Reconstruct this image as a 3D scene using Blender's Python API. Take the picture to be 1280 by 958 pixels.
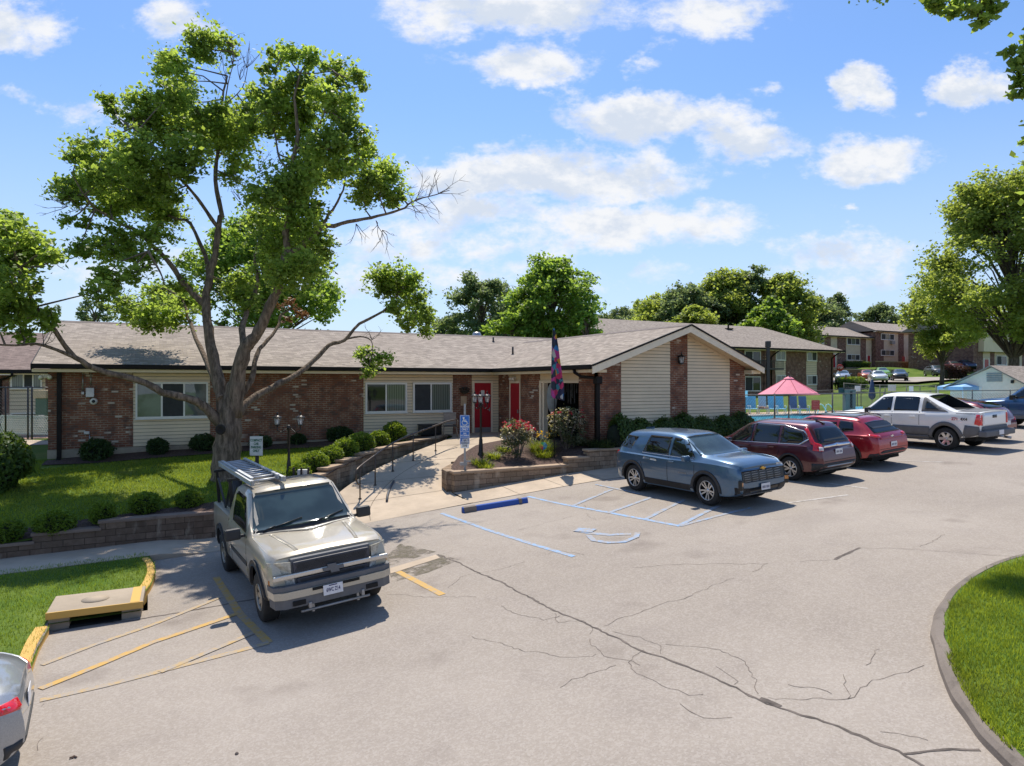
import bpy, bmesh, math, random
import numpy as np
from mathutils import Vector, Matrix, noise as mnoise
from mathutils.bvhtree import BVHTree
from mathutils.geometry import delaunay_2d_cdt
for o in list(bpy.data.objects):
 bpy.data.objects.remove(o, do_unlink=True)
SC = bpy.context.scene
COL = SC.collection
R = math.radians
# ------------------------------------------------------------------ camera
YAW = R(28.08)
FPX = 853.33                       # 24 mm on 36 mm, for a 1280 px wide frame
CAMZ = 4.0
FW = Vector((math.sin(YAW), math.cos(YAW), 0))
RT = Vector((math.cos(YAW), -math.sin(YAW), 0))
cam_data = bpy.data.cameras.new("camera")
cam = bpy.data.objects.new("camera", cam_data)
COL.objects.link(cam)
cam.location = (0, 0, CAMZ)
cam.rotation_euler = (R(90), 0, -YAW)
cam_data.sensor_width = 36
cam_data.lens = 24
cam_data.clip_end = 3000
cam_data.clip_start = 0.05
SC.camera = cam
# ------------------------------------------------------------------ light
SUN_EL, SUN_OFF = R(61), R(-7)     # nearly straight ahead of the camera, high
sun_dir = (FW * math.cos(SUN_OFF) + RT * math.sin(SUN_OFF)) * math.cos(SUN_EL) + Vector((0, 0, math.sin(SUN_EL)))
sd = bpy.data.lights.new("sun", 'SUN')
sd.energy = 3.55
sd.angle = R(0.55)
sd.color = (1.0, 0.93, 0.82)
so = bpy.data.objects.new("sun", sd)
COL.objects.link(so)
so.rotation_euler = sun_dir.to_track_quat('Z', 'Y').to_euler()
so.location = (0, 0, 60)
SC.view_settings.view_transform = 'Standard'
SC.view_settings.look = 'None'
SC.view_settings.exposure = 0.66
SC.view_settings.gamma = 1
SC.view_settings.use_curve_mapping = False
SC.cycles.use_denoising = True
SC.cycles.max_bounces = 6
SC.cycles.diffuse_bounces = 3
SC.cycles.glossy_bounces = 3
SC.cycles.transparent_max_bounces = 12
SC.cycles.caustics_reflective = False
SC.cycles.caustics_refractive = False
W = bpy.data.worlds.new("World")
SC.world = W
W.use_nodes = True
nt = W.node_tree
nt.nodes.clear()
class NB:
 """small node-building helper"""
 def __init__(self, tree):
  self.t = tree
 def n(self, typ, **kw):
  nd = self.t.nodes.new(typ)
  for k, v in kw.items():
   setattr(nd, k, v)
  return nd
 def put(self, sock, v):
  if v is None:
   return
  if hasattr(v, 'links') or isinstance(v, bpy.types.NodeSocket):
   self.t.links.new(v, sock)
  else:
   sock.default_value = v
 def m(self, op, a, b=None, c=None, clamp=False):
  nd = self.n('ShaderNodeMath', operation=op, use_clamp=clamp)
  self.put(nd.inputs[0], a); self.put(nd.inputs[1], b)
  if c is not None: self.put(nd.inputs[2], c)
  return nd.outputs[0]
 def vm(self, op, a, b=None, out=0):
  nd = self.n('ShaderNodeVectorMath', operation=op)
  self.put(nd.inputs[0], a)
  if b is not None: self.put(nd.inputs[1], b)
  return nd.outputs[out]
 def mix(self, f, a, b, blend='MIX'):
  nd = self.n('ShaderNodeMix', data_type='RGBA', blend_type=blend)
  self.put(nd.inputs[0], f); self.put(nd.inputs[6], a); self.put(nd.inputs[7], b)
  return nd.outputs[2]
 def ramp(self, f, stops):
  nd = self.n('ShaderNodeValToRGB')
  e = nd.color_ramp.elements
  while len(e) < len(stops): e.new(0.5)
  for i, (p, c) in enumerate(stops):
   e[i].position = p
   e[i].color = c if len(c) == 4 else (*c, 1)
  self.put(nd.inputs[0], f)
  return nd.outputs[0]
 def mr(self, v, a, b, c=0.0, d=1.0, smooth=True):
  nd = self.n('ShaderNodeMapRange', interpolation_type='SMOOTHSTEP' if smooth else 'LINEAR')
  self.put(nd.inputs[0], v)
  for i, x in enumerate((a, b, c, d)): nd.inputs[i + 1].default_value = x
  return nd.outputs[0]
 def noise(self, vec, scale, detail=4, rough=0.55, out=0):
  nd = self.n('ShaderNodeTexNoise')
  self.put(nd.inputs['Vector'], vec)
  nd.inputs['Scale'].default_value = scale
  nd.inputs['Detail'].default_value = detail
  nd.inputs['Roughness'].default_value = rough
  return nd.outputs[out]
 def comb(self, x, y, z=0.0):
  nd = self.n('ShaderNodeCombineXYZ')
  self.put(nd.inputs[0], x); self.put(nd.inputs[1], y); self.put(nd.inputs[2], z)
  return nd.outputs[0]
 def sep(self, v):
  nd = self.n('ShaderNodeSeparateXYZ')
  self.put(nd.inputs[0], v)
  return nd.outputs
def c4(c):
 return (c[0], c[1], c[2], 1.0)
# sky: Nishita, deepened a little, with fair-weather clouds fixed in world directions
B = NB(nt)
sky = B.n('ShaderNodeTexSky', sky_type='NISHITA')
sky.sun_disc = False
sky.sun_elevation = SUN_EL
sky.sun_rotation = math.atan2(sun_dir.x, sun_dir.y)
sky.altitude = 150
sky.air_density = 1.0
sky.dust_density = 0.6
sky.ozone_density = 1.6
skyc = B.mix(1.0, sky.outputs[0], (0.56, 0.71, 0.89, 1), 'MULTIPLY')
geo = B.n('ShaderNodeTexCoord')
d = geo.outputs['Generated']
df = B.vm('DOT_PRODUCT', d, tuple(FW), 1)
dr = B.vm('DOT_PRODUCT', d, tuple(RT), 1)
dz = B.sep(d)[2]
fw = B.m('MAXIMUM', df, 0.05)
ca = B.m('DIVIDE', dr, fw)
cb = B.m('DIVIDE', dz, fw)
pv = B.comb(B.m('MULTIPLY', ca, 1.0), B.m('MULTIPLY', cb, 1.6), B.m('MULTIPLY', df, 0.4))
n1 = B.noise(pv, 6.5, 9, 0.62)
n2 = B.noise(pv, 21.0, 7, 0.65)
nn = B.m('ADD', B.m('MULTIPLY', B.m('SUBTRACT', n1, 0.5), 2.9), B.m('MULTIPLY', B.m('SUBTRACT', n2, 0.5), 2.0))
wn = B.sep(B.vm('SUBTRACT', B.noise(pv, 7.0, 5, 0.6, 1), (.5, .5, .5)))
wn2 = B.sep(B.vm('SUBTRACT', B.noise(pv, 24.0, 4, 0.6, 1), (.5, .5, .5)))
ca0, cb0 = ca, cb
ca = B.m('ADD', ca, B.m('ADD', B.m('MULTIPLY', wn[0], .17), B.m('MULTIPLY', wn2[0], .05)))
cb = B.m('ADD', cb, B.m('ADD', B.m('MULTIPLY', wn[1], .10), B.m('MULTIPLY', wn2[1], .03)))
CLOUDS = [  # px, py, rx, ry, weight of soft clouds in the photograph's sky
 (20, 35, 70, 42, 1.0), (235, 25, 55, 42, .9), (95, 135, 70, 22, .75), (10, 130, 40, 15, .6),
 (650, 15, 190, 40, 1.3), (880, 12, 110, 45, 1.2), (650, 80, 95, 32, 1.3), (600, 20, 120, 30, .8), (915, 38, 40, 18, .8),
 (840, 150, 130, 40, 1.35), (920, 180, 100, 26, 1.1), (770, 135, 60, 26, 1.0),
 (690, 222, 200, 46, 1.6), (580, 215, 90, 34, 1.2), (900, 215, 60, 18, .7), (760, 280, 240, 32, 1.25), (610, 275, 140, 35, 1.0),
 (960, 102, 28, 15, .8), (1088, 108, 42, 32, 1.3), (1215, 102, 52, 34, 1.3), (1163, 133, 18, 10, .8), (800, 72, 26, 16, .6),
 (1085, 200, 95, 38, 1.45), (1120, 180, 40, 25, .8), (1040, 320, 120, 22, .75), (560, 310, 200, 20, .7), (520, 350, 300, 26, .55),
 (60, 330, 260, 40, .45), (950, 350, 300, 26, .5), (1065, 267, 16, 6, .6), (1400, 250, 120, 40, .9), (-200, 220, 150, 50, 1.0)]
acc = None
for (px, py, rx, ry, w) in CLOUDS:
 u = B.m('MULTIPLY', B.m('SUBTRACT', ca, (px - 640) / FPX), FPX / rx)
 v = B.m('MULTIPLY', B.m('SUBTRACT', cb, (479 - py) / FPX), FPX / ry)
 q = B.m('ADD', B.m('MULTIPLY', u, u), B.m('MULTIPLY', v, v))
 g = B.m('MULTIPLY', B.m('SUBTRACT', 1.05, B.m('POWER', q, .7)), w)
 g = B.m('MAXIMUM', g, -1.2)
 acc = g if acc is None else B.m('SMOOTH_MAX', acc, g, 0.35)
cl = B.m('ADD', acc, nn)
other = B.m('MULTIPLY', B.m('SUBTRACT', B.noise(B.vm('MULTIPLY', d, (3, 3, 6)), 1.3, 7, 0.6), 0.56), 7.0)
front = B.mr(df, 0.15, 0.35)
clf = B.m('ADD', B.m('MULTIPLY', cl, front), B.m('MULTIPLY', other, B.m('SUBTRACT', 1.0, front)))
den = B.mr(clf, 0.0, 1.1)
above = B.mr(dz, -0.02, 0.06)
den = B.m('MULTIPLY', B.m('MULTIPLY', den, above), 0.97)
hazef = B.m('MULTIPLY', B.mr(dz, 0.42, -0.02), 0.72)
nup = B.noise(B.vm('ADD', pv, (.004, .045, 0)), 6.5, 9, 0.62)
litf = B.m('ADD', B.m('SUBTRACT', n1, nup), B.m('MULTIPLY', B.m('SUBTRACT', .62, den), .16))
shade = B.mix(B.mr(litf, -.13, .06), (3.5, 3.85, 4.4, 1), (4.75, 4.8, 4.9, 1))
skyh = B.mix(hazef, skyc, (3.4, 3.85, 4.55, 1))
full = B.mix(den, skyh, shade)
bg = B.n('ShaderNodeBackground')
nt.links.new(full, bg.inputs[0])
bg.inputs[1].default_value = 0.125
wo = B.n('ShaderNodeOutputWorld')
nt.links.new(bg.outputs[0], wo.inputs[0])
W.cycles.sampling_method = 'MANUAL'
W.cycles.sample_map_resolution = 512
# ------------------------------------------------------------------ pixel <-> world
def ray(px, py):
 return RT * ((px - 640) / FPX) + FW + Vector((0, 0, (479 - py) / FPX))
def P(px, py, depth):
 return Vector((0, 0, CAMZ)) + ray(px, py) * depth
def G(px, py, zf):
 """first hit of a viewing ray with the surface z = zf(x, y)"""
 r = ray(px, py)
 lo, t = 0.5, 0.5
 while t < 300:
  p = Vector((0, 0, CAMZ)) + r * t
  if p.z <= zf(p.x, p.y): break
  lo = t; t += 0.25
 hi = t
 for _ in range(24):
  mid = (lo + hi) / 2
  p = Vector((0, 0, CAMZ)) + r * mid
  if p.z <= zf(p.x, p.y): hi = mid
  else: lo = mid
 return Vector((0, 0, CAMZ)) + r * hi
def lerp(a, b, t): return a + (b - a) * t
def sstep(a, b, x):
 t = max(0.0, min(1.0, (x - a) / (b - a)))
 return t * t * (3 - 2 * t)
# ------------------------------------------------------------------ object helpers
def tag(o, label=None, cat=None, group=None, kind=None):
 if label: o['label'] = label
 if cat: o['category'] = cat
 if group: o['group'] = group
 if kind: o['kind'] = kind
 return o
def link(name, me, parent=None, loc=None):
 o = bpy.data.objects.new(name, me)
 COL.objects.link(o)
 if parent is not None: o.parent = parent
 if loc is not None: o.location = loc
 return o
def thing(name, label, cat, loc=(0, 0, 0), rz=0.0, group=None):
 o = bpy.data.objects.new(name, None)
 COL.objects.link(o)
 o.empty_display_size = 0.2
 o.location = loc
 o.rotation_euler = (0, 0, rz)
 return tag(o, label, cat, group)
def copy_tree(o, parent=None, kids=None):
 c = o.copy(); COL.objects.link(c)
 if parent is not None: c.parent = parent
 for ch in list(o.children): copy_tree(ch, c)
 return c
def obj(name, bm, mats, parent=None, smooth=False, sharp=None):
 me = bpy.data.meshes.new(name)
 bmesh.ops.recalc_face_normals(bm, faces=bm.faces) if False else None
 if smooth:
  for f in bm.faces: f.smooth = True
  if sharp is not None:
   for e in bm.edges:
    if len(e.link_faces) == 2 and e.calc_face_angle(0) > sharp: e.smooth = False
 bm.to_mesh(me); bm.free()
 for m_ in (mats if isinstance(mats, (list, tuple)) else [mats]): me.materials.append(m_)
 return link(name, me, parent)
def quick(verts, faces, name, mats, parent=None, smooth=False, fmat=None):
 me = bpy.data.meshes.new(name)
 me.from_pydata([tuple(v) for v in verts], [], faces)
 for m_ in (mats if isinstance(mats, (list, tuple)) else [mats]): me.materials.append(m_)
 if fmat is not None: me.polygons.foreach_set('material_index', fmat)
 if smooth: me.polygons.foreach_set('use_smooth', [True] * len(me.polygons))
 me.update()
 return link(name, me, parent)
def BM(): return bmesh.new()
def box(bm, c, s, rz=0.0, mi=0, bev=0.0, rx=0.0, ry=0.0):
 M = Matrix.Translation(c) @ Matrix.Rotation(rz, 4, 'Z') @ Matrix.Rotation(ry, 4, 'Y') @ Matrix.Rotation(rx, 4, 'X') @ Matrix.Diagonal((*s, 1))
 r = bmesh.ops.create_cube(bm, size=1.0, matrix=M)
 fs = set(f for v in r['verts'] for f in v.link_faces)
 for f in fs: f.material_index = mi
 if bev > 0:
  es = list(set(e for v in r['verts'] for e in v.link_edges))
  rr = bmesh.ops.bevel(bm, geom=es, offset=bev, segments=2, affect='EDGES', profile=0.6)
  for f in rr['faces']: f.material_index = mi
def box2(bm, a, b, mi=0, bev=0.0):
 c = [(a[i] + b[i]) / 2 for i in range(3)]
 s = [abs(b[i] - a[i]) for i in range(3)]
 box(bm, c, s, 0, mi, bev)
def tube(bm, pts, rads, seg=8, mi=0, cap=True):
 pts = [Vector(p) for p in pts]
 if not isinstance(rads, (list, tuple)): rads = [rads] * len(pts)
 rings = []
 nrm = None
 for i, p in enumerate(pts):
  if i == 0: t = pts[1] - pts[0]
  elif i == len(pts) - 1: t = pts[-1] - pts[-2]
  else: t = (pts[i + 1] - pts[i]).normalized() + (pts[i] - pts[i - 1]).normalized()
  if t.length < 1e-9: t = Vector((0, 0, 1))
  t.normalize()
  if nrm is None:
   nrm = t.orthogonal().normalized()
  else:
   nrm = nrm - t * nrm.dot(t)
   nrm = nrm.normalized() if nrm.length > 1e-6 else t.orthogonal().normalized()
  bn = t.cross(nrm)
  rings.append([bm.verts.new(p + (nrm * math.cos(2 * math.pi * k / seg) + bn * math.sin(2 * math.pi * k / seg)) * rads[i]) for k in range(seg)])
 for a, b in zip(rings, rings[1:]):
  for k in range(seg):
   f = bm.faces.new((a[k], a[(k + 1) % seg], b[(k + 1) % seg], b[k]))
   f.material_index = mi; f.smooth = True
 if cap:
  f = bm.faces.new(list(reversed(rings[0]))); f.material_index = mi
  f = bm.faces.new(rings[-1]); f.material_index = mi
def lathe(bm, prof, seg=24, M=Matrix.Identity(4), mi=0, close=False):
 """profile of (r, z) spun about z, then transformed"""
 rings = []
 for (r, z) in prof:
  if r < 1e-6: rings.append([bm.verts.new(M @ Vector((0, 0, z)))])
  else: rings.append([bm.verts.new(M @ Vector((r * math.cos(2 * math.pi * k / seg), r * math.sin(2 * math.pi * k / seg), z))) for k in range(seg)])
 pr = list(zip(rings, rings[1:]))
 if close: pr.append((rings[-1], rings[0]))
 for a, b in pr:
  for k in range(seg):
   k2 = (k + 1) % seg
   if len(a) == 1 and len(b) == 1: continue
   if len(a) == 1: vs = (a[0], b[k2], b[k])
   elif len(b) == 1: vs = (a[k], a[k2], b[0])
   else: vs = (a[k], a[k2], b[k2], b[k])
   f = bm.faces.new(vs); f.material_index = mi; f.smooth = True
def prism(bm, poly, d, mi=0):
 """planar 3-D polygon extruded by vector d"""
 d = Vector(d)
 a = [bm.verts.new(Vector(p)) for p in poly]
 b = [bm.verts.new(Vector(p) + d) for p in poly]
 n = len(a)
 fs = [bm.faces.new(list(reversed(a))), bm.faces.new(b)]
 for i in range(n): fs.append(bm.faces.new((a[i], a[(i + 1) % n], b[(i + 1) % n], b[i])))
 for f in fs: f.material_index = mi
def fix(bm):
 bmesh.ops.recalc_face_normals(bm, faces=bm.faces)
 return bm
FONTS = {}
def text_mesh(s, size, extr=0.002, bold=0.0, align='CENTER', spacing=1.0):
 cu = bpy.data.curves.new('lettering', 'FONT')
 cu.body = s; cu.size = size; cu.extrude = extr; cu.offset = bold
 cu.align_x = align; cu.align_y = 'CENTER'; cu.space_line = spacing
 cu.resolution_u = 3
 o = bpy.data.objects.new('lettering', cu)
 COL.objects.link(o)
 bpy.context.view_layer.update()
 me = bpy.data.meshes.new_from_object(o.evaluated_get(bpy.context.evaluated_depsgraph_get()))
 bpy.data.objects.remove(o, do_unlink=True)
 return me
def text(name, s, size, m_, parent, loc, rot, extr=0.002, bold=0.0, spacing=1.0, sx=1.0):
 me = text_mesh(s, size, extr, bold, spacing=spacing)
 me.materials.clear(); me.materials.append(m_)
 o = link(name, me, parent)
 o.location = loc; o.rotation_euler = rot; o.scale = (sx, 1, 1)
 return o
# ------------------------------------------------------------------ materials
MATS = {}
def newmat(name):
 m_ = bpy.data.materials.new(name)
 m_.use_nodes = True
 t = m_.node_tree
 t.nodes.clear()
 b = NB(t)
 out = b.n('ShaderNodeOutputMaterial')
 bs = b.n('ShaderNodeBsdfPrincipled')
 t.links.new(bs.outputs[0], out.inputs[0])
 MATS[name] = m_
 return m_, b, bs, out
def bump(b, bs, h, strength=0.3, dist=0.02):
 nd = b.n('ShaderNodeBump')
 nd.inputs['Strength'].default_value = strength
 nd.inputs['Distance'].default_value = dist
 b.put(nd.inputs['Height'], h)
 b.t.links.new(nd.outputs[0], bs.inputs['Normal'])
def OC(b): return b.n('ShaderNodeTexCoord').outputs['Object']
def plain(name, col, rough=0.6, metal=0.0, var=0.12, scale=6.0, spec=0.5, coat=0.0, bmp=0.0):
 m_, b, bs, out = newmat(name)
 oc = OC(b)
 f = b.noise(oc, scale, 5, 0.6)
 c = b.mix(b.mr(f, 0.3, 0.7), tuple(x * (1 - var) for x in col) + (1,), tuple(min(1, x * (1 + var)) for x in col) + (1,))
 b.put(bs.inputs['Base Color'], c)
 bs.inputs['Roughness'].default_value = rough
 bs.inputs['Metallic'].default_value = metal
 bs.inputs['Specular IOR Level'].default_value = spec
 if coat:
  bs.inputs['Coat Weight'].default_value = coat
  bs.inputs['Coat Roughness'].default_value = 0.04
 if bmp: bump(b, bs, b.noise(oc, scale * 6, 4, 0.6), bmp, 0.01)
 return m_
def mapped(b, kind):
 x, y, z = b.sep(OC(b))
 if kind == 'wall': return b.comb(b.m('ADD', x, y), z)
 if kind == 'rx': return b.comb(x, b.m('MULTIPLY', z, 3.6))
 if kind == 'ry': return b.comb(y, b.m('MULTIPLY', z, 3.0))
def brick_mat(name, c1, c2, mortar, white=0.965, kind='wall', bw=0.215, rh=0.078, ms=0.011, patch=True):
 m_, b, bs, out = newmat(name)
 v = mapped(b, kind)
 def bt(a, c, m, bias=0.0):
  nd = b.n('ShaderNodeTexBrick')
  b.put(nd.inputs['Vector'], v)
  b.put(nd.inputs['Color1'], a); b.put(nd.inputs['Color2'], c); b.put(nd.inputs['Mortar'], m)
  nd.inputs['Scale'].default_value = 1.0
  nd.inputs['Mortar Size'].default_value = ms
  nd.inputs['Mortar Smooth'].default_value = 0.15
  nd.inputs['Bias'].default_value = bias
  nd.inputs['Brick Width'].default_value = bw
  nd.inputs['Row Height'].default_value = rh
  return nd
 main = bt(c4(c1), c4(c2), c4(mortar))
 rnd = bt((0, 0, 0, 1), (1, 1, 1, 1), (0, 0, 0, 1))
 r = b.sep(rnd.outputs['Color'])[0]
 col = main.outputs['Color']
 # darker clinker bricks among the red ones
 clink = b.m('MULTIPLY', b.mr(b.noise(v, 2.6, 3, .5), 0.4, 0.6), b.m('MULTIPLY', b.m('LESS_THAN', r, 0.34), 0.75))
 col = b.mix(clink, col, (0.085, 0.055, 0.048, 1))
 if patch:
  mask = b.m('MULTIPLY', b.m('GREATER_THAN', r, white), b.mr(b.noise(v, 0.55, 2, .5), 0.50, 0.58))
  col = b.mix(mask, col, (0.62, 0.52, 0.42, 1))
 dirt = b.noise(v, 0.9, 6, .65)
 col = b.mix(b.mr(dirt, 0.35, 0.75, 0.0, 0.35), col, tuple(x * 0.62 for x in c1) + (1,))
 b.put(bs.inputs['Base Color'], col)
 bs.inputs['Roughness'].default_value = 0.88
 bs.inputs['Specular IOR Level'].default_value = 0.25
 h = b.m('ADD', b.m('SUBTRACT', 1.0, main.outputs['Fac']), b.m('MULTIPLY', b.noise(v, 40, 4, .6), 0.4))
 bump(b, bs, h, 0.55, 0.008)
 return m_
def shingle_mat(name, kind, base=(0.335, 0.285, 0.24)):
 m_, b, bs, out = newmat(name)
 v = mapped(b, kind)
 nd = b.n('ShaderNodeTexBrick')
 b.put(nd.inputs['Vector'], v)
 nd.inputs['Color1'].default_value = c4([x * 0.55 for x in base])
 nd.inputs['Color2'].default_value = c4([x * 1.45 for x in base])
 nd.inputs['Mortar'].default_value = c4([x * 0.5 for x in base])
 nd.inputs['Scale'].default_value = 1
 nd.inputs['Mortar Size'].default_value = 0.006
 nd.inputs['Brick Width'].default_value = 0.26
 nd.inputs['Row Height'].default_value = 0.135
 st = b.vm('MULTIPLY', v, (0.9, 3.2, 1))
 n = b.noise(st, 2.4, 6, .65)
 col = b.mix(b.mr(n, 0.3, 0.7, 0, 0.7), nd.outputs['Color'], c4([x * 0.66 for x in base]))
 col = b.mix(b.mr(b.noise(v, 0.35, 4, .6), 0.42, 0.7, 0, 0.30), col, c4([base[0] * .74, base[1] * .70, base[2] * .70]))
 col = b.mix(b.mr(b.noise(v, 70, 2, .5), 0.35, 0.65, 0.0, 0.30), col, c4([x * 1.35 for x in base]))
 b.put(bs.inputs['Base Color'], col)
 bs.inputs['Roughness'].default_value = 0.95
 bs.inputs['Specular IOR Level'].default_value = 0.15
 bump(b, bs, b.m('ADD', nd.outputs['Fac'], b.m('MULTIPLY', n, 0.8)), -0.35, 0.02)
 return m_
M_BRICK = brick_mat('brick', (0.300, 0.118, 0.066), (0.205, 0.076, 0.046), (0.38, 0.30, 0.215), 0.905)
M_BRICKF = brick_mat('brick_far', (0.27, 0.125, 0.09), (0.19, 0.085, 0.062), (0.34, 0.27, 0.21), 0.97)
M_ROOFX = shingle_mat('shingles_long_wing', 'rx')
M_ROOFY = shingle_mat('shingles_gable_wing', 'ry')
M_ROOFB = shingle_mat('shingles_brown', 'rx', (0.25, 0.19, 0.165))
M_SIDING = plain('vinyl_siding', (0.80, 0.64, 0.43), 0.55, var=0.05, scale=1.2)
M_SIDINGF = plain('pale_siding', (0.76, 0.61, 0.41), 0.6, var=0.05, scale=1.0)
M_CREAM = plain('cream_trim', (0.86, 0.72, 0.53), 0.5, var=0.05)
M_SOFFIT = plain('soffit', (0.80, 0.65, 0.43), 0.6, var=0.04)
M_GUTTER = plain('dark_gutter', (0.014, 0.011, 0.010), 0.55, var=0.2, spec=.2)
M_WHITE = plain('white_frame', (0.80, 0.76, 0.69), 0.4, var=0.03)
M_RED = plain('red_door', (0.42, 0.012, 0.022), 0.38, var=0.07, scale=2)
M_BLACK = plain('black_metal', (0.012, 0.012, 0.013), 0.35, var=0.25)
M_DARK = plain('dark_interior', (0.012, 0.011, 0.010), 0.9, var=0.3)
M_GREYMETAL = plain('grey_metal', (0.33, 0.33, 0.33), 0.45, metal=0.6, var=0.12)
M_GALV = plain('galvanised', (0.42, 0.42, 0.42), 0.4, metal=0.8, var=0.1)
M_ALU = plain('aluminium', (0.52, 0.53, 0.54), 0.5, metal=0.5, var=0.10)
M_FOUND = plain('foundation', (0.40, 0.33, 0.25), 0.85, var=0.15, scale=3, bmp=0.2)
M_BRONZE = plain('bronze_lamp', (0.028, 0.024, 0.022), 0.4, metal=0.4, var=0.2)
def glass_mat(name, col=(0.02, 0.024, 0.025), rough=0.03, drape=None, spec=0.6):
 m_, b, bs, out = newmat(name)
 oc = OC(b)
 if drape:
  x, y, z = b.sep(oc)
  w = b.n('ShaderNodeTexWave', wave_type='BANDS', bands_direction='X')
  b.put(w.inputs['Vector'], b.comb(b.m('ADD', x, y), 0.0, 0.0))
  w.inputs['Scale'].default_value = 3.2
  w.inputs['Distortion'].default_value = 1.2
  c = b.mix(b.mr(w.outputs['Fac'], 0.2, 0.8), c4([k * 0.6 for k in drape]), c4(drape))
 else:
  c = b.mix(b.mr(b.noise(oc, 1.5, 3, .5), .35, .65), c4([k * 0.7 for k in col]), c4([k * 1.3 for k in col]))
 b.put(bs.inputs['Base Color'], c)
 bs.inputs['Roughness'].default_value = rough
 bs.inputs['Specular IOR Level'].default_value = spec
 if rough < 0.1: bump(b, bs, b.noise(oc, 1.4, 2, .5), 0.03, 0.03)
 return m_
M_GLASS = glass_mat('window_glass', (0.025, 0.028, 0.027))
M_DRAPE = glass_mat('window_glass_curtained', drape=(0.20, 0.22, 0.17))
M_SCREEN = plain('insect_screen', (0.035, 0.037, 0.036), 0.7, var=0.15)
M_BLINDS = glass_mat('window_glass_blinds', drape=(0.34, 0.34, 0.31))
M_LAMPGLASS = plain('lamp_glass', (0.75, 0.72, 0.64), 0.12, var=0.1, spec=0.8)
M_BULB = plain('white_bulb', (0.85, 0.85, 0.82), 0.3, var=0.02)
# ground materials -----------------------------------------------------------
def asphalt():
 m_, b, bs, out = newmat('worn_asphalt')
 oc = OC(b)
 big = b.noise(oc, 0.16, 5, .6)
 mid = b.noise(oc, 1.1, 6, .65)
 fine = b.noise(oc, 55, 3, .7)
 agg = b.n('ShaderNodeTexVoronoi'); b.put(agg.inputs['Vector'], oc); agg.inputs['Scale'].default_value = 42
 ag = b.sep(agg.outputs['Color'])[0]
 col = b.mix(b.mr(big, 0.35, 0.68), (0.300, 0.258, 0.216, 1), (0.362, 0.315, 0.268, 1))
 col = b.mix(b.mr(mid, 0.42, 0.75, 0, 0.34), col, (0.23, 0.195, 0.17, 1))
 col = b.mix(b.mr(ag, 0.25, 1.0, 0, 0.30), col, (0.50, 0.45, 0.40, 1))
 col = b.mix(b.mr(fine, 0.5, 0.8, 0, 0.55), col, (0.15, 0.125, 0.11, 1))
 stv = b.vm('MULTIPLY', oc, (0.16, 0.9, 1))          # tyre-worn bands along the lane
 col = b.mix(b.mr(b.noise(stv, 0.8, 4, .6), 0.5, 0.78, 0, 0.22), col, (0.21, 0.18, 0.16, 1))
 oil = b.mr(b.noise(oc, 0.62, 3, .5), 0.60, 0.74, 0, 0.42)
 col = b.mix(oil, col, (0.15, 0.12, 0.10, 1))
 b.put(bs.inputs['Base Color'], col)
 bs.inputs['Roughness'].default_value = 0.92
 bs.inputs['Specular IOR Level'].default_value = 0.2
 bump(b, bs, b.m('ADD', b.m('MULTIPLY', ag, 0.6), fine), 0.30, 0.008)
 return m_
M_ASPH = asphalt()
def concrete(name, col, joints=None, bmp=0.12):
 m_, b, bs, out = newmat(name)
 oc = OC(b)
 c = b.mix(b.mr(b.noise(oc, 0.7, 6, .65), .3, .7), c4([x * .84 for x in col]), c4([min(1, x * 1.12) for x in col]))
 c = b.mix(b.mr(b.noise(oc, 3.2, 6, .7), .5, .8, 0, .4), c, c4([x * .62 for x in col]))
 c = b.mix(b.mr(b.noise(oc, 60, 3, .6), .45, .75, 0, .4 if bmp > .3 else .25), c, c4([x * .6 for x in col]))
 if bmp > .3: c = b.mix(b.mr(b.noise(oc, 1.6, 7, .7), .5, .66, 0, .6), c, c4([x * .5 for x in col]))
 b.put(bs.inputs['Base Color'], c)
 bs.inputs['Roughness'].default_value = 0.9
 bs.inputs['Specular IOR Level'].default_value = 0.2
 bump(b, bs, b.noise(oc, 45, 4, .65), bmp, 0.006)
 return m_
M_CONC = concrete('tan_concrete', (0.50, 0.405, 0.305))
M_KERB = concrete('grey_kerb', (0.225, 0.19, 0.162), bmp=0.45)
M_INLET = concrete('inlet_concrete', (0.40, 0.33, 0.25), bmp=0.2)
M_DECK = concrete('pool_deck', (0.50, 0.38, 0.28))
def block_mat(name, c1, c2, mortar, bw=0.45, rh=0.15):
 return brick_mat(name, c1, c2, mortar, 1.5, 'wall', bw, rh, 0.008, patch=False)
def block2(name, c):
 m_, b, bs, out = newmat(name)
 v = mapped(b, 'wall')
 nd = b.n('ShaderNodeTexBrick'); b.put(nd.inputs['Vector'], v)
 nd.inputs['Color1'].default_value = c4([x * .75 for x in c]); nd.inputs['Color2'].default_value = c4([x * 1.25 for x in c])
 nd.inputs['Mortar'].default_value = c4([x * .35 for x in c])
 nd.inputs['Scale'].default_value = 1; nd.inputs['Mortar Size'].default_value = 0.007
 nd.inputs['Brick Width'].default_value = 0.42; nd.inputs['Row Height'].default_value = 0.155
 col = b.mix(b.mr(b.noise(OC(b), 5, 6, .7), .35, .75, 0, .6), nd.outputs['Color'], c4([c[0] * .5, c[1] * .48, c[2] * .45]))
 col = b.mix(b.mr(b.noise(b.vm('MULTIPLY', OC(b), (1, 1, .35)), 2.2, 4, .6), .56, .70, 0, .6), col, (0.50, .41, .31, 1))
 b.put(bs.inputs['Base Color'], col)
 bs.inputs['Roughness'].default_value = 0.95
 bs.inputs['Specular IOR Level'].default_value = 0.15
 bump(b, bs, b.m('ADD', b.m('MULTIPLY', b.m('SUBTRACT', 1.0, nd.outputs['Fac']), .8), b.noise(OC(b), 14, 6, .7)), 0.7, 0.03)
 return m_
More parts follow.
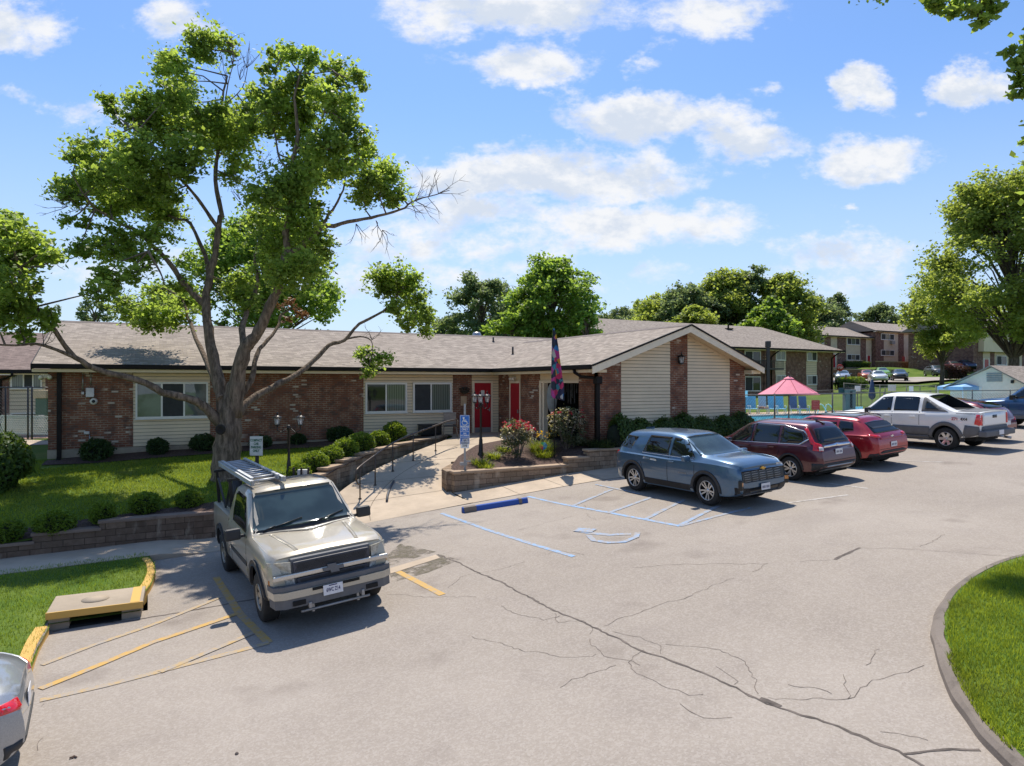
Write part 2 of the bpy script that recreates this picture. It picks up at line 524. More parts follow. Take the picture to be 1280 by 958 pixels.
M_BLOCK = block2('split_face_block', (0.31, 0.225, 0.155))
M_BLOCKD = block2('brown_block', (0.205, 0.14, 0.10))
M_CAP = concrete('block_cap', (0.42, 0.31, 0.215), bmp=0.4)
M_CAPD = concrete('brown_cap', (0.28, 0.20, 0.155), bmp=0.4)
def paint(name, col, worn=0.5):
 m_, b, bs, out = newmat(name)
 oc = OC(b)
 w = b.m('ADD', b.m('MULTIPLY', b.noise(oc, 7, 6, .75), .9), b.m('MULTIPLY', b.noise(oc, 60, 3, .7), .45))
 c = b.mix(b.mr(w, worn, worn + .28), c4(col), (0.34, 0.30, 0.26, 1))
 b.put(bs.inputs['Base Color'], c)
 bs.inputs['Roughness'].default_value = 0.85
 return m_
M_PYEL = paint('yellow_paint', (0.55, 0.33, 0.075), 0.58)
M_PYELF = paint('faded_yellow_paint', (0.48, 0.32, 0.12), 0.50)
M_PBLUE = paint('pale_blue_paint', (0.20, 0.40, 0.68), 0.53)
M_PBLUE2 = paint('faded_blue_paint', (0.225, 0.37, 0.58), 0.50)
M_PWHITE = paint('faded_white_paint', (0.60, 0.57, 0.53), 0.50)
M_STOPBLUE = paint('wheel_stop_blue', (0.035, 0.095, 0.36), 0.78)
M_KERBYEL = paint('kerb_yellow', (0.62, 0.38, 0.10), 0.80)
M_CRACK = plain('crack_filler', (0.16, 0.128, 0.105), 0.95, var=0.4, scale=9)
M_SEAM = plain('tar_seam', (0.125, 0.102, 0.086), 0.95, var=0.4, scale=5)
M_MULCH = plain('mulch', (0.085, 0.05, 0.038), 0.98, var=0.55, scale=16, bmp=1.0)
def grass_ground():
 m_, b, bs, out = newmat('lawn_soil')
 oc = OC(b)
 n = b.noise(oc, 0.5, 6, .65); n2 = b.noise(oc, 9, 5, .7)
 c = b.mix(b.mr(n, .35, .68), (0.085, 0.150, 0.022, 1), (0.150, 0.205, 0.040, 1))
 c = b.mix(b.mr(n2, .45, .75, 0, .6), c, (0.035, 0.06, 0.012, 1))
 c = b.mix(b.mr(b.noise(oc, .23, 4, .6), .56, .75, 0, .5), c, (0.19, 0.18, 0.055, 1))
 b.put(bs.inputs['Base Color'], c)
 bs.inputs['Roughness'].default_value = 0.95
 bs.inputs['Specular IOR Level'].default_value = 0.1
 bump(b, bs, n2, 0.8, 0.05)
 return m_
M_GRASS = grass_ground()
def leaf_mat(name, dark, light, trans=0.45, tcol=None, rough=0.5):
 m_, b, bs, out = newmat(name)
 g = b.n('ShaderNodeNewGeometry')
 oc = OC(b)
 r = g.outputs['Random Per Island']
 cl = b.noise(oc, 0.9, 3, .6)
 f = b.m('ADD', b.m('MULTIPLY', r, .55), b.m('MULTIPLY', b.mr(cl, .35, .65), .45))
 c = b.mix(f, c4(dark), c4(light))
 if 'blade' in name: c = b.mix(b.mr(b.noise(oc, .8, 4, .65), .52, .72, 0, .65), c, (.30, .27, .09, 1))
 b.put(bs.inputs['Base Color'], c)
 bs.inputs['Roughness'].default_value = rough
 bs.inputs['Specular IOR Level'].default_value = 0.35
 tr = b.n('ShaderNodeBsdfTranslucent')
 tc = tcol or (light[0] * 2.3, light[1] * 2.1, light[2] * 0.9)
 b.put(tr.inputs[0], b.mix(f, c4([x * .45 for x in tc]), c4(tc)))
 mx = b.n('ShaderNodeMixShader')
 mx.inputs[0].default_value = trans
 b.t.links.new(bs.outputs[0], mx.inputs[1]); b.t.links.new(tr.outputs[0], mx.inputs[2])
 b.t.links.new(mx.outputs[0], out.inputs[0])
 return m_
M_LEAF = leaf_mat('maple_leaf', (0.088, 0.160, 0.042), (0.245, 0.345, 0.080), .57, (.62, .80, .11))
M_LEAFB = leaf_mat('tree_leaf_fresh', (0.090, 0.175, 0.042), (0.195, 0.315, 0.066), .55, (.50, .70, .08))
M_LEAFD = leaf_mat('tree_leaf_dark', (0.085, 0.140, 0.062), (0.165, 0.235, 0.100), .5, (.38, .48, .16))
M_LEAFO = leaf_mat('tree_leaf_olive', (0.115, 0.170, 0.048), (0.250, 0.325, 0.080), .58, (.62, .72, .11))
M_DEAD = leaf_mat('dead_leaf', (0.16, 0.075, 0.03), (0.34, 0.17, 0.075), .3, (.4, .2, .08))
M_BOX = leaf_mat('boxwood_leaf', (0.095, 0.17, 0.022), (0.22, 0.32, 0.04), .4, (.45, .58, .04))
M_YEW = leaf_mat('yew_leaf', (0.025, 0.055, 0.018), (0.065, 0.11, 0.032), .25)
M_HEDGE = leaf_mat('hedge_leaf', (0.035, 0.08, 0.020), (0.10, 0.165, 0.036), .35)
M_ROSE = leaf_mat('rose_leaf', (0.040, 0.065, 0.028), (0.14, 0.155, 0.085), .25)
M_BLOOM = leaf_mat('rose_bloom', (0.45, 0.012, 0.03), (0.75, 0.06, 0.10), .3, (.7, .05, .08))
M_WITHER = leaf_mat('withered_bloom', (0.30, 0.27, 0.19), (0.50, 0.46, 0.35), .3)
M_LILY = leaf_mat('lily_leaf', (0.095, 0.15, 0.018), (0.22, 0.27, 0.035), .4)
M_YFLOW = leaf_mat('yellow_bloom', (0.6, 0.32, 0.01), (0.8, 0.5, 0.03), .3)
M_BLADE = leaf_mat('grass_blade', (0.100, 0.18, 0.020), (0.235, 0.335, 0.045), .45, (.42, .54, .04))
M_BLADE2 = leaf_mat('grass_blade_yellow', (0.120, 0.200, 0.018), (0.285, 0.365, 0.038), .5, (.48, .56, .04))  # lighter, yellower grass colour of the island and the lawn
M_LIRI = leaf_mat('border_grass', (0.030, 0.055, 0.018), (0.085, 0.12, 0.045), .3)
def bark(name, c, sc=1.0):
 m_, b, bs, out = newmat(name)
 oc = OC(b)
 v = b.vm('MULTIPLY', oc, (7 * sc, 7 * sc, 1.4 * sc))
 n = b.noise(v, 1.6, 7, .7)
 col = b.mix(b.mr(n, .35, .68), c4([x * .45 for x in c]), c4([x * 1.35 for x in c]))
 col = b.mix(b.mr(b.noise(oc, 1.2, 4, .6), .55, .75, 0, .5), col, (0.20, .17, .14, 1))
 b.put(bs.inputs['Base Color'], col)
 bs.inputs['Roughness'].default_value = .95
 bs.inputs['Specular IOR Level'].default_value = .15
 bump(b, bs, n, 0.9, 0.06)
 return m_
M_BARK = bark('maple_bark', (0.225, 0.168, 0.122))
M_BARKF = bark('tree_bark', (0.15, 0.12, 0.095))
M_TWIG = plain('bare_twig', (0.15, 0.12, 0.10), 0.9, var=.2)
def water():
 m_, b, bs, out = newmat('pool_water')
 oc = OC(b)
 b.put(bs.inputs['Base Color'], b.mix(b.noise(oc, 1.5, 3, .5), (0.02, 0.42, 0.66, 1), (0.07, 0.58, 0.80, 1)))
 bs.inputs['Roughness'].default_value = .05
 bump(b, bs, b.noise(oc, 5, 3, .6), .25, .03)
 return m_
M_WATER = water()
m_, b, bs, out = newmat('mossy_damp_patch')
n = b.noise(OC(b), 2.3, 6, .7)
b.put(bs.inputs['Base Color'], b.mix(b.mr(b.noise(OC(b), 8, 4, .6), .4, .6), (.13, .115, .075, 1), (.20, .17, .135, 1)))
bs.inputs['Roughness'].default_value = .95
b.put(bs.inputs['Alpha'], b.mr(n, .40, .58, 0, .85))
M_STAIN = m_
m_, b, bs, out = newmat('flag_cloth')
vo = b.n('ShaderNodeTexVoronoi'); b.put(vo.inputs['Vector'], b.vm('MULTIPLY', OC(b), (1.6, .4, 1))); vo.inputs['Scale'].default_value = 5.5
r = b.sep(vo.outputs['Color'])[0]
cr = b.ramp(r, [(0, (.02, .03, .05)), (.20, (.50, .03, .12)), (.36, (.42, .05, .24)), (.50, (.60, .32, .03)), (.60, (.03, .18, .42)), (.70, (.02, .03, .07)), (.84, (.04, .22, .28)), (.94, (.45, .45, .43))])
cr.node.color_ramp.interpolation = 'CONSTANT'
b.put(bs.inputs['Base Color'], cr); bs.inputs['Roughness'].default_value = .75
M_FLAG = m_
# ------------------------------------------------------------------ terrain
_xs = np.arange(-60, 140, 0.25)
_zl = np.interp(_xs, [-60, -14, -4, 0, 2, 7, 12.2, 16.3, 19.2, 24.4, 33, 45, 60, 140],
    [-1.6, -.40, -.06, .03, .12, .57, 1.00, 1.17, 1.33, 1.66, 1.95, 2.25, 2.6, 4.0])
_k = np.hanning(17); _k /= _k.sum()
_zp = np.concatenate([np.full(8, _zl[0]), _zl, np.full(8, _zl[-1])])
_zs = np.convolve(_zp, _k, 'valid')
def zl(s, t=0.0):
 return float(np.interp(s, _xs, _zs))
def zlot(s, t): return zl(s)
# far ground: control points seen in the photograph (pixel x, pixel y, distance)
_cp = [P(*a) for a in [(30, 545, 36), (60, 530, 45), (-200, 545, 40), (300, 500, 60), (600, 492, 70), (960, 494, 76), (870, 497, 74), (1040, 493, 76),
       (1050, 509, 56), (1120, 503, 60), (1200, 503, 60), (1265, 492, 60), (1150, 488, 74), (1230, 482, 80), (1060, 480, 90), (1100, 478.5, 91), (1150, 478.5, 91), (1200, 477, 92), (1010, 482, 96),
       (1060, 474, 98), (1150, 473, 98), (1100, 459, 112), (1000, 461, 112), (1230, 464, 105), (1330, 464, 105), (1300, 500, 50), (1400, 500, 50),
       (640, 470, 150), (200, 478, 150), (1000, 462, 160), (1300, 462, 160), (-300, 478, 120)]]
_cp = [(p.x, p.y, p.z) for p in _cp] + [(24, 23, 1.72), (30, 24, 1.72), (30, 36, 1.72), (38, 34, 1.72), (45, 24, 1.75), (46, 36, 1.75), (24, 36, 1.72),
       (-3.5, 29, 1.50), (-6, 27, 1.45), (-4, 33, 1.5), (-15, 27, 1.2), (5, 34, 1.75), (15, 34, 1.78), (22.5, 28, 1.74), (52, 25, 1.9), (60, 22, 2.1)]
_cpa = np.array(_cp)
def T(s, t):
 d2 = (_cpa[:, 0] - s) ** 2 + (_cpa[:, 1] - t) ** 2 + 4.0
 w = d2 ** -1.6
 far = float((w * _cpa[:, 2]).sum() / w.sum())
 k = sstep(18.6, 22.5, t)
 return lerp(zl(s), far, k)
ZTOP = ([-20, -12, -3, 1.4, 5, 7, 9.3, 11.2, 16], [-.25, .0, .40, .74, 1.10, 1.42, 1.72, 1.9, 1.95])
ZWALL = ([-20, -12, -3, 0, 12], [.8, 1.1, 1.45, 1.58, 1.80])
def zlawn(s, t):
 f = max(0.0, min(1.0, (t - 18.9) / (27.15 - 18.9)))
 return lerp(float(np.interp(s, *ZTOP)), float(np.interp(s, *ZWALL)), f ** 0.85) + 0.05 * math.sin(s * .7) * math.sin(t * .5) * (1 - f)
def zbed(s, t):
 f = max(0.0, min(1.0, (t - 18.9) / 3.0))
 return lerp(float(np.interp(s, [7.5, 12.0, 12.4, 12.95, 14, 20], [1.27, 1.31, 1.40, 1.68, 1.75, 1.77])), 1.82, f)
RAMP = [  # left edge, right edge (s, t, z)
 ((3.3, 17.3, .22), (8.0, 17.3, .66)), ((3.9, 18.6, .36), (8.0, 18.7, .70)), ((4.6, 19.7, .62), (8.3, 19.6, .80)), ((5.6, 21.0, .90), (9.0, 20.6, 1.06)), ((7.0, 22.4, 1.20), (10.2, 21.8, 1.33)),
 ((8.6, 23.6, 1.50), (11.7, 23.0, 1.58)), ((10.2, 24.8, 1.74), (13.0, 24.0, 1.76)), ((11.0, 25.8, 1.80), (13.80, 25.0, 1.80)), ((11.2, 27.1, 1.81), (13.80, 27.1, 1.81))]
def inrect(s, t):
 if t < 18.9 and s < 64 and t > -32 and s > -42: return True
 if 18.0 < t < 27.0 and -15.5 < s < 21.5: return True
 if 22.5 < t < 37.5 and 22.3 < s < 51.5: return True
 return False
gx = sorted(set(list(np.arange(-22, 70, 0.5)) + list(np.arange(-60, -22, 4.0)) + list(np.arange(70, 130, 3.0)) + list(np.linspace(-500, -60, 9)) + list(np.linspace(130, 900, 12))))
gy = sorted(set(list(np.arange(-34, 60, 0.5)) + list(np.arange(60, 150, 3.0)) + list(np.linspace(-200, -34, 6)) + list(np.linspace(150, 900, 10))))
vs = []
for y in gy:
 for x in gx:
  z = T(min(max(x, -150), 200), min(y, 260))
  if inrect(x, y): z = min(z, zl(x)) - 0.30
  vs.append((x, y, z))
nx = len(gx)
fs = [(j * nx + i, j * nx + i + 1, (j + 1) * nx + i + 1, (j + 1) * nx + i) for j in range(len(gy) - 1) for i in range(nx - 1)]
ground = tag(quick(vs, fs, 'ground', M_GRASS, smooth=True), kind='structure')
def sheet(name, s0, s1, t0, t1, zf, m_, step=0.5, keep=None, kind='structure', parent=None):
 ns = max(1, int(round((s1 - s0) / step))); n_t = max(1, int(round((t1 - t0) / step)))
 v = []; idx = {}
 def vid(i, j):
  k = (i, j)
  if k not in idx:
   s = lerp(s0, s1, i / ns); t = lerp(t0, t1, j / n_t)
   idx[k] = len(v); v.append((s, t, zf(s, t)))
  return idx[k]
 f = []
 for j in range(n_t):
  for i in range(ns):
   if keep:
    s = lerp(s0, s1, (i + .5) / ns); t = lerp(t0, t1, (j + .5) / n_t)
    if not keep(s, t): continue
   f.append((vid(i, j), vid(i + 1, j), vid(i + 1, j + 1), vid(i, j + 1)))
 return tag(quick(v, f, name, m_, parent, smooth=True), kind=kind)
def LK(s, t):      # the parking lot's outline
 if s < 0.1 and t > 13.4: return False
 if s < 21.2 and t > 17.3: return False
 return True
lot = sheet('parking_lot', -42, 64, -32, 19, zlot, M_ASPH, 0.5, LK)
def inpoly(x, y, poly):
 c = False; n = len(poly)
 for i in range(n):
  x1, y1 = poly[i][0], poly[i][1]; x2, y2 = poly[(i + 1) % n][0], poly[(i + 1) % n][1]
  if (y1 > y) != (y2 > y) and x < (x2 - x1) * (y - y1) / (y2 - y1) + x1: c = not c
 return c
def patch(name, poly, zf, m_, step=0.4, kind='structure', parent=None, thick=0.0):
 """a sheet filling a plan polygon, following zf"""
 pts = []
 n = len(poly)
 for i in range(n):
  a = Vector(poly[i][:2]); b_ = Vector(poly[(i + 1) % n][:2])
  k = max(1, int((b_ - a).length / step))
  for j in range(k): pts.append(a.lerp(b_, j / k))
 nb = len(pts)
 xs = [p.x for p in pts]; ys = [p.y for p in pts]
 inner = []
 for x in np.arange(min(xs), max(xs), step):
  for y in np.arange(min(ys), max(ys), step):
   if inpoly(x, y, pts) and min((Vector((x, y)) - p).length for p in pts) > step * .45: inner.append(Vector((x, y)))
 r = delaunay_2d_cdt(pts + inner, [(i, (i + 1) % nb) for i in range(nb)], [list(range(nb))], 1, 1e-5)
 v = [(p.x, p.y, zf(p.x, p.y)) for p in r[0]]
 o = quick(v, [tuple(f) for f in r[2]], name, m_, parent, smooth=True)
 # face up
 me = o.data
 if len(me.polygons) and me.polygons[0].normal.z < 0: me.flip_normals()
 return tag(o, kind=kind) if kind else o
# island of grass on the right with its kerb
def lotpx(px, py, dz=0.0):
 p = G(px, py, zlot); return (p.x, p.y)
isl = [lotpx(*a) for a in [(1330, 1040), (1288, 993), (1252, 957), (1222, 925), (1197, 890), (1178, 850), (1166, 812), (1164, 790), (1169, 768), (1186, 744), (1215, 722), (1250, 707), (1290, 697), (1340, 688)]]
def smooth_line(p, n=6, closed=False):
 out = []
 P_ = [Vector(q) for q in p]
 m_ = len(P_)
 rng = range(m_ if closed else m_ - 1)
 for i in rng:
  a = P_[(i - 1) % m_] if (closed or i > 0) else P_[i] * 2 - P_[i + 1]
  b_ = P_[i]; c = P_[(i + 1) % m_]
  d_ = P_[(i + 2) % m_] if (closed or i + 2 < m_) else c * 2 - b_
  for j in range(n):
   t = j / n
   out.append(0.5 * ((2 * b_) + (c - a) * t + (2 * a - 5 * b_ + 4 * c - d_) * t * t + (3 * b_ - a - 3 * c + d_) * t ** 3))
 if not closed: out.append(P_[-1])
 return out
_e0 = Vector(isl[0]); _e1 = Vector(isl[-1])
isl_full = [(_e0.x + 1.2, _e0.y - 1.0)] + isl + [(_e1.x + 5.5, _e1.y - 0.2), (_e1.x + 7, _e1.y - 5), (_e1.x + 4, _e1.y - 11)]
isl_s = smooth_line(isl_full, 6, True)
def kerb_sweep(name, line, w, h, m_, zf, inward, closed=False, bev=0.03, kind='structure', parent=None, wob=0.0):
 """raised kerb following a plan line; `inward` (+1/-1) is the side its body lies on"""
 v = []; f = []
 n = len(line)
 prof = [(0, -0.1), (0.015, h - bev), (0.015 + bev, h), (w - .01, h + .002), (w, h - .02), (w, -0.1)]
 for i in range(n):
  a = line[(i - 1) % n] if (closed or i > 0) else line[i]
  c = line[(i + 1) % n] if (closed or i < n - 1) else line[i]
  t = Vector((c[0] - a[0], c[1] - a[1])).normalized()
  nr = Vector((-t.y, t.x)) * inward
  z = zf(line[i][0], line[i][1])
  for (o_, hh) in prof:
   wb = mnoise.noise(Vector((line[i][0] * 2, line[i][1] * 2, o_ * 9))) * wob
   v.append((line[i][0] + nr.x * (o_ + wb), line[i][1] + nr.y * (o_ + wb), z + hh + wb * .5))
 k = len(prof)
 for i in range(n if closed else n - 1):
  for j in range(k - 1):
   a, b_ = i * k + j, ((i + 1) % n) * k + j
   f.append((a, b_, b_ + 1, a + 1))
 if not closed:
  f.append(tuple(range(k))); f.append(tuple(reversed(range((n - 1) * k, n * k))))
 o = quick(v, f, name, m_, parent)
 bm = BM(); bm.from_mesh(o.data); fix(bm); bm.to_mesh(o.data); bm.free()
 return tag(o, kind=kind) if kind else o
_ar = sum((isl_s[i].x * isl_s[(i + 1) % len(isl_s)].y - isl_s[(i + 1) % len(isl_s)].x * isl_s[i].y) for i in range(len(isl_s)))
INW = 1 if _ar > 0 else -1
kerb_sweep('kerb', isl_s, 0.155, 0.125, M_KERB, zlot, INW, True, 0.05, wob=0.03)
_cent = sum((Vector(p) for p in isl_s), Vector((0, 0))) / len(isl_s)
isl_in = []
for i, p in enumerate(isl_s):
 t = (isl_s[(i + 1) % len(isl_s)] - isl_s[i - 1]).normalized()
 isl_in.append(p + Vector((-t.y, t.x)) * INW * 0.14)
def zisl(s, t):
 dmin = min((Vector((s, t)) - p).length for p in isl_s)
 return zl(s) + 0.118 + 0.14 * sstep(0.1, 2.5, dmin)
patch('island_lawn', isl_in, zisl, M_GRASS, 0.5)
# left: strip lawn, storm inlet, yellow kerbs, sidewalk -----------------------------
def at(px, py, h=0.0):
 """plan point seen at a pixel on the lot raised by h"""
 p = G(px, py, lambda s, t: zl(s) + h); return Vector((p.x, p.y))
k_curve = [at(180, 750), at(189, 738), at(195, 722), at(193, 710), at(188, 704)]
inl = [at(60, 790), at(176, 772)]
sA, sB = inl[0], inl[1]
KSIDE = -1
strip = [(-16, 13.5), (-7, 13.6)]
k_left = [at(62, 793), at(50, 815), at(42, 838), at(30, 868), at(5, 920)]
strip_poly = [(-16, 17.5), (at(0, 727, .12).x, 17.5), (at(184, 699, .12).x, 17.5)] + [tuple(p) for p in reversed(k_curve[:4])] + [tuple(sB), tuple(sA)] + [tuple(p) for p in k_left] + [(k_left[-1].x - 6, k_left[-1].y + 2)]
strip_poly = [Vector(p) for p in strip_poly]
def zstrip(s, t): return zl(s) + 0.115
patch('verge_lawn', strip_poly, zstrip, M_GRASS, 0.4)
kerb_sweep('kerb', smooth_line(k_curve, 5), 0.17, 0.135, M_KERBYEL, zlot, 1, False, 0.03, wob=0.008)
kerb_sweep('kerb', smooth_line(k_left, 4), 0.20, 0.14, M_KERBYEL, zlot, KSIDE, False, 0.03, wob=0.008)
sheet('sidewalk', -16, 3.6, 17.2, 18.72, lambda s, t: zl(s) + 0.008 + 0.122 * sstep(1.3, 0.1, s), M_CONC, 0.33)
sheet('sidewalk', 8.0, 21.2, 17.3, 18.72, lambda s, t: zl(s) + 0.012 + 0.07 * sstep(17.3, 18.6, t), M_CONC, 0.4)
quick([(s, 17.2, zl(s) + (h if h else 0.008 + 0.122 * sstep(1.3, 0.1, s)) - (0 if not h else 0)) for s in np.linspace(-16, 3.6, 60) for h in (0, -.2)], [(2 * i, 2 * i + 1, 2 * i + 3, 2 * i + 2) for i in range(59)], 'sidewalk_edge', M_CONC)['kind'] = 'structure'
# walkway up to the doors
rv, rf = [], []
NS, NC = 60, 8
def ramp_edge(u, k):
 x = u * (len(RAMP) - 1); i = min(int(x), len(RAMP) - 2); f = x - i
 pts = [Vector(r[k]) for r in RAMP]
 a = pts[max(i - 1, 0)]; b_ = pts[i]; c = pts[i + 1]; d_ = pts[min(i + 2, len(pts) - 1)]
 return 0.5 * ((2 * b_) + (c - a) * f + (2 * a - 5 * b_ + 4 * c - d_) * f * f + (3 * b_ - a - 3 * c + d_) * f ** 3)
for i in range(NS + 1):
 a, b_ = ramp_edge(i / NS, 0), ramp_edge(i / NS, 1)
 for j in range(NC + 1): rv.append(a.lerp(b_, j / NC) + Vector((0, 0, .012)))
for i in range(NS):
 for j in range(NC):
  k = i * (NC + 1) + j
  rf.append((k, k + 1, k + NC + 2, k + NC + 1))
walk = tag(quick(rv, rf, 'walkway', M_CONC, smooth=True), kind='structure')
_wb = BVHTree.FromPolygons([tuple(v) for v in rv], rf)
def zwalk(s, t):
 h = _wb.ray_cast(Vector((s, t, 30)), Vector((0, 0, -1)))
 return h[0].z if h[0] else None
# lawn between the wall and the building, mulch beds
def lawn_keep(s, t):
 # right limit: the stepped wall along the walkway
 pts = [(3.3, 18.6), (4.55, 20.0), (5.45, 21.2), (6.85, 22.6), (8.45, 23.9), (10.1, 25.1), (10.95, 26.2), (11.0, 27.2)]
 for a, b_ in zip(pts, pts[1:]):
  if a[1] <= t <= b_[1]:
   return s < lerp(a[0], b_[0], (t - a[1]) / (b_[1] - a[1])) - .45
 return s < 3.0
sheet('lawn', -16, 11.2, 18.76, 27.16, zlawn, M_GRASS, 0.35, lawn_keep)
def mulch_bed(name, poly, zf):
 return patch(name, [Vector(p) for p in poly], zf, M_MULCH, 0.3)
mulch_bed('mulch_bed', [(-3.0, 26.3), (-1.5, 25.9), (1, 25.9), (4, 26.0), (6.5, 25.4), (9.8, 25.15), (10.9, 26.3), (10.9, 27.15), (-2.9, 27.15)], lambda s, t: zlawn(s, t) + .03)
mulch_bed('mulch_bed', [(-9, 18.85), (3.1, 18.85), (4.3, 20.05), (5.3, 21.25), (6.7, 22.65), (8.3, 23.95), (9.9, 25.15), (10.9, 26.1), (9.0, 25.5), (7.2, 24.5), (5.4, 23.2), (4.1, 21.9), (3.0, 20.5), (2.2, 19.6), (-9, 19.5)], lambda s, t: zlawn(s, t) + .025)
mulch_bed('planter_bed', [(8.05, 18.8), (20.4, 18.8), (20.4, 19.40), (13.86, 19.40), (13.78, 24.6), (13.0, 24.02), (11.7, 23.02), (10.2, 21.82), (9.0, 20.62), (8.32, 19.62)], zbed)
# pool, its deck and water
sheet('pool_deck', 22.2, 52, 22.2, 38, lambda s, t: 1.735, M_DECK, 2.0, lambda s, t: not (26 < s < 46 and 24.8 < t < 33.8))
bm = BM()
for (a, b_) in [((26.2, 24.2, 1.2), (46.2, 24.5, 1.765)), ((26.2, 34.2, 1.2), (46.2, 34.5, 1.765)), ((25.9, 24.2, 1.2), (26.2, 34.5, 1.763)), ((46.2, 24.2, 1.2), (46.5, 34.5, 1.763))]: box2(bm, a, b_)
tag(obj('pool_coping', bm, plain('pool_coping', (.62, .60, .56), .6)), kind='structure')
sheet('pool_water', 26.2, 46.2, 24.5, 34.2, lambda s, t: 1.64, M_WATER, 2.0)
# paint and cracks on the asphalt ---------------------------------------------------
_zoff = [0.004]
def lot_line(name, pxs, w, m_, h=None, n=None, jag=0.0, parent=None, taper=False, fine=False):
 """strip of paint or filler along a polyline given as seen on the lot"""
 h = 0.005 if h is None else h
 pts = [at(*p) for p in pxs]
 line = []
 for a, b_ in zip(pts, pts[1:]):
  k = max(2, int((b_ - a).length / (0.07 if jag else 0.18)))
  for j in range(k): line.append(a.lerp(b_, j / k))
 line.append(pts[-1])
 if jag:
  seed = random.Random(int(pxs[0][0] * 31 + pxs[0][1]))
  off = 0.0
  for i in range(1, len(line) - 1):
   off = off * .82 + seed.uniform(-jag, jag)
   t = (line[i + 1] - line[i - 1]).normalized()
   line[i] = line[i] + Vector((-t.y, t.x)) * off
 v, f = [], []
 for i, p in enumerate(line):
  t = (line[min(i + 1, len(line) - 1)] - line[max(i - 1, 0)]).normalized()
  nr = Vector((-t.y, t.x))
  ww = w * (1.0 if not jag else 0.45 + 0.7 * abs(mnoise.noise(Vector((p.x * 3, p.y * 3, 0)))) + .8 * abs(mnoise.noise(Vector((p.x * 11, p.y * 11, 3)))))
  if taper: ww *= max(0.25, 1 - i / len(line))
  for sg in (1, -1):
   q = p + nr * sg * ww / 2
   v.append((q.x, q.y, zl(q.x) + h))
 for i in range(len(line) - 1):
  if fine and mnoise.noise(Vector((line[i].x * 1.3, line[i].y * 1.3, 7))) < -.22: continue
  f.append((2 * i, 2 * i + 1, 2 * i + 3, 2 * i + 2))
 o = quick(v, f, name, m_, parent)
 if len(o.data.polygons) and o.data.polygons[0].normal.z < 0: o.data.flip_normals()
 return tag(o, kind='structure')
# yellow no-parking hatch by the inlet
lot_line('road_marking', [(270, 722), (300, 768), (336, 804)], .13, M_PYEL, .006)
lot_line('road_marking', [(336, 804), (230, 832), (130, 858), (50, 876)], .12, M_PYELF, .0075)
lot_line('road_marking', [(52, 832), (120, 806), (190, 782), (278, 746)], .10, M_PYELF, .009)
lot_line('road_marking', [(50, 862), (110, 838), (190, 804), (296, 768)], .12, M_PYEL, .0105)
lot_line('road_marking', [(316, 792), (262, 815), (200, 841)], .11, M_PYELF, .012)
lot_line('road_marking', [(494, 713), (553, 744)], .13, M_PYEL, .006)
# blue accessible bays
lot_line('road_marking', [(552, 642), (610, 663), (660, 679), (717, 696)], .11, M_PBLUE, .006)
lot_line('road_marking', [(660, 621), (700, 630), (760, 641), (850, 658)], .12, M_PBLUE, .006)
lot_line('road_marking', [(850, 658), (940, 635)], .11, M_PBLUE2, .0075)
for a, b_ in [((715, 633), (766, 612)), ((760, 642), (815, 622)), ((806, 650), (856, 625)), ((850, 657), (900, 632))]:
 lot_line('road_marking', [a, b_], .12, M_PBLUE2, .009)
lot_line('road_marking', [(745, 606), (800, 618)], .10, M_PBLUE2, .0105)
lot_line('road_marking', [(985, 641 - 12), (1060, 634 - 15)], .09, M_PWHITE, .006)
lot_line('road_marking', [(1120, 576), (1180, 578)], .09, M_PWHITE, .006)
lot_line('road_marking', [(1032, 604), (1085, 611)], .09, M_PWHITE, .006)
# painted wheelchair symbol
sym = BM()
def symline(pts, w, h):
 pp = [at(*p) for p in pts]
 for a, b_ in zip(pp, pp[1:]):
  t = (b_ - a).normalized(); nr = Vector((-t.y, t.x)) * w / 2; e = t * w * .3
  q = [a - e + nr, a - e - nr, b_ + e - nr, b_ + e + nr]
  fv = [sym.verts.new((p.x, p.y, zl(p.x) + h)) for p in q]
  f_ = sym.faces.new(fv)
  if f_.normal.z < 0 or (f_.normal_update() or f_.normal.z < 0): f_.normal_flip()
  h += .0006
symline([(722, 664), (740, 667), (762, 669), (786, 668)], .16, .006)
symline([(736, 670), (742, 676), (760, 679), (780, 678), (795, 672), (797, 667)], .12, .010)
symline([(724, 663), (738, 664)], .30, .015)
tag(obj('road_marking', sym, M_PBLUE2), kind='structure')
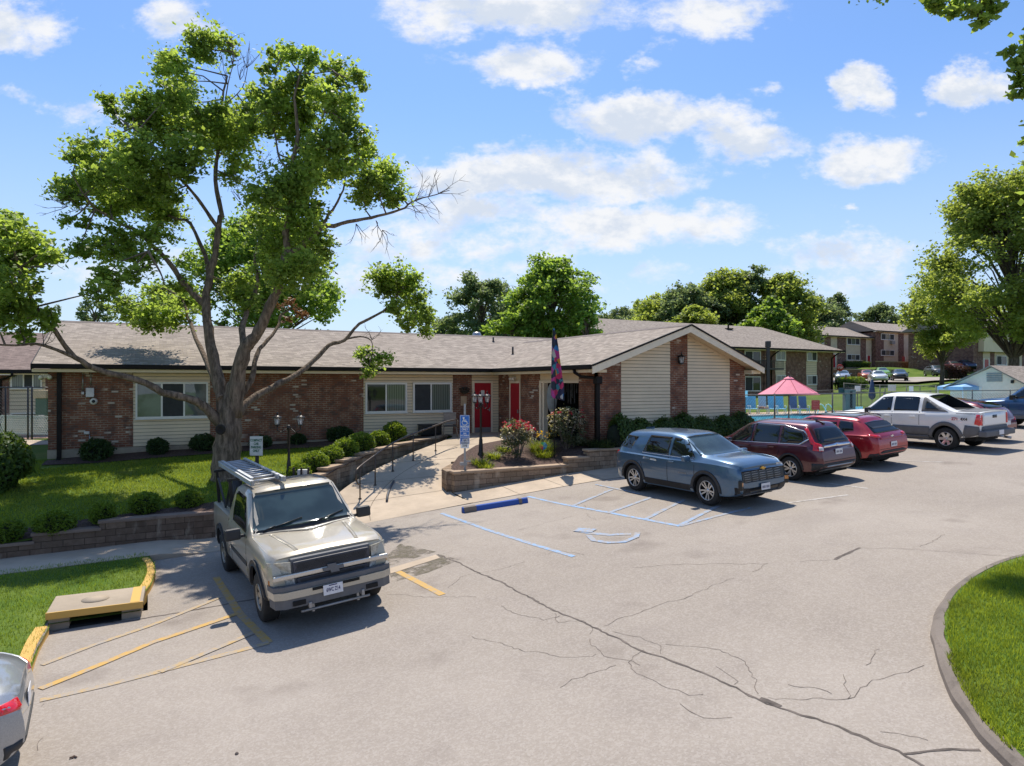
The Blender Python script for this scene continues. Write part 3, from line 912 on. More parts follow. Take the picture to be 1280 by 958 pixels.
# long tar seam and branching cracks
lot_line('pavement_crack', [(548, 694), (600, 716), (640, 735), (690, 762), (745, 786), (800, 812), (850, 832), (900, 852), (960, 878), (1040, 905), (1120, 940), (1160, 965)], .042, M_SEAM, .0045, jag=.02)
lot_line('pavement_crack', [(1128, 943), (1170, 940), (1225, 938)], .042, M_SEAM, .0048, jag=.012)
lot_line('pavement_crack', [(950, 873.5), (975, 884)], .09, M_SEAM, .0052, jag=.01)
lot_line('pavement_crack', [(1044, 700), (1060, 691), (1075, 685)], .075, M_SEAM, .0045, jag=.01)
for c_ in [[(755, 783), (800, 765), (850, 750), (900, 730), (960, 705)], [(832, 806), (862, 806), (900, 812), (930, 828), (946, 850), (948, 868)],
           [(805, 812), (790, 828), (797, 842), (820, 858), (860, 870), (905, 873)], [(740, 785), (742, 806), (762, 822), (800, 832)],
           [(590, 796), (640, 812), (700, 820), (745, 818)], [(700, 770), (680, 776), (630, 762), (600, 748), (560, 747), (480, 744)],
           [(690, 765), (700, 778), (730, 776)], [(766, 790), (800, 794), (815, 800), (824, 808), (826, 818)], [(840, 822), (880, 828), (905, 840), (918, 856)],
           [(1075, 685), (1130, 686), (1180, 689), (1270, 696)], [(1000, 703), (1044, 700)], [(1150, 684), (1165, 676), (1180, 668)],
           [(960, 705), (900, 706), (860, 706), (790, 710)], [(1060, 874), (1090, 856), (1120, 840), (1155, 832)], [(1060, 874), (1060, 845), (1090, 820), (1100, 808)],
           [(960, 872), (1000, 876), (1060, 874)], [(1040, 868), (1020, 858), (985, 856)], [(1100, 915), (1160, 925), (1200, 935)],
           [(55, 880), (52, 905), (47, 935), (40, 965)], [(545, 695), (590, 680), (650, 662), (710, 647), (770, 630)], [(560, 735), (575, 722), (620, 712), (700, 690), (730, 694)],
           [(720, 640), (730, 632), (735, 645), (745, 650)], [(850, 880), (880, 895), (905, 898), (950, 890)], [(700, 860), (740, 840), (770, 832)]]:
 lot_line('pavement_crack', c_, .009, M_CRACK, .0042, jag=.034, fine=True)
lot_line('pavement_crack', [(0, 0)] if False else [(176, 774), (230, 765), (300, 752), (345, 745)], .06, M_SEAM, .0045, jag=.02)
lot_line('pavement_crack', [(66, 790), (110, 782), (176, 774)], .05, M_SEAM, .0045, jag=.02)
# damp mossy gutter patch with the pale concrete lip beside the pickup
patch('damp_patch', [at(*p) for p in [(484, 713), (548, 693), (575, 700), (535, 716), (492, 728)]], lambda s, t: zl(s) + .004, M_STAIN, .2)
patch('gutter_strip', [at(*p) for p in [(470, 716), (545, 694), (550, 698), (475, 722)]], lambda s, t: zl(s) + .009, M_CONC, .2)
patch('damp_patch', [at(*p) for p in [(478, 700), (500, 680), (545, 690), (486, 708)]], lambda s, t: zl(s) + .004, M_STAIN, .2)
# joints in the walkway
def seam_on(zf, pts, w, m_, h=.004):
 v, f = [], []
 pts = [Vector(p) for p in pts]
 line = []
 for a, b_ in zip(pts, pts[1:]):
  k = max(2, int((b_ - a).length / .2))
  line += [a.lerp(b_, j / k) for j in range(k)]
 line.append(pts[-1])
 for i, p in enumerate(line):
  t = (line[min(i + 1, len(line) - 1)] - line[max(i - 1, 0)]).normalized(); nr = Vector((-t.y, t.x)) * w / 2
  for q in (p + nr, p - nr):
   z = zf(q.x, q.y)
   if z is None: z = zf(p.x, p.y)
   if z is None: z = 0
   v.append((q.x, q.y, z + h))
 for i in range(len(line) - 1): f.append((2 * i, 2 * i + 1, 2 * i + 3, 2 * i + 2))
 o = quick(v, f, 'paving_joint', m_)
 if o.data.polygons[0].normal.z < 0: o.data.flip_normals()
 return tag(o, kind='structure')
M_JOINT = plain('paving_joint', (.17, .135, .10), .95)
for u in (0.2, 0.36, 0.52, 0.68, 0.82, 0.92):
 a, b_ = ramp_edge(u, 0), ramp_edge(u, 1)
 seam_on(zwalk, [a.lerp(b_, .02).xy, a.lerp(b_, .98).xy], .018, M_JOINT)
seam_on(zwalk, [ramp_edge(u, 0).lerp(ramp_edge(u, 1), .38).xy for u in np.linspace(.02, .97, 24)], .018, M_JOINT)
for s in np.arange(9.5, 21, 1.5):
 seam_on(lambda a, b_: zl(a) + 0.012 + 0.07 * sstep(17.3, 18.6, b_), [(s, 17.34), (s, 18.68)], .015, M_JOINT)
for s in (-6.2, -4.3, -2.4, -.5):
 seam_on(lambda a, b_: zl(a) + 0.03 + 0.09 * sstep(1.2, 0.2, a), [(s, 17.45), (s, 18.7)], .015, M_JOINT)
# ------------------------------------------------------------------ the clubhouse
EZ, FZ = 4.62, 1.80
T_E, T_W, T_R = 26.52, 27.15, 33.18
ZR1, ZR2 = 6.52, 6.14
S0E, S0W = -3.28, -2.91
S_E, S_W, S_P, S_T, S_RW = 13.18, 13.81, 17.52, 21.27, 20.82
T_GE, T_GW = 18.96, 19.49
club = thing('clubhouse', 'single storey L-shaped red brick and beige siding clubhouse with pale shingle roof and red doors', 'building', (0, 0, 0))
def slab(bm, q, th, mi=0):
 """roof slab: four top corners, given downwards thickness"""
 prism(bm, [Vector(p) - Vector((0, 0, th)) for p in q], (0, 0, th), mi)
# roof of the long wing
bm = BM()
slab(bm, [(S0E, T_E, EZ), (S_T - .3, T_E, EZ), (S_T - .3, T_R, ZR1), (S0E, T_R, ZR1)], .11)
slab(bm, [(S0E, T_R, ZR1), (S_T - .3, T_R, ZR1), (S_T - .3, 2 * T_R - T_E, EZ), (S0E, 2 * T_R - T_E, EZ)], .11)
roof1 = obj('roof', fix(bm), M_ROOFX, club)
bm = BM()
slab(bm, [(S_E, T_GE, EZ), (S_P, T_GE, ZR2), (S_P, 31.6, ZR2), (S_E, 31.6, EZ)], .11)
slab(bm, [(S_P, T_GE, ZR2), (S_T, T_GE, EZ + .03), (S_T, 31.6, EZ + .03), (S_P, 31.6, ZR2)], .11)
roof2 = obj('roof', fix(bm), M_ROOFY, club)
# ridge caps
bm = BM()
prism(bm, [(S0E, T_R - .16, ZR1 - .035), (S0E, T_R, ZR1 + .03), (S0E, T_R + .16, ZR1 - .035)], (S_T - .3 - S0E, 0, 0))
obj('ridge_cap', fix(bm), plain('ridge_shingle', (.20, .165, .15), .95), roof1)
bm = BM()
prism(bm, [(S_P - .16, T_GE + .01, ZR2 - .045), (S_P, T_GE + .01, ZR2 + .03), (S_P + .16, T_GE + .01, ZR2 - .05)], (0, 12.4, 0))
obj('ridge_cap', fix(bm), MATS['ridge_shingle'], roof2)
# gutters and fascia
bm = BM()
box2(bm, (S0E - .02, T_E - .14, EZ - .15), (S_E - .02, T_E - .004, EZ + .005), bev=.02)
obj('gutter', bm, M_GUTTER, club)
bm = BM()
box2(bm, (S_E - .14, T_GE + .03, EZ - .15), (S_E - .004, T_E - .145, EZ + .005), bev=.02)
obj('gutter', bm, M_GUTTER, club)
bm = BM()
box2(bm, (S0E, T_E, EZ - .26), (S_W, T_W + .05, EZ - .16))
box2(bm, (S_E, T_GE + .12, EZ - .261), (S_W + .05, T_E - .002, EZ - .161))
box2(bm, (S_RW - .05, T_GE + .12, EZ - .26), (S_T - .02, 31, EZ - .12))
obj('soffit', bm, M_SOFFIT, club)
def zroofL(s): return EZ + (s - S_E) * (ZR2 - EZ) / (S_P - S_E)
def zroofR(s): return ZR2 + (s - S_P) * (EZ + .03 - ZR2) / (S_T - S_P)
def zroofG(s): return zroofL(s) if s < S_P else zroofR(s)
# gable barge boards (cream, dark drip edge) and sloping soffit
bm = BM()
for (a, za, b_, zb) in [(S_E - .02, EZ - .01, S_P, ZR2 - .004), (S_P, ZR2 - .004, S_T + .02, EZ + .02)]:
 prism(bm, [(a, T_GE - .05, za - .30), (b_, T_GE - .05, zb - .27), (b_, T_GE - .05, zb - .02), (a, T_GE - .05, za - .02)], (0, .05, 0), 0)
 prism(bm, [(a, T_GE - .075, za - .045), (b_, T_GE - .075, zb - .045), (b_, T_GE - .075, zb + .022), (a, T_GE - .075, za + .022)], (0, .075 - .003, 0), 1)
obj('barge_board', fix(bm), [M_CREAM, M_GUTTER], club)
bm = BM()
for (a, za, b_, zb) in [(S_E + .02, EZ, S_P, ZR2), (S_P, ZR2, S_T - .02, EZ + .03)]:
 prism(bm, [(a, T_GE + .002, za - .20), (b_, T_GE + .002, zb - .20), (b_, T_GW + .03, zb - .20), (a, T_GW + .03, za - .20)], (0, 0, .07))
obj('soffit', fix(bm), M_SOFFIT, club)
bm = BM()   # left end barge board
for (a, za, b_, zb) in [(T_E, EZ, T_R, ZR1), (T_R, ZR1, 2 * T_R - T_E, EZ)]:
 prism(bm, [(S0E - .03, a, za - .28), (S0E - .03, b_, zb - .28), (S0E - .03, b_, zb + .01), (S0E - .03, a, za + .01)], (.028, 0, 0))
obj('barge_board', fix(bm), M_GUTTER, club)
M_SGAP = plain('siding_groove_shade', (.20, .16, .11), .9)  # groove coloured dark: the shade under each lap is painted in
def sided(bm, s0, s1, z0, z1, t, ch=.122, lap=.016, top=None, mi=0):
 """lap siding on a wall facing -t, as a sawtooth of boards"""
 z = z0
 while z < z1 - 1e-4:
  zt_ = min(z + ch, z1)
  a, b_ = s0, s1
  if top is not None:
   zm = zt_
   while a < b_ and top(a) < zm: a += .02
   while b_ > a and top(b_) < zm: b_ -= .02
   if b_ - a < .05: break
  g = z + ch * .13
  L2 = lap * 2.0
  v = [bm.verts.new(p) for p in [(a, t - L2, g), (b_, t - L2, g), (b_, t - lap, zt_), (a, t - lap, zt_), (a, t, g), (b_, t, g), (a, t, z), (b_, t, z), (a, t, zt_), (b_, t, zt_)]]
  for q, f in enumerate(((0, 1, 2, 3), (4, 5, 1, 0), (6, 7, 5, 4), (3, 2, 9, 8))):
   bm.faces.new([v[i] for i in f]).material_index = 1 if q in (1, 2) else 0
  z += ch
def wallx(name, s0, s1, z0, z1, t, m_, th=.22, parent=None, proud=0.0):
 bm = BM(); box2(bm, (s0, t - proud, z0), (s1, t + th, z1)); return obj(name, bm, m_, parent or club)
def wally(name, t0, t1, z0, z1, s, m_, th=.22, parent=None, proud=0.0):
 bm = BM(); box2(bm, (s - proud, t0, z0), (s + th, t1, z1)); return obj(name, bm, m_, parent or club)
WT = EZ - .255
# long wing, front wall
wallx('brick_wall', S0W, -.45, FZ - .02, WT, T_W, M_BRICK, proud=.03)
wallx('brick_wall', 2.0, 7.68, FZ - .02, WT, T_W, M_BRICK, proud=.03)
wallx('brick_wall', 11.59, 12.48, FZ - .02, WT, T_W, M_BRICK, proud=.03)
bm = BM(); box2(bm, (S0W - .02, T_W - .05, .9), (S_W, T_W + .2, FZ - .025)); obj('foundation', bm, M_FOUND, club)
for (a, b_) in [(-.45, 2.0), (7.68, 11.59), (12.48, 13.8)]:
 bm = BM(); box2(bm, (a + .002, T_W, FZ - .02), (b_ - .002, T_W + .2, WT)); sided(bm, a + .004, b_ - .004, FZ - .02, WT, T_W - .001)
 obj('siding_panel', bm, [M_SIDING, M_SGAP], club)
# west and gable walls of the right wing
wally('brick_wall', 26.14, T_W - .04, FZ - .02, WT, S_W, M_BRICK, proud=.03)
wally('brick_wall', 23.50, 25.07, FZ - .02, WT, S_W, M_BRICK, proud=.03)
wally('brick_wall', T_GW, 20.69, FZ - .25, WT, S_W, M_BRICK, proud=.03)
wally('siding_panel', 25.072, 26.138, FZ - .02, WT, S_W, M_SIDING)
wally('siding_panel', 20.692, 23.498, 4.10, WT, S_W, M_SIDING)
bm = BM()
for (a, b_) in [(S_W - .03, 14.75), (17.0, 17.83), (20.0, S_RW)]:
 poly = [(a, T_GW - .03, FZ - .3), (b_, T_GW - .03, FZ - .3), (b_, T_GW - .03, zroofG(b_) - .205)]
 if a < S_P < b_: poly.append((S_P, T_GW - .03, ZR2 - .205))
 poly.append((a, T_GW - .03, zroofG(a) - .205))
 bm2 = BM(); prism(bm2, poly, (0, .25, 0)); obj('brick_wall', fix(bm2), M_BRICK, club)
bm.free()
for (a, b_) in [(14.75, 17.0), (17.83, 20.0)]:
 bm = BM()
 prism(bm, [(a + .002, T_GW, FZ - .3), (b_ - .002, T_GW, FZ - .3), (b_ - .002, T_GW, zroofG(b_) - .205), (a + .002, T_GW, zroofG(a) - .205)], (0, .2, 0))
 fix(bm)
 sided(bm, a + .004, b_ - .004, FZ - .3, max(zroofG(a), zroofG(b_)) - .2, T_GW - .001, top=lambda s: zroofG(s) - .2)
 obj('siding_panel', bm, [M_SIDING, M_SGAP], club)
# remaining walls (sides and back, seen from other positions)
bm = BM()
prism(bm, [(S0W, T_W + .22, .9), (S0W, 2 * T_R - T_W, .9), (S0W, 2 * T_R - T_W, WT), (S0W, T_R, ZR1 - .2), (S0W, T_W + .22, WT)], (.2, 0, 0))
obj('brick_wall', fix(bm), M_BRICK, club)
wallx('brick_wall', S0W, S_RW, FZ - .3, WT, 2 * T_R - T_W - .2, M_BRICK)
bm = BM(); box2(bm, (S_RW - .2, T_GW + .225, FZ - .3), (S_RW, 2 * T_R - T_W - .21, WT)); obj('brick_wall', bm, M_BRICK, club)
bm = BM()
prism(bm, [(S_RW - .2, T_E + .3, WT + .003), (S_RW - .2, 2 * T_R - T_E - .3, WT + .003), (S_RW - .2, T_R, ZR1 - .2)], (.198, 0, 0))
obj('brick_wall', fix(bm), M_BRICK, club)
# dark room behind the open front
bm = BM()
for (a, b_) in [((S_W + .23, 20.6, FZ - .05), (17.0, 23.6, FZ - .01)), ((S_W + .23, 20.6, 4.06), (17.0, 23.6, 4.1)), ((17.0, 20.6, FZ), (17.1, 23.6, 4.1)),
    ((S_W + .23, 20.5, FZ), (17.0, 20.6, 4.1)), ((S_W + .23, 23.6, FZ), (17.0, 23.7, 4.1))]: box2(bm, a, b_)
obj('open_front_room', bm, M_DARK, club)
bm = BM()
rnd = random.Random(5)
for k in range(16):
 t = 20.85 + k * .15 + rnd.uniform(-.03, .03); l = rnd.uniform(.25, .85)
 box2(bm, (S_W + .9, t, 3.98 - l), (S_W + .93, t + rnd.uniform(.03, .1), 3.98))
obj('hanging_blind', bm, plain('blind_slats', (.10, .10, .11), .6, var=.5, scale=9), club)
bm = BM()
box2(bm, (S_W - .05, 23.36, FZ), (S_W + .22, 23.498, 4.1)); box2(bm, (S_W - .05, 20.692, 4.0), (S_W + .2, 23.358, 4.098)); box2(bm, (S_W - .06, 23.10, FZ), (S_W + .12, 23.22, 3.998))
obj('opening_frame', bm, M_CREAM, club)
def window_x(s0, s1, z0, z1, t, mull, mats, parent, fr=.075, name='window'):
 """window in a wall facing -t; mull = list of pane boundaries (0..1), mats per pane"""
 t -= .045
 bm = BM()
 box2(bm, (s0, t - .06, z0), (s1, t + .02, z0 + fr)); box2(bm, (s0, t - .06, z1 - fr), (s1, t + .02, z1))
 box2(bm, (s0, t - .06, z0 + fr + .001), (s0 + fr, t + .02, z1 - fr - .001)); box2(bm, (s1 - fr, t - .06, z0 + fr + .001), (s1, t + .02, z1 - fr - .001))
 box2(bm, (s0 - .03, t - .085, z0 - .04), (s1 + .03, t + .01, z0 - .002))
 for m_ in mull[1:-1]:
  x = lerp(s0 + fr, s1 - fr, m_); box2(bm, (x - .03, t - .052, z0 + fr + .001), (x + .03, t + .018, z1 - fr - .001))
 w = obj(name, bm, M_WHITE, parent)
 for i in range(len(mull) - 1):
  a = lerp(s0 + fr, s1 - fr, mull[i]) + .002; b_ = lerp(s0 + fr, s1 - fr, mull[i + 1]) - .002
  bm = BM(); box2(bm, (a, t - .035 + .006 * (i % 2), z0 + fr), (b_, t - .012, z1 - fr)); obj('pane', bm, mats[i], w)
 return w
M_GREFL = glass_mat('window_glass_reflecting', (.16, .18, .17), .02, spec=1.0)
window_x(-.38, 1.93, 2.76, 4.03, T_W, [0, .345, .67, 1], [M_GREFL, M_SCREEN, M_GREFL], club, .06)
window_x(7.74, 9.50, 2.78, 4.02, T_W, [0, .49, 1], [M_GLASS, M_DRAPE], club)
window_x(9.76, 11.50, 2.78, 4.02, T_W, [0, .46, 1], [M_SCREEN, M_DRAPE], club)
def door(s0, s1, z0, z1, t, parent, handle_side=1):
 bm = BM(); box2(bm, (s0, t - .05, z0), (s1, t + .02, z1), bev=.006); d_ = obj('door', bm, M_RED, parent)
 bm = BM()
 box2(bm, (s0 - .09, t - .06, z0), (s0 - .004, t + .03, z1 + .09)); box2(bm, (s1 + .004, t - .06, z0), (s1 + .09, t + .03, z1 + .09)); box2(bm, (s0 - .003, t - .06, z1 + .004), (s1 + .003, t + .03, z1 + .09))
 obj('door_frame', bm, M_CREAM, d_)
 bm = BM(); box2(bm, (s0 + .02, t - .056, z0 + .005), (s1 - .02, t - .049, z0 + .22)); obj('kick_plate', bm, M_GREYMETAL, d_)
 bm = BM(); hx = s1 - .08 if handle_side > 0 else s0 + .08
 box(bm, (hx, t - .07, z0 + 1.0), (.05, .04, .16), bev=.01); box(bm, (hx - .05 * handle_side, t - .10, z0 + 1.0), (.14, .025, .03), bev=.008); obj('handle', bm, M_GREYMETAL, d_)
 return d_
d1 = door(12.60, 13.40, FZ + .03, 4.0, T_W, club)
bm = BM(); box2(bm, (12.92, T_W - .056, 3.42), (13.08, T_W - .051, 3.68)); obj('notice', bm, M_WHITE, d1)
bm = BM(); box2(bm, (12.88, T_W - .056, 3.08), (13.0, T_W - .051, 3.30)); obj('notice', bm, M_WHITE, d1)
# second red door in the west wall of the right wing
bm = BM(); box2(bm, (S_W - .05, 25.13, FZ + .03), (S_W + .02, 25.93, 3.99), bev=.006); d2 = obj('door', bm, M_RED, club)
bm = BM()
box2(bm, (S_W - .06, 25.075, FZ), (S_W + .03, 25.125, 4.08)); box2(bm, (S_W - .06, 25.935, FZ), (S_W + .03, 26.03, 4.08)); box2(bm, (S_W - .06, 25.128, 3.995), (S_W + .03, 25.932, 4.08))
obj('door_frame', bm, M_CREAM, d2)
bm = BM(); box(bm, (S_W - .08, 25.22, FZ + 1.0), (.05, .05, .15), bev=.01); obj('handle', bm, M_GREYMETAL, d2)
def lantern(name, parent, loc, sc=1.0, m_=None):
 """coach lantern: cap, glass, cage bars, base; returns the lantern body object"""
 bm = BM()
 Mx = Matrix.Translation(loc) @ Matrix.Scale(sc, 4)
 lathe(bm, [(0, .30), (.02, .30), (.025, .34), (.012, .37), (0, .385)], 8, Mx)
 lathe(bm, [(.012, .30), (.06, .27), (.135, .225), (.145, .205), (.11, .205), (0, .21)], 8, Mx)
 lathe(bm, [(0, -.03), (.05, -.02), (.075, 0), (.06, .015), (0, .015)], 8, Mx)
 for k in range(6):
  a = k * math.pi / 3
  p0 = Mx @ Vector((.064 * math.cos(a), .064 * math.sin(a), .005)); p1 = Mx @ Vector((.108 * math.cos(a), .108 * math.sin(a), .21))
  tube(bm, [p0, p1], .006 * sc, 4)
 o = obj(name, bm, m_ or M_BRONZE, parent)
 bm = BM(); lathe(bm, [(.058, .012), (.10, .207)], 6, Mx); obj('lamp_glass', bm, M_LGLASS, o)
 bm = BM(); lathe(bm, [(0, .02), (.022, .03), (.03, .09), (.02, .14), (0, .16)], 8, Mx); obj('bulb', bm, M_BULB, o)
 return o
M_LGLASS, _b, _bs, _o = newmat('clear_lamp_glass')
_bs.inputs['Base Color'].default_value = (.8, .8, .78, 1); _bs.inputs['Roughness'].default_value = .08; _bs.inputs['Alpha'].default_value = .35
bl = lantern('wall_lamp', club, Vector((17.42, T_GW - .16, 4.72)), 1.15, M_BLACK)
bm = BM(); box(bm, (17.42, T_GW - .055, 4.86), (.12, .03, .22)); box(bm, (17.42, T_GW - .1, 4.72), (.03, .12, .03)); obj('bracket', bm, M_BLACK, bl)
# floodlights, conduit boxes, dome camera, meter
def flood(parent, p, d_):
 bm = BM(); box(bm, p, (.22, .05, .12) if d_ == 'x' else (.05, .22, .12), bev=.01)
 for k in (-1, 1):
  q = Vector(p) + (Vector((k * .12, -.12, -.03)) if d_ == 'x' else Vector((-.12, k * .12, -.03)))
  lathe(bm, [(0, .08), (.05, .07), (.075, -.05), (0, -.052)], 10, Matrix.Translation(q) @ Matrix.Rotation(R(60) if d_ == 'x' else 0, 4, 'X') @ Matrix.Rotation(R(0) if d_ == 'x' else R(-60), 4, 'Y'))
 obj('flood_light', bm, M_WHITE, parent)
flood(club, (S0W - .06, T_W - .06, 4.22), 'x')
flood(club, (S_W - .04, 25.6, 4.20), 'y')
bm = BM()
tube(bm, [(-1.93, T_W - .05, 4.36), (-1.93, T_W - .05, 3.72)], .015, 6); tube(bm, [(-1.70, T_W - .05, 4.36), (-1.70, T_W - .05, 3.9)], .015, 6)
box(bm, (-1.93, T_W - .06, 3.66), (.08, .06, .10), bev=.01)
obj('conduit', bm, M_GALV, club)
bm = BM(); box(bm, (-1.72, T_W - .09, 3.68), (.24, .13, .32), bev=.015); obj('meter_box', bm, M_GALV, club)
bm = BM()
tube(bm, [(-1.74, T_W - .05, 2.3), (-1.74, T_W - .05, 1.75)], .015, 6); box(bm, (-1.82, T_W - .06, 2.32), (.16, .07, .10), bev=.01)
obj('conduit_box', bm, M_GALV, club)
bm = BM(); lathe(bm, [(.11, .0), (.12, .03), (.09, .10), (0, .12)], 14, Matrix.Translation((-1.62, T_W - .03, 3.38)) @ Matrix.Rotation(R(90), 4, 'X'))
cm = obj('dome_camera', bm, M_WHITE, club)
bm = BM(); lathe(bm, [(.055, .11), (.04, .15), (0, .165)], 12, Matrix.Translation((-1.62, T_W - .03, 3.38)) @ Matrix.Rotation(R(90), 4, 'X')); obj('camera_lens', bm, M_BLACK, cm)
# downspouts
bm = BM(); box2(bm, (-2.66, T_W - .15, 1.5), (-2.53, T_W - .035, 4.47), bev=.01); box(bm, (-2.6, T_W - .2, 1.46), (.13, .26, .10), bev=.01, rx=.35); obj('downspout', bm, M_GUTTER, club)
bm = BM()
box2(bm, (S_W - .17, T_GW - .14, 1.7), (S_W - .04, T_GW - .035, 4.02), bev=.012)
tube(bm, [(S_E - .07, 20.0, EZ - .12), (S_E - .06, 19.95, 4.36), (S_E + .08, 19.75, 4.22), (S_W - .2, 19.45, 4.18), (S_W - .1, T_GW - .09, 4.05)], .055, 8)
box(bm, (S_W - .12, T_GW - .11, 4.10), (.26, .22, .26), bev=.03)
obj('downspout', bm, M_GUTTER, club)
# plaque and hanging basket on the brick pier, roof vents
bm = BM(); box2(bm, (11.95, T_W - .06, 3.02), (12.22, T_W - .031, 3.44), bev=.005); obj('plaque', bm, plain('tan_plaque', (.52, .36, .22), .6), club)
bm = BM(); bx_, ty_ = 12.05, T_W - .22
lathe(bm, [(0, 0), (.12, .03), (.19, .14), (.2, .16), (0, .15)], 12, Matrix.Translation((bx_, ty_, 3.52)))
for k in range(60):
 a = rnd.uniform(0, 6.28); r_ = rnd.uniform(.05, .26); box(bm, (bx_ + r_ * math.cos(a), ty_ + .6 * r_ * math.sin(a), 3.66 + rnd.uniform(-.04, .16)), (.07, .04, .012), rz=rnd.uniform(0, 6), rx=rnd.uniform(-1, 1))
obj('hanging_basket', bm, plain('dried_basket', (.05, .042, .03), .9, var=.4), club)
bm = BM()
lathe(bm, [(.33, 0), (.42, .02), (.40, .08), (.26, .12), (.23, .34), (.17, .42), (0, .44)], 16, Matrix.Translation((15.8, T_R + .5, ZR1 - .18)))
obj('roof_vent', bm, M_GALV, club)
for (p, h) in [((15.9, T_R - 1.3, ZR1 - .42), .28), ((15.3, 28.6, 5.30), .42)]:
 bm = BM(); tube(bm, [p, (p[0], p[1], p[2] + h)], .045, 8); lathe(bm, [(.12, -.0), (.05, .09)], 10, Matrix.Translation(p)); obj('vent_pipe', bm, M_BLACK, club)
# ------------------------------------------------------------------ retaining walls
def stepped_wall(name, label, segs, th, m_, mcap, zb=None, group=None, caph=.07):
 """segs: list of (start (s,t), end (s,t), base z, top z). body + one cap per step"""
 t_ = thing(name, label, 'retaining wall', (segs[0][0][0], segs[0][0][1], segs[0][2]))
 o = Vector(t_.location)
 bm = BM(); bc = BM()
 for i, (a, b_, z0, z1) in enumerate(segs):
  A, Bv = Vector(a), Vector(b_)
  d_ = (Bv - A); L = d_.length; ang = math.atan2(d_.y, d_.x)
  n = Vector((-d_.y, d_.x)).normalized() * th / 2
  mid = (A + Bv) / 2 + n
  box(bm, (mid.x - o.x, mid.y - o.y, (z0 - .25 + z1 - caph) / 2 - o.z), (L, th, z1 - caph - z0 + .25), ang)
  box(bc, (mid.x - o.x, mid.y - o.y, z1 - caph / 2 + .001 - o.z), (L + .07, th + .06, caph), ang, bev=.012)
 obj('block_face', bm, m_, t_)
 obj('cap_stones', bc, mcap, t_)
 return t_
S_L = [(-16, 18.72), (-2.2, 18.72)]
def zsw(s): return zl(s) + .1
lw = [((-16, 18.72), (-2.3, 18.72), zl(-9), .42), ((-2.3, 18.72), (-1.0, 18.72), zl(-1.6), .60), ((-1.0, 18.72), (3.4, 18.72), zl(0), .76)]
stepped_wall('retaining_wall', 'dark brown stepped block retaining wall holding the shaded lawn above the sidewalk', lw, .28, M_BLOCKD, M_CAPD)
# wall with steps following the walkway
edge = [(3.35, 18.75), (4.02, 19.75), (4.75, 20.7), (5.45, 21.5), (6.2, 22.25), (7.0, 22.95), (8.0, 23.75), (9.1, 24.55), (10.2, 25.3), (10.85, 26.0)]
rw = []
for i in range(len(edge) - 1):
 tp = max(zlawn(*edge[i]), zlawn(*edge[i + 1])) + .07
 rw.append((edge[i], edge[i + 1], tp - .75, tp))
stepped_wall('retaining_wall', 'tan block wall stepping up beside the concrete walkway under the round shrubs', rw, .30, M_BLOCK, M_CAP)
pw = [((8.05, 18.72), (12.05, 18.72), .62, 1.36), ((12.05, 18.72), (12.85, 18.72), .9, 1.58), ((12.85, 18.72), (20.5, 18.72), .9, 1.80)]
pws = stepped_wall('retaining_wall', 'tan split-face block planter wall behind the blue wheel stop', pw, .30, M_BLOCK, M_CAP)
bm = BM()
pe = [(8.06, 19.03), (8.15, 19.6), (8.9, 20.65), (10.1, 21.85)]
for i in range(3):
 A, Bv = Vector(pe[i]), Vector(pe[i + 1]); d_ = Bv - A; mid = (A + Bv) / 2 - Vector(pws.location).xy
 zt_ = [1.355, 1.36, 1.42][i]
 box(bm, (mid.x, mid.y, zt_ - .5 - pws.location.z), (d_.length + .05, .28, .98), math.atan2(d_.y, d_.x))
obj('block_face', bm, M_BLOCK, pws)
# storm inlet with yellow lip ------------------------------------------------------
A, Bv = sA, sB
d_ = (Bv - A); ang = math.atan2(d_.y, d_.x); nrm = Vector((-d_.y, d_.x)).normalized()
L = d_.length; mid = (A + Bv) / 2
zb = zl(mid.x)
inlet = thing('storm_drain_inlet', 'concrete storm drain inlet with yellow painted lip in the kerb by the grass strip', 'drain', (mid.x, mid.y, zb), ang)
bm = BM(); box(bm, (0, .50, .235), (L + .06, .98, .10), bev=.012); obj('lid_slab', bm, M_INLET, inlet)
bm = BM(); box(bm, (0, -.002, .233), (L + .07, .03, .112), bev=.004); box(bm, (L / 2 - .09, .50, .2875), (.14, .96, .006)); obj('painted_lip', bm, M_KERBYEL, inlet)
for q in (-1, 1):
 bm = BM(); box(bm, (q * (L / 2 - .14), .35, .04), (.29, .6, .285)); obj('side_block', bm, M_INLET, inlet)
bm = BM(); box(bm, (0, .75, .05), (L - .5, .6, .26)); box(bm, (0, .25, .012), (L - .57, .5, .02)); obj('dark_opening', bm, M_DARK, inlet)
bm = BM(); lathe(bm, [(.10, 0), (.13, .03), (.13, .06), (0, .065)], 20, Matrix.Translation((-.05, .5, .2855)) @ Matrix.Scale(1.6, 4, (1, 0, 0)) @ Matrix.Scale(1.6, 4, (0, 1, 0)) @ Matrix.Scale(.12, 4, (0, 0, 1))); obj('manhole_ring', bm, M_INLET, inlet)
# concrete shoulder behind the left kerb and the little white cone end
patch('kerb_shoulder', [at(62, 775, .12), at(28, 815, .12), at(22, 845, .12), at(36, 832, .12), at(58, 790, .12)], lambda s, t: zl(s) + .128, M_KERB, .2)
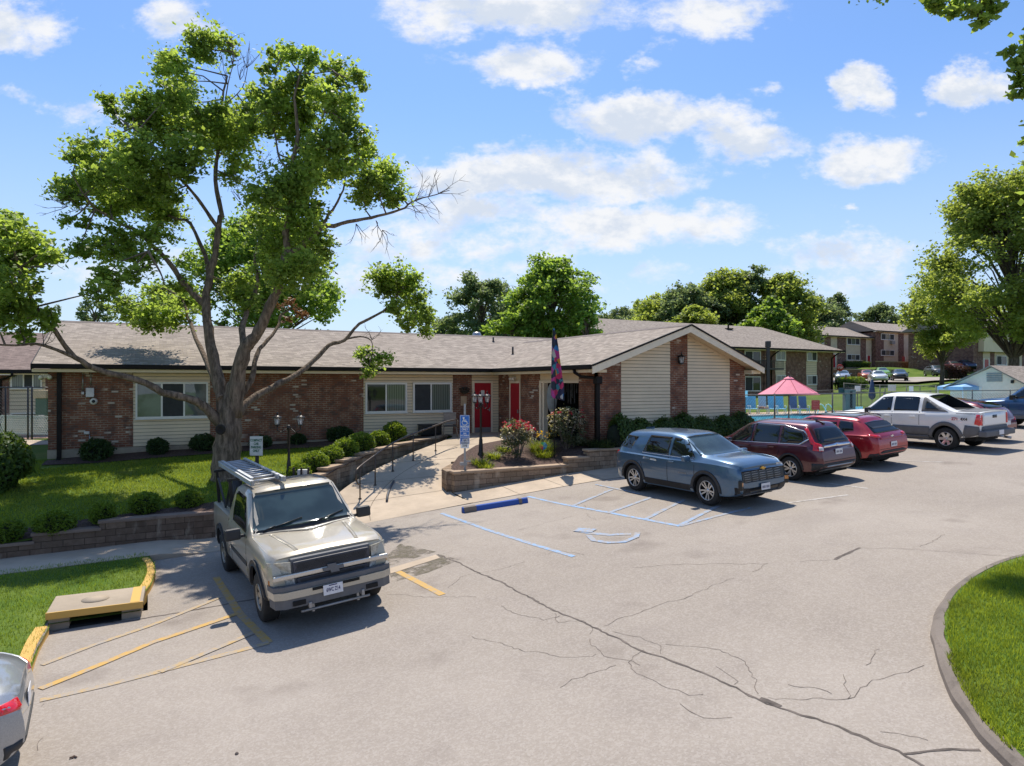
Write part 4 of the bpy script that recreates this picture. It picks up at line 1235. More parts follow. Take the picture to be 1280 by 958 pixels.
# ------------------------------------------------------------------ other buildings
def SX(px, t):
 a = (px - 640) / FPX
 return t * (.8823 * a + .4707) / (.8823 - .4707 * a)
def ZX(py, s, t): return CAMZ + (479 - py) * (.4707 * s + .8823 * t) / FPX
def bldg(name, label, t, loc=None):
 return thing(name, label, 'building', (0, 0, 0))
def strip_building(root, t, spans, zbase, zeave, depth, ridge, roofmat, s0, s1, hip=(0, 0), over=.6, eave_mat=None):
 """two-storey block facing -t. spans: (sa, sb, kind) kinds: brick / panel"""
 bm = BM()
 a, b_ = s0 - over, s1 + over
 t0, t1, tm = t - over, t + depth + over, t + depth / 2
 ra, rb = a + hip[0], b_ - hip[1]
 v = [(a, t0, zeave), (b_, t0, zeave), (b_, t1, zeave), (a, t1, zeave), (ra, tm, ridge), (rb, tm, ridge)]
 vv = [bm.verts.new(p) for p in v]
 for f in ((0, 1, 5, 4), (2, 3, 4, 5), (1, 2, 5), (3, 0, 4), (3, 2, 1, 0)): bm.faces.new([vv[i] for i in f])
 obj('roof', fix(bm), roofmat, root)
 bm = BM()
 box2(bm, (a - .02, t0 - .12, zeave - .16), (b_ + .02, t0 - .004, zeave + .04)); box2(bm, (b_ + .004, t0, zeave - .16), (b_ + .1, t1, zeave + .04))
 obj('gutter', bm, M_GUTTER, root)
 bm = BM(); box2(bm, (a, t0, zeave - .22), (b_, t + .02, zeave - .10)); obj('soffit', bm, M_CREAM, root)
 bm = BM(); box2(bm, (s0, t + .06, zbase - 1.5), (s1, t + depth, zeave - .23)); obj('brick_wall', bm, M_BRICKF, root)
 for (sa, sb, kind) in spans:
  if kind == 'brick':
   bm = BM(); box2(bm, (sa, t - .08, zbase - .4), (sb, t + .059, zeave - .23)); obj('brick_wall', bm, M_BRICKF, root)
  elif kind == 'panel':
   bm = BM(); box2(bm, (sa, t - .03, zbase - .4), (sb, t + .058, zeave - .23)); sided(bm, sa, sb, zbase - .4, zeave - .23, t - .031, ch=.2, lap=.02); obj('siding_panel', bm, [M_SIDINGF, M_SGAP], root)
# neighbour on the left ------------------------------------------------------------
tL = 43.9
nb = bldg('apartment_building', 'brick and siding apartment building behind the fence at the far left', tL)
zL = lambda py: ZX(py, SX(30, tL), tL)
strip_building(nb, tL, [(SX(-60, tL), SX(12, tL), 'brick'), (SX(12, tL), SX(57, tL), 'panel'), (SX(57, tL), SX(75, tL), 'brick')], 1.4, zL(463.5), 11, zL(463.5) + 2.35, M_ROOFB, -26, SX(75, tL), (4, 0), .6)
window_x(SX(13.5, tL), SX(53, tL), zL(486), zL(467), tL - .05, [0, .40, .73, 1], [M_DRAPE, M_SCREEN, M_DRAPE], nb, .07)
window_x(SX(13.5, tL), SX(53, tL), zL(534), zL(516), tL - .05, [0, .55, 1], [M_DRAPE, M_DRAPE], nb, .07)
bm = BM()
p0 = Vector((SX(18, tL), tL - .7, zL(464.5)))
tube(bm, [p0, p0 + Vector((0, .02, -.22)), Vector((SX(9, tL), tL - .2, zL(473))), Vector((SX(1.5, tL), tL - .13, zL(475))), Vector((SX(1, tL), tL - .13, 1.5))], .06, 8)
obj('downspout', bm, M_GUTTER, nb)
# apartment block A beyond the pool -------------------------------------------------
tA = 52.6
ba = bldg('apartment_building', 'two-storey hip-roofed brick apartment block just beyond the pool', tA)
zA = lambda py, px=985: ZX(py, SX(px, tA), tA)
zbA, zeA = zA(495), zA(437)
strip_building(ba, tA, [(SX(981.5, tA), SX(1007, tA), 'brick'), (SX(1020.5, tA), SX(1041, tA), 'brick'), (SX(955, tA), SX(968.5, tA), 'brick'), (SX(968.5, tA), SX(981.5, tA), 'panel'), (SX(1007, tA), SX(1020.5, tA), 'panel')],
               zbA, zeA, 12, zeA + 3.0, M_ROOFX, SX(735, tA), SX(1041, tA), (2, 6.0), .9)
for (pa, pb) in [(969, 981), (1007.5, 1020)]:
 for (y0, y1) in [(451, 439), (481, 469)]:
  window_x(SX(pa, tA), SX(pb, tA), zA(y0), zA(y1), tA - .06, [0, .5, 1], [M_DRAPE, M_SCREEN if pa > 990 else M_DRAPE], ba, .09)
for (y0, y1) in [(457, 440), (489, 471)]:
 window_x(SX(930, tA), SX(950, tA), zA(y0), zA(y1), tA - .02, [0, .5, 1], [M_SCREEN, M_GLASS], ba, .1, 'sliding_door')
bm = BM(); sb0, sb1 = SX(921, tA), SX(966, tA)
box2(bm, (sb0, tA - 1.5, zA(463)), (sb1, tA - .09, zA(461)))
for k in range(30): box2(bm, (lerp(sb0, sb1 - .04, k / 29), tA - 1.48, zA(461) + .01), (lerp(sb0, sb1 - .04, k / 29) + .035, tA - 1.45, zA(453)))
box2(bm, (sb0, tA - 1.5, zA(453)), (sb1, tA - 1.43, zA(453) + .07))
obj('balcony', bm, M_BLACK, ba)
bm = BM()
for px in (1038.5, 963): tube(bm, [(SX(px, tA) + .5, tA - .95, zeA - .1), (SX(px, tA) + .1, tA - .3, zeA - .7), (SX(px, tA), tA - .14, zeA - .9), (SX(px, tA), tA - .14, zbA)], .075, 8)
obj('downspout', bm, M_GUTTER, ba)
bm = BM(); p = Vector((SX(951, tA), tA + 4.6, zeA + 2.2)); box(bm, p + Vector((0, 0, .25)), (.9, .5, .14)); box(bm, p + Vector((-.1, 0, .4)), (.14, .14, .5)); obj('roof_vent', bm, M_GUTTER, ba)
# terrace B on the hill -------------------------------------------------------------
tB = 75.0
zB = lambda py, px=1080: ZX(py, SX(px, tB), tB)
bb = bldg('townhouse_terrace', 'stepped two-storey townhouse row on the hill behind the parked cars', tB)
zbB = zB(460)
strip_building(bb, tB, [(SX(1003, tB), SX(1012, tB), 'brick'), (SX(1012, tB), SX(1030, tB), 'panel'), (SX(1030, tB), SX(1038, tB), 'brick'), (SX(1038, tB), SX(1046, tB), 'panel'), (SX(1046, tB), SX(1057, tB), 'brick'), (SX(1057, tB), SX(1075, tB), 'panel'), (SX(1075, tB), SX(1082, tB), 'brick'), (SX(1082, tB), SX(1089, tB), 'panel')],
               zbB, zB(422), 9, zB(422) + 2.0, M_ROOFX, SX(985, tB), SX(1089, tB), (0, 0), .5)
strip_building(bb, tB - .7, [(SX(1089.5, tB), SX(1099.5, tB), 'brick'), (SX(1099.5, tB), SX(1117.5, tB), 'panel'), (SX(1117.5, tB), SX(1124.5, tB), 'brick'), (SX(1124.5, tB), SX(1133, tB), 'panel'), (SX(1133, tB), SX(1143, tB), 'brick'), (SX(1143, tB), SX(1162, tB), 'panel'), (SX(1162, tB), SX(1185, tB), 'brick'), (SX(1185, tB), SX(1204, tB), 'panel')],
               zbB, zB(413.5), 9, zB(413.5) + 2.0, M_ROOFX, SX(1089.5, tB), SX(1204, tB), (0, 0), .5)
for (pa, pb, y0, y1, tt) in [(1058, 1074, 432, 423.5, tB), (1058, 1074, 451, 443.5, tB), (1013, 1029, 432, 424, tB), (1013, 1029, 451, 444, tB), (1100.5, 1117, 424.5, 416.5, tB - .7), (1100.5, 1117, 444.5, 437, tB - .7), (1144, 1161, 424.5, 416.5, tB - .7), (1144, 1161, 444.5, 437, tB - .7), (1186, 1203, 444.5, 437, tB - .7)]:
 window_x(SX(pa, tt), SX(pb, tt), zB(y0), zB(y1), tt - .06, [0, .33, .67, 1], [M_SCREEN, M_DRAPE, M_SCREEN], bb, .1)
for (pa, pb) in [(1083.5, 1087.5), (1039.5, 1044), (1126.5, 1131)]:
 tt = tB if pa < 1089 else tB - .7
 bm = BM(); box2(bm, (SX(pa, tt) + .1, tt - .09, zbB), (SX(pb, tt) - .1, tt - .036, zbB + 2.1)); d_ = obj('door', bm, M_RED, bb)
 bm = BM(); box2(bm, (SX(pa, tt) - .08, tt - .075, zbB), (SX(pa, tt) + .096, tt - .034, zbB + 2.25)); box2(bm, (SX(pb, tt) - .096, tt - .075, zbB), (SX(pb, tt) + .08, tt - .034, zbB + 2.25)); obj('door_frame', bm, M_WHITE, d_)
bm = BM(); box(bm, (SX(1109, tB), tB - .95, zB(427.5)), (.8, .5, .5)); obj('window_air_conditioner', bm, M_GREYMETAL, bb)
# building C at the right -----------------------------------------------------------
tC = 58.0
zC = lambda py, px=1240: ZX(py, SX(px, tC), tC)
bc_ = bldg('townhouse_terrace', 'cream and brick townhouse with a red front door behind the white pool house', tC)
zbC = zC(467)
strip_building(bc_, tC, [(SX(1216, tC), SX(1223, tC), 'brick'), (SX(1223, tC), SX(1228, tC), 'brick'), (SX(1228, tC), SX(1237, tC), 'panel'), (SX(1237, tC), SX(1242.5, tC), 'brick'), (SX(1242.5, tC), SX(1277, tC), 'panel'), (SX(1277, tC), SX(1300, tC), 'brick'), (SX(1300, tC), SX(1345, tC), 'panel')],
               zbC, zC(412), 10, zC(412) + 2.6, M_ROOFX, SX(1217, tC), SX(1345, tC), (0, 0), .9)
bm = BM(); box2(bm, (SX(1222, tC), tC - .9, zC(440.5)), (SX(1345, tC), tC - .1, zC(415.5))); obj('upper_storey', bm, M_SIDINGF, bc_)
for (pa, pb, y0, y1, tt) in [(1244.5, 1257, 456.5, 444.5, tC), (1241, 1252, 427, 417, tC - .86), (1310, 1325, 456, 444, tC), (1306, 1320, 427, 417, tC - .86)]:
 window_x(SX(pa, tt), SX(pb, tt), zC(y0), zC(y1), tt - .06, [0, .5, 1], [M_SCREEN, M_GLASS], bc_, .1)
for pa in (1230, 1282):
 bm = BM(); box2(bm, (SX(pa, tC), tC - .10, zbC), (SX(pa + 5, tC), tC - .036, zbC + 2.1)); d_ = obj('door', bm, M_RED, bc_)
 bm = BM(); box2(bm, (SX(pa, tC) - .25, tC - .09, zbC), (SX(pa, tC) - .004, tC - .034, zbC + 2.3)); box2(bm, (SX(pa + 5, tC) + .004, tC - .09, zbC), (SX(pa + 5, tC) + .25, tC - .034, zbC + 2.3)); obj('door_frame', bm, M_WHITE, d_)
# far house roofs between the trees
# brick retaining walls below the terrace
def brick_terrace(label, px0, px1, y0, y1, depth_t, th=.5):
 s0, s1 = SX(px0, depth_t), SX(px1, depth_t)
 z0, z1 = ZX(y0, (s0 + s1) / 2, depth_t), ZX(y1, (s0 + s1) / 2, depth_t)
 r_ = thing('retaining_wall', label, 'retaining wall', (s0, depth_t, z0))
 bm = BM(); box2(bm, (0, 0, -1.2), (s1 - s0, th, z1 - z0 - .16)); obj('block_face', bm, M_BRTER, r_)
 bm = BM(); box2(bm, (-.03, -.05, z1 - z0 - .158), (s1 - s0 + .03, th + .05, z1 - z0)); obj('cap_stones', bm, M_CAP, r_)
M_BRTER = block2('terrace_block', (.20, .12, .085))
brick_terrace('long lower brown block wall directly behind the cars parked on the hill', 1040, 1222, 476, 462.5, 66.0)
brick_terrace('upper brown block wall on the hill between townhouse row and dark sedan', 1098, 1222, 465, 453, 69.5)
# white pool house ------------------------------------------------------------------
ph = thing('pool_house', 'small white gabled pool house with a tan roof and louvred vent by the chain-link fence', 'shed', (0, 0, 0))
D0 = 44.0
pk = P(1240, 457, D0); pl = P(1190, 493, D0 + 1.8); pr_ = P(1272, 479, D0 - .9)
s_a = pk.x; tn, tf, tm = pk.y - 2.1, pk.y + 2.6, pk.y
zpk, zev, zg = pk.z, pk.z - 1.25, 1.7
bm = BM()
prism(bm, [(s_a, tn, zg), (s_a, tf, zg), (s_a, tf, zev - .02), (s_a, tm, zpk - .12), (s_a, tn, zev - .02)], (7.5, 0, 0)); obj('wall', fix(bm), plain('pool_house_siding', (.88, .76, .62), .6, var=.04), ph)
bm = BM()
slab(bm, [(s_a - .25, tn - .35, zev - .18), (s_a + 7.8, tn - .35, zev - .18), (s_a + 7.8, tm, zpk), (s_a - .25, tm, zpk)], .09)
slab(bm, [(s_a - .25, tm, zpk), (s_a + 7.8, tm, zpk), (s_a + 7.8, tf + .35, zev - .18), (s_a - .25, tf + .35, zev - .18)], .09)
obj('roof', fix(bm), M_ROOFX, ph)
bm = BM()
for k in range(5): box(bm, (s_a - .03, tm - .15, zpk - 1.0 + k * .12), (.05, .9, .07))
obj('louvre_vent', bm, M_GREYMETAL, ph)
bm = BM(); box(bm, (s_a - .06, tm - 1.2, zpk - 1.05), (.1, .14, .2)); obj('wall_lamp', bm, M_BLACK, ph)
bm = BM(); box2(bm, (s_a - .04, tm + .6, zg), (s_a - .002, tm + 1.5, zg + 2.05)); obj('door', bm, M_WHITE, ph)
# road / parking on the hill
M_FASPH = plain('pale_asphalt', (.34, .30, .26), .95, var=.12, scale=.6)
def far_patch(name, px, zoff, m_):
 pts = [G(a, b_, T) for a, b_ in px]
 return patch(name, [p.xy for p in pts], lambda s, t: T(s, t) + zoff, m_, 3.0)
far_patch('hill_parking', [(1000, 481.5), (1040, 481), (1070, 480.5), (1145, 480.8), (1200, 476.8), (1225, 475.5), (1220, 473.8), (1150, 474), (1040, 474.8), (1000, 476)], .30, M_FASPH)
# ------------------------------------------------------------------ vehicles
def car_paint(name, col, metal=0.35, rough=0.32, flake=0.08):
 m_, b, bs, out = newmat(name)
 oc = OC(b)
 c = b.mix(b.mr(b.noise(oc, 90, 2, .5), .3, .7), c4([x * (1 - flake) for x in col]), c4([min(1, x * (1 + flake)) for x in col]))
 dust = b.mr(b.noise(oc, 1.6, 5, .65), .45, .8, 0, .10)
 c = b.mix(dust, c, (.32, .29, .26, 1))
 b.put(bs.inputs['Base Color'], c)
 bs.inputs['Metallic'].default_value = metal
 bs.inputs['Roughness'].default_value = rough
 bs.inputs['Coat Weight'].default_value = 0.9
 bs.inputs['Coat Roughness'].default_value = 0.05
 return m_
M_CGLASS = glass_mat('car_glass', (.010, .013, .014), .02, spec=.7)
M_WSHIELD = glass_mat('windscreen_glass', (.035, .055, .055), .03, spec=.9)
M_TYRE = plain('tyre_rubber', (.020, .019, .018), .85, var=.25, scale=12)
M_RIM = plain('alloy_rim', (.55, .55, .55), .3, metal=.8, var=.1)
M_WELL = plain('wheel_well', (.008, .008, .008), .95, var=.2)
M_PLAST = plain('black_plastic', (.028, .028, .030), .6, var=.15)
M_PLASTG = plain('grey_cladding', (.125, .125, .13), .65, var=.10)
M_CHROME = plain('chrome', (.72, .72, .72), .12, metal=1.0, var=.04)
M_TAIL = plain('tail_lamp_red', (.68, .012, .02), .12, var=.25, scale=14, coat=1)
M_TAILW = plain('tail_lamp_clear', (.62, .55, .55), .12, var=.15, coat=1)
M_HEAD = plain('head_lamp', (.42, .42, .40), .10, var=.45, scale=22, coat=1)
M_AMBER = plain('amber_lamp', (.55, .20, .03), .15, var=.25, coat=1)
M_SEAMC = plain('panel_gap', (.010, .010, .011), .8)
M_PLATE = plain('licence_plate', (.70, .70, .72), .4, var=.06, scale=20)
M_PLTXT = plain('plate_letters', (.03, .03, .12), .5)
M_GOLD = plain('gold_emblem', (.62, .40, .10), .25, metal=.8)
M_INTER = plain('car_interior', (.05, .047, .043), .85, var=.2)
class Car:
 """body lofted along x (front = +x), centred, ground at z = 0"""
 def __init__(self, name, label, cat, spec, paint, loc, rz, tilt=(0, 0), group=None):
  self.sp = spec
  self.root = thing(name, label, cat, loc, 0, group)
  self.root.rotation_euler = (tilt[0], tilt[1], rz)
  self.paint = paint
  self.build_body()
 def sect(self, x):
  K = self.sp['st']
  xs = [k[0] for k in K]
  return [float(np.interp(x, xs, [k[i] for k in K])) for i in range(1, 7)]   # hw, zb, zs, zt, wt, wb
 def build_body(self):
  sp = self.sp
  K = sp['st']
  x0, x1 = K[0][0], K[-1][0]
  xs = set(np.linspace(x0, x1, sp.get('n', 72)).tolist()) | set(k[0] for k in K)
  xs = sorted(xs)
  xs = [xs[0]] + [x for i, x in enumerate(xs[1:], 1) if x - xs[i - 1] > .008]
  sm = sp.get('smooth', .12)
  bm = BM()
  rings = []
  fp, rp = sp.get('front', []), sp.get('rear', [])
  for x in xs:
   # local smoothing of the keyed profile, none at the very ends
   r_ = min(sm, x - x0, x1 - x)
   if r_ > .02:
    vals = np.mean([self.sect(x + r_ * q) for q in (-1, -.5, 0, .5, 1)], axis=0)
   else: vals = np.array(self.sect(x))
   hw, zb, zs, zt, wt, wb = vals
   e1, e0 = x1 - x, x - x0
   pr = sp.get('plan', (.55, .16, .45, .12))   # front length, front cut, rear length, rear cut
   cut = 0.0
   if e1 < pr[0]: cut = pr[1] * (1 - e1 / pr[0]) ** 2.4
   if e0 < pr[2]: cut = max(cut, pr[3] * (1 - e0 / pr[2]) ** 2.4)
   hw -= cut; wt -= cut * .9; wb -= cut
   zm = zb + (zs - zb) * sp.get('mid', .55)
   gh = zt - zs
   cr = min(.05, .25 * max(gh, .02)) + .012
   half = [(0, zb), (hw * .80, zb), (hw * .955, zb + .025), (hw * .985, zb + .10), (hw * .998, zm - .10), (hw, zm), (hw * .992, zm + (zs - zm) * .5), (hw * .972, zs - .03), (wb, zs),
     (lerp(wb, wt, .35) + .012 * min(1, gh * 3), zs + gh * .36), (lerp(wb, wt, .75) + .012 * min(1, gh * 3), zs + gh * .74), (wt, zt - cr), (wt - cr * 1.1, zt - cr * .28), (wt * .55, zt + .012), (0, zt + .022)]
   ring = []
   for (y, z) in half + [(-y, z) for (y, z) in reversed(half[1:-1])]:
    xo = x
    if e1 < sp.get('fl', .6) and fp: xo -= float(np.interp(z, [p[0] for p in fp], [p[1] for p in fp])) * (1 - e1 / sp.get('fl', .6)) ** 1.3
    if e0 < sp.get('rl', .9) and rp: xo += float(np.interp(z, [p[0] for p in rp], [p[1] for p in rp])) * (1 - e0 / sp.get('rl', .9)) ** 1.2
    ring.append(bm.verts.new((xo, y, z)))
   rings.append(ring)
  n = len(rings[0])
  for a, b_ in zip(rings, rings[1:]):
   for k in range(n): bm.faces.new((a[k], b_[k], b_[(k + 1) % n], a[(k + 1) % n]))
  for rg in (rings[0], rings[-1]):
   # end caps as strips across the car, so they can be shaded smoothly
   h = n // 2
   for k in range(h):
    a, b_ = k, k + 1
    c, d_ = (n - k - 1) % n, (n - k) % n
    vs_ = []
    for i_ in (a, b_, c, d_):
     if rg[i_] not in vs_: vs_.append(rg[i_])
    if len(vs_) >= 3:
     try: bm.faces.new(vs_)
     except ValueError: pass
  fix(bm)
  me = bpy.data.meshes.new('body')
  bm.to_mesh(me)
  me.materials.append(self.paint); me.materials.append(M_WELL)
  self.bvh = BVHTree.FromBMesh(bm)
  bm.free()
  o = link('body', me, self.root)
  # wheel arches and any other cut-outs
  cb = BM()
  ar = sp['arch']
  for (wx, _) in sp['wheels']:
   for sg in (1, -1):
    lathe(cb, [(0, -.19), (ar, -.19), (ar, .25), (0, .25)], 36, Matrix.Translation((wx, sg * (sp['track'] - .02), sp['rad'] + sp.get('lift', 0))) @ Matrix.Rotation(R(90), 4, 'X') @ Matrix.Scale(1, 4))
  for (a, b_) in sp.get('cuts', []): box2(cb, a, b_)
  fix(cb)
  cme = bpy.data.meshes.new('cutter'); cb.to_mesh(cme); cb.free()
  cme.materials.append(M_WELL)
  co = bpy.data.objects.new('cutter', cme); COL.objects.link(co); co.parent = self.root
  md = o.modifiers.new('cut', 'BOOLEAN'); md.object = co; md.operation = 'DIFFERENCE'; md.solver = 'EXACT'; md.material_mode = 'TRANSFER'
  bpy.context.view_layer.update()
  new = bpy.data.meshes.new_from_object(o.evaluated_get(bpy.context.evaluated_depsgraph_get()))
  o.modifiers.clear(); o.data = new
  bpy.data.objects.remove(co, do_unlink=True)
  bm = BM(); bm.from_mesh(new)
  bmesh.ops.remove_doubles(bm, verts=bm.verts, dist=.0005)
  for f in bm.faces: f.smooth = True
  for e in bm.edges:
   if len(e.link_faces) == 2 and e.calc_face_angle(0) > R(38): e.smooth = False
  bm.to_mesh(new); bm.free()
  self.body = o
 # ---- pieces laid on the body -------------------------------------------------
 def frame(self, side):
  return {'L': (Vector((1, 0, 0)), Vector((0, 0, 1)), Vector((0, -1, 0)), Vector((0, 4, 0))),
    'R': (Vector((1, 0, 0)), Vector((0, 0, 1)), Vector((0, 1, 0)), Vector((0, -4, 0))),
    'F': (Vector((0, 1, 0)), Vector((0, 0, 1)), Vector((-1, 0, 0)), Vector((6, 0, 0))),
    'B': (Vector((0, 1, 0)), Vector((0, 0, 1)), Vector((1, 0, 0)), Vector((-6, 0, 0))),
    'T': (Vector((1, 0, 0)), Vector((0, 1, 0)), Vector((0, 0, -1)), Vector((0, 0, 5))),
    'FL': (Vector((-1, 1, 0)).normalized(), Vector((0, 0, 1)), Vector((-1, -1, 0)).normalized(), Vector((5, 5, 0))),
    'FR': (Vector((1, 1, 0)).normalized(), Vector((0, 0, 1)), Vector((-1, 1, 0)).normalized(), Vector((5, -5, 0))),
    'BL': (Vector((1, 1, 0)).normalized(), Vector((0, 0, 1)), Vector((1, -1, 0)).normalized(), Vector((-5, 5, 0))),
    'BR': (Vector((-1, 1, 0)).normalized(), Vector((0, 0, 1)), Vector((1, 1, 0)).normalized(), Vector((-5, -5, 0)))}[side]
 def hit(self, side, u, v):
  U, V, D, O = self.frame(side)
  o = O + U * u + V * v
  h = self.bvh.ray_cast(o, D)
  return h[0], h[1], D
 def lay(self, bm, side, poly, off=.004, step=.09, mi=0, depth=.012):
  """polygon in the plane of `side`, draped on the body with a small skirt"""
  pts = []
  n = len(poly)
  for i in range(n):
   a, b_ = Vector(poly[i]), Vector(poly[(i + 1) % n])
   k = max(1, int((b_ - a).length / step))
   for j in range(k): pts.append(a.lerp(b_, j / k))
  nb = len(pts)
  xs = [p.x for p in pts]; ys = [p.y for p in pts]
  inner = []
  for x in np.arange(min(xs) + step / 2, max(xs), step):
   for y in np.arange(min(ys) + step / 2, max(ys), step):
    if inpoly(x, y, pts) and min((Vector((x, y)) - p).length for p in pts) > step * .4: inner.append(Vector((x, y)))
  r = delaunay_2d_cdt(pts + inner, [(i, (i + 1) % nb) for i in range(nb)], [list(range(nb))], 1, 1e-6)
  U, V, D, O = self.frame(side)
  top, last = [], None
  for p in r[0]:
   h, nr, _ = self.hit(side, p.x, p.y)
   if h is None:
    # slide towards the polygon centre until the body is met
    c = sum(pts, Vector((0, 0))) / nb
    for q in (.05, .1, .2, .35, .5, .8, 1.0):
     pp = p.lerp(c, q); h, nr, _ = self.hit(side, pp.x, pp.y)
     if h is not None:
      h = h + U * (p.x - pp.x) + V * (p.y - pp.y); break
    if h is None: h, nr = O + U * p.x + V * p.y + D * 3, -D
   if nr.dot(D) > 0: nr = -nr
   top.append(bm.verts.new(h + nr * off)); last = nr
   top[-1].index = len(top)
  under = {}
  faces = []
  for f in r[2]:
   vv = [top[i] for i in f]
   try: ff = bm.faces.new(vv)
   except ValueError: continue
   ff.normal_update()
   if ff.normal.dot(D) > 0: ff.normal_flip()
   ff.material_index = mi; ff.smooth = True; faces.append(ff)
  # skirt along boundary edges
  bedges = [e for ff in faces for e in ff.edges if len(e.link_faces) == 1]
  low = {}
  for e in set(bedges):
   for v_ in e.verts:
    if v_ not in low: low[v_] = bm.verts.new(v_.co + D * (off + depth))
  for e in set(bedges):
   a, b_ = e.verts
   ff = bm.faces.new((a, b_, low[b_], low[a])); ff.material_index = mi
 def part(self, name, mats, items, parent=None):
  """items: list of (side, poly, off[, step[, mi]])"""
  bm = BM()
  for it in items: self.lay(bm, it[0], it[1], it[2] if len(it) > 2 else .004, it[3] if len(it) > 3 else .09, it[4] if len(it) > 4 else 0)
  bmesh.ops.remove_doubles(bm, verts=bm.verts, dist=1e-6)
  return obj(name, bm, mats, parent or self.root)
 def both(self, name, mats, poly, off=.004, step=.09, **k):
  return [self.part(name, mats, [(sd_, poly, off, step)], **k) for sd_ in ('L', 'R')]
 def seam(self, lines, w=.014, sides=('L', 'R')):
  bm = BM()
  for sd_ in sides:
   for ln in lines:
    for a, b_ in zip(ln, ln[1:]):
     a, b_ = Vector(a), Vector(b_)
     t = (b_ - a).normalized(); n = Vector((-t.y, t.x)) * w / 2
     self.lay(bm, sd_, [a + n, a - n, b_ - n, b_ + n], .0025, .12, 0, .004)
  o = obj('panel_gap', bm, M_SEAMC, self.body)
  return o
 def arch_ring(self, ro, ri, a0=0, a1=180, n=16):
  out = []
  for (wx, _) in self.sp['wheels']:
   zc = self.sp['rad'] + self.sp.get('lift', 0)
   o_ = [(wx + ro * math.cos(R(lerp(a0, a1, i / n))), zc + ro * math.sin(R(lerp(a0, a1, i / n)))) for i in range(n + 1)]
   i_ = [(wx + ri * math.cos(R(lerp(a1, a0, i / n))), zc + ri * math.sin(R(lerp(a1, a0, i / n)))) for i in range(n + 1)]
   out.append(o_ + i_)
  return out
 def wheels(self, style='five', rim_m=None, steer=0.0, width=.235, rimr=.68):
  sp = self.sp
  rd = sp['rad']
  for (wx, fr) in sp['wheels']:
   for sg in (1, -1):
    M0 = Matrix.Rotation(R(-90) * sg, 4, 'X')
    w = thing_part = None
    bm = BM()
    hw_ = width / 2
    lathe(bm, [(rd * rimr, hw_ * .9), (rd * .90, hw_), (rd * .975, hw_ * .82), (rd, hw_ * .55), (rd, -hw_ * .55), (rd * .975, -hw_ * .82), (rd * .9, -hw_), (rd * rimr, -hw_ * .9)], 40, M0)
    # tread blocks
    for k in range(44):
     a = k * 2 * math.pi / 44
     for zz in (-.35, .35):
      p = M0 @ Vector((rd * .998 * math.cos(a), rd * .998 * math.sin(a), hw_ * zz))
      box(bm, p, (.012, rd * .075, hw_ * .5) , 0) if False else None
    ty = obj('wheel', bm, M_TYRE, self.root)
    ty.location = (wx, sg * sp['track'], rd)
    if fr: ty.rotation_euler = (0, 0, steer)
    bm = BM()
    rr = rd * rimr
    lathe(bm, [(rr * 1.0, hw_ * .92), (rr * .965, hw_ * .95), (rr * .92, hw_ * .72), (rr * .90, -hw_ * .6), (rr * .2, -hw_ * .62), (0, -hw_ * .6)], 36, M0, 1)
    lathe(bm, [(rr * 1.005, hw_ * .90), (rr * .985, hw_ * .99), (rr * .93, hw_ * .93), (rr * .92, hw_ * .75)], 36, M0, 0)
    lathe(bm, [(rr * .22, hw_ * .30), (rr * .21, hw_ * .66), (rr * .12, hw_ * .74), (0, hw_ * .75)], 18, M0, 0)
    ns = {'five': 5, 'ten': 10, 'six': 6, 'steel': 8, 'y': 5}[style]
    for k in range(ns):
     a = 2 * math.pi * k / ns
     def sp_(a_in, a_out, w0, w1):
      p = [Vector((rr * .17 * math.cos(a_in) - w0 * math.sin(a_in), rr * .17 * math.sin(a_in) + w0 * math.cos(a_in), hw_ * .60)),
                             Vector((rr * .17 * math.cos(a_in) + w0 * math.sin(a_in), rr * .17 * math.sin(a_in) - w0 * math.cos(a_in), hw_ * .60)),
                             Vector((rr * .95 * math.cos(a_out) + w1 * math.sin(a_out), rr * .95 * math.sin(a_out) - w1 * math.cos(a_out), hw_ * .82)),
                             Vector((rr * .95 * math.cos(a_out) - w1 * math.sin(a_out), rr * .95 * math.sin(a_out) + w1 * math.cos(a_out), hw_ * .82))]
      prism(bm, [M0 @ q for q in p], M0 @ Vector((0, 0, -hw_ * .35)), 0)
     if style == 'five': sp_(a, a - .13, .022, .028); sp_(a, a + .13, .022, .028)
     elif style == 'y': sp_(a, a - .25, .02, .022); sp_(a, a + .25, .02, .022)
     elif style == 'ten': sp_(a, a + (.10 if k % 2 else -.10), .016, .019)
     elif style == 'six': sp_(a, a, .045, .05)
     elif style == 'steel': sp_(a, a, .05, .035)
    o = obj('rim', fix(bm), [rim_m or M_RIM, M_WELL], ty)
 def plate(self, x, z, ny, txt=None, rx=0.0, w=.305, h=.155, y=0.0, dark=None):
  """licence plate; ny = +1 front, -1 rear"""
  bm = BM()
  rz_ = R(90) * ny
  box(bm, (0, 0, 0), (w, .008, h), bev=.003)
  o = obj('licence_plate', bm, M_PLATE, self.root)
  o.location = (x, y, z); o.rotation_euler = (rx, 0, rz_)
  if txt == '#':      # lettering too small to read in the photograph: plain dark marks
   bm = BM()
   for k in range(6): box(bm, (-.105 + k * .038 + (.02 if k > 2 else 0), -.0055, -.008), (.022, .002, .06))
   obj('plate_marks', bm, M_PLTXT, o)
  elif txt:
   t_ = text('plate_lettering', txt, .085, M_PLTXT, o, (0, -.0055, -.005), (R(90), 0, 0), .0012, .002, sx=.62)
   bm = BM(); box(bm, (0, -.0055, h * .40), (.13, .002, .016)); obj('plate_lettering', bm, M_PLTXT, o)
  return o
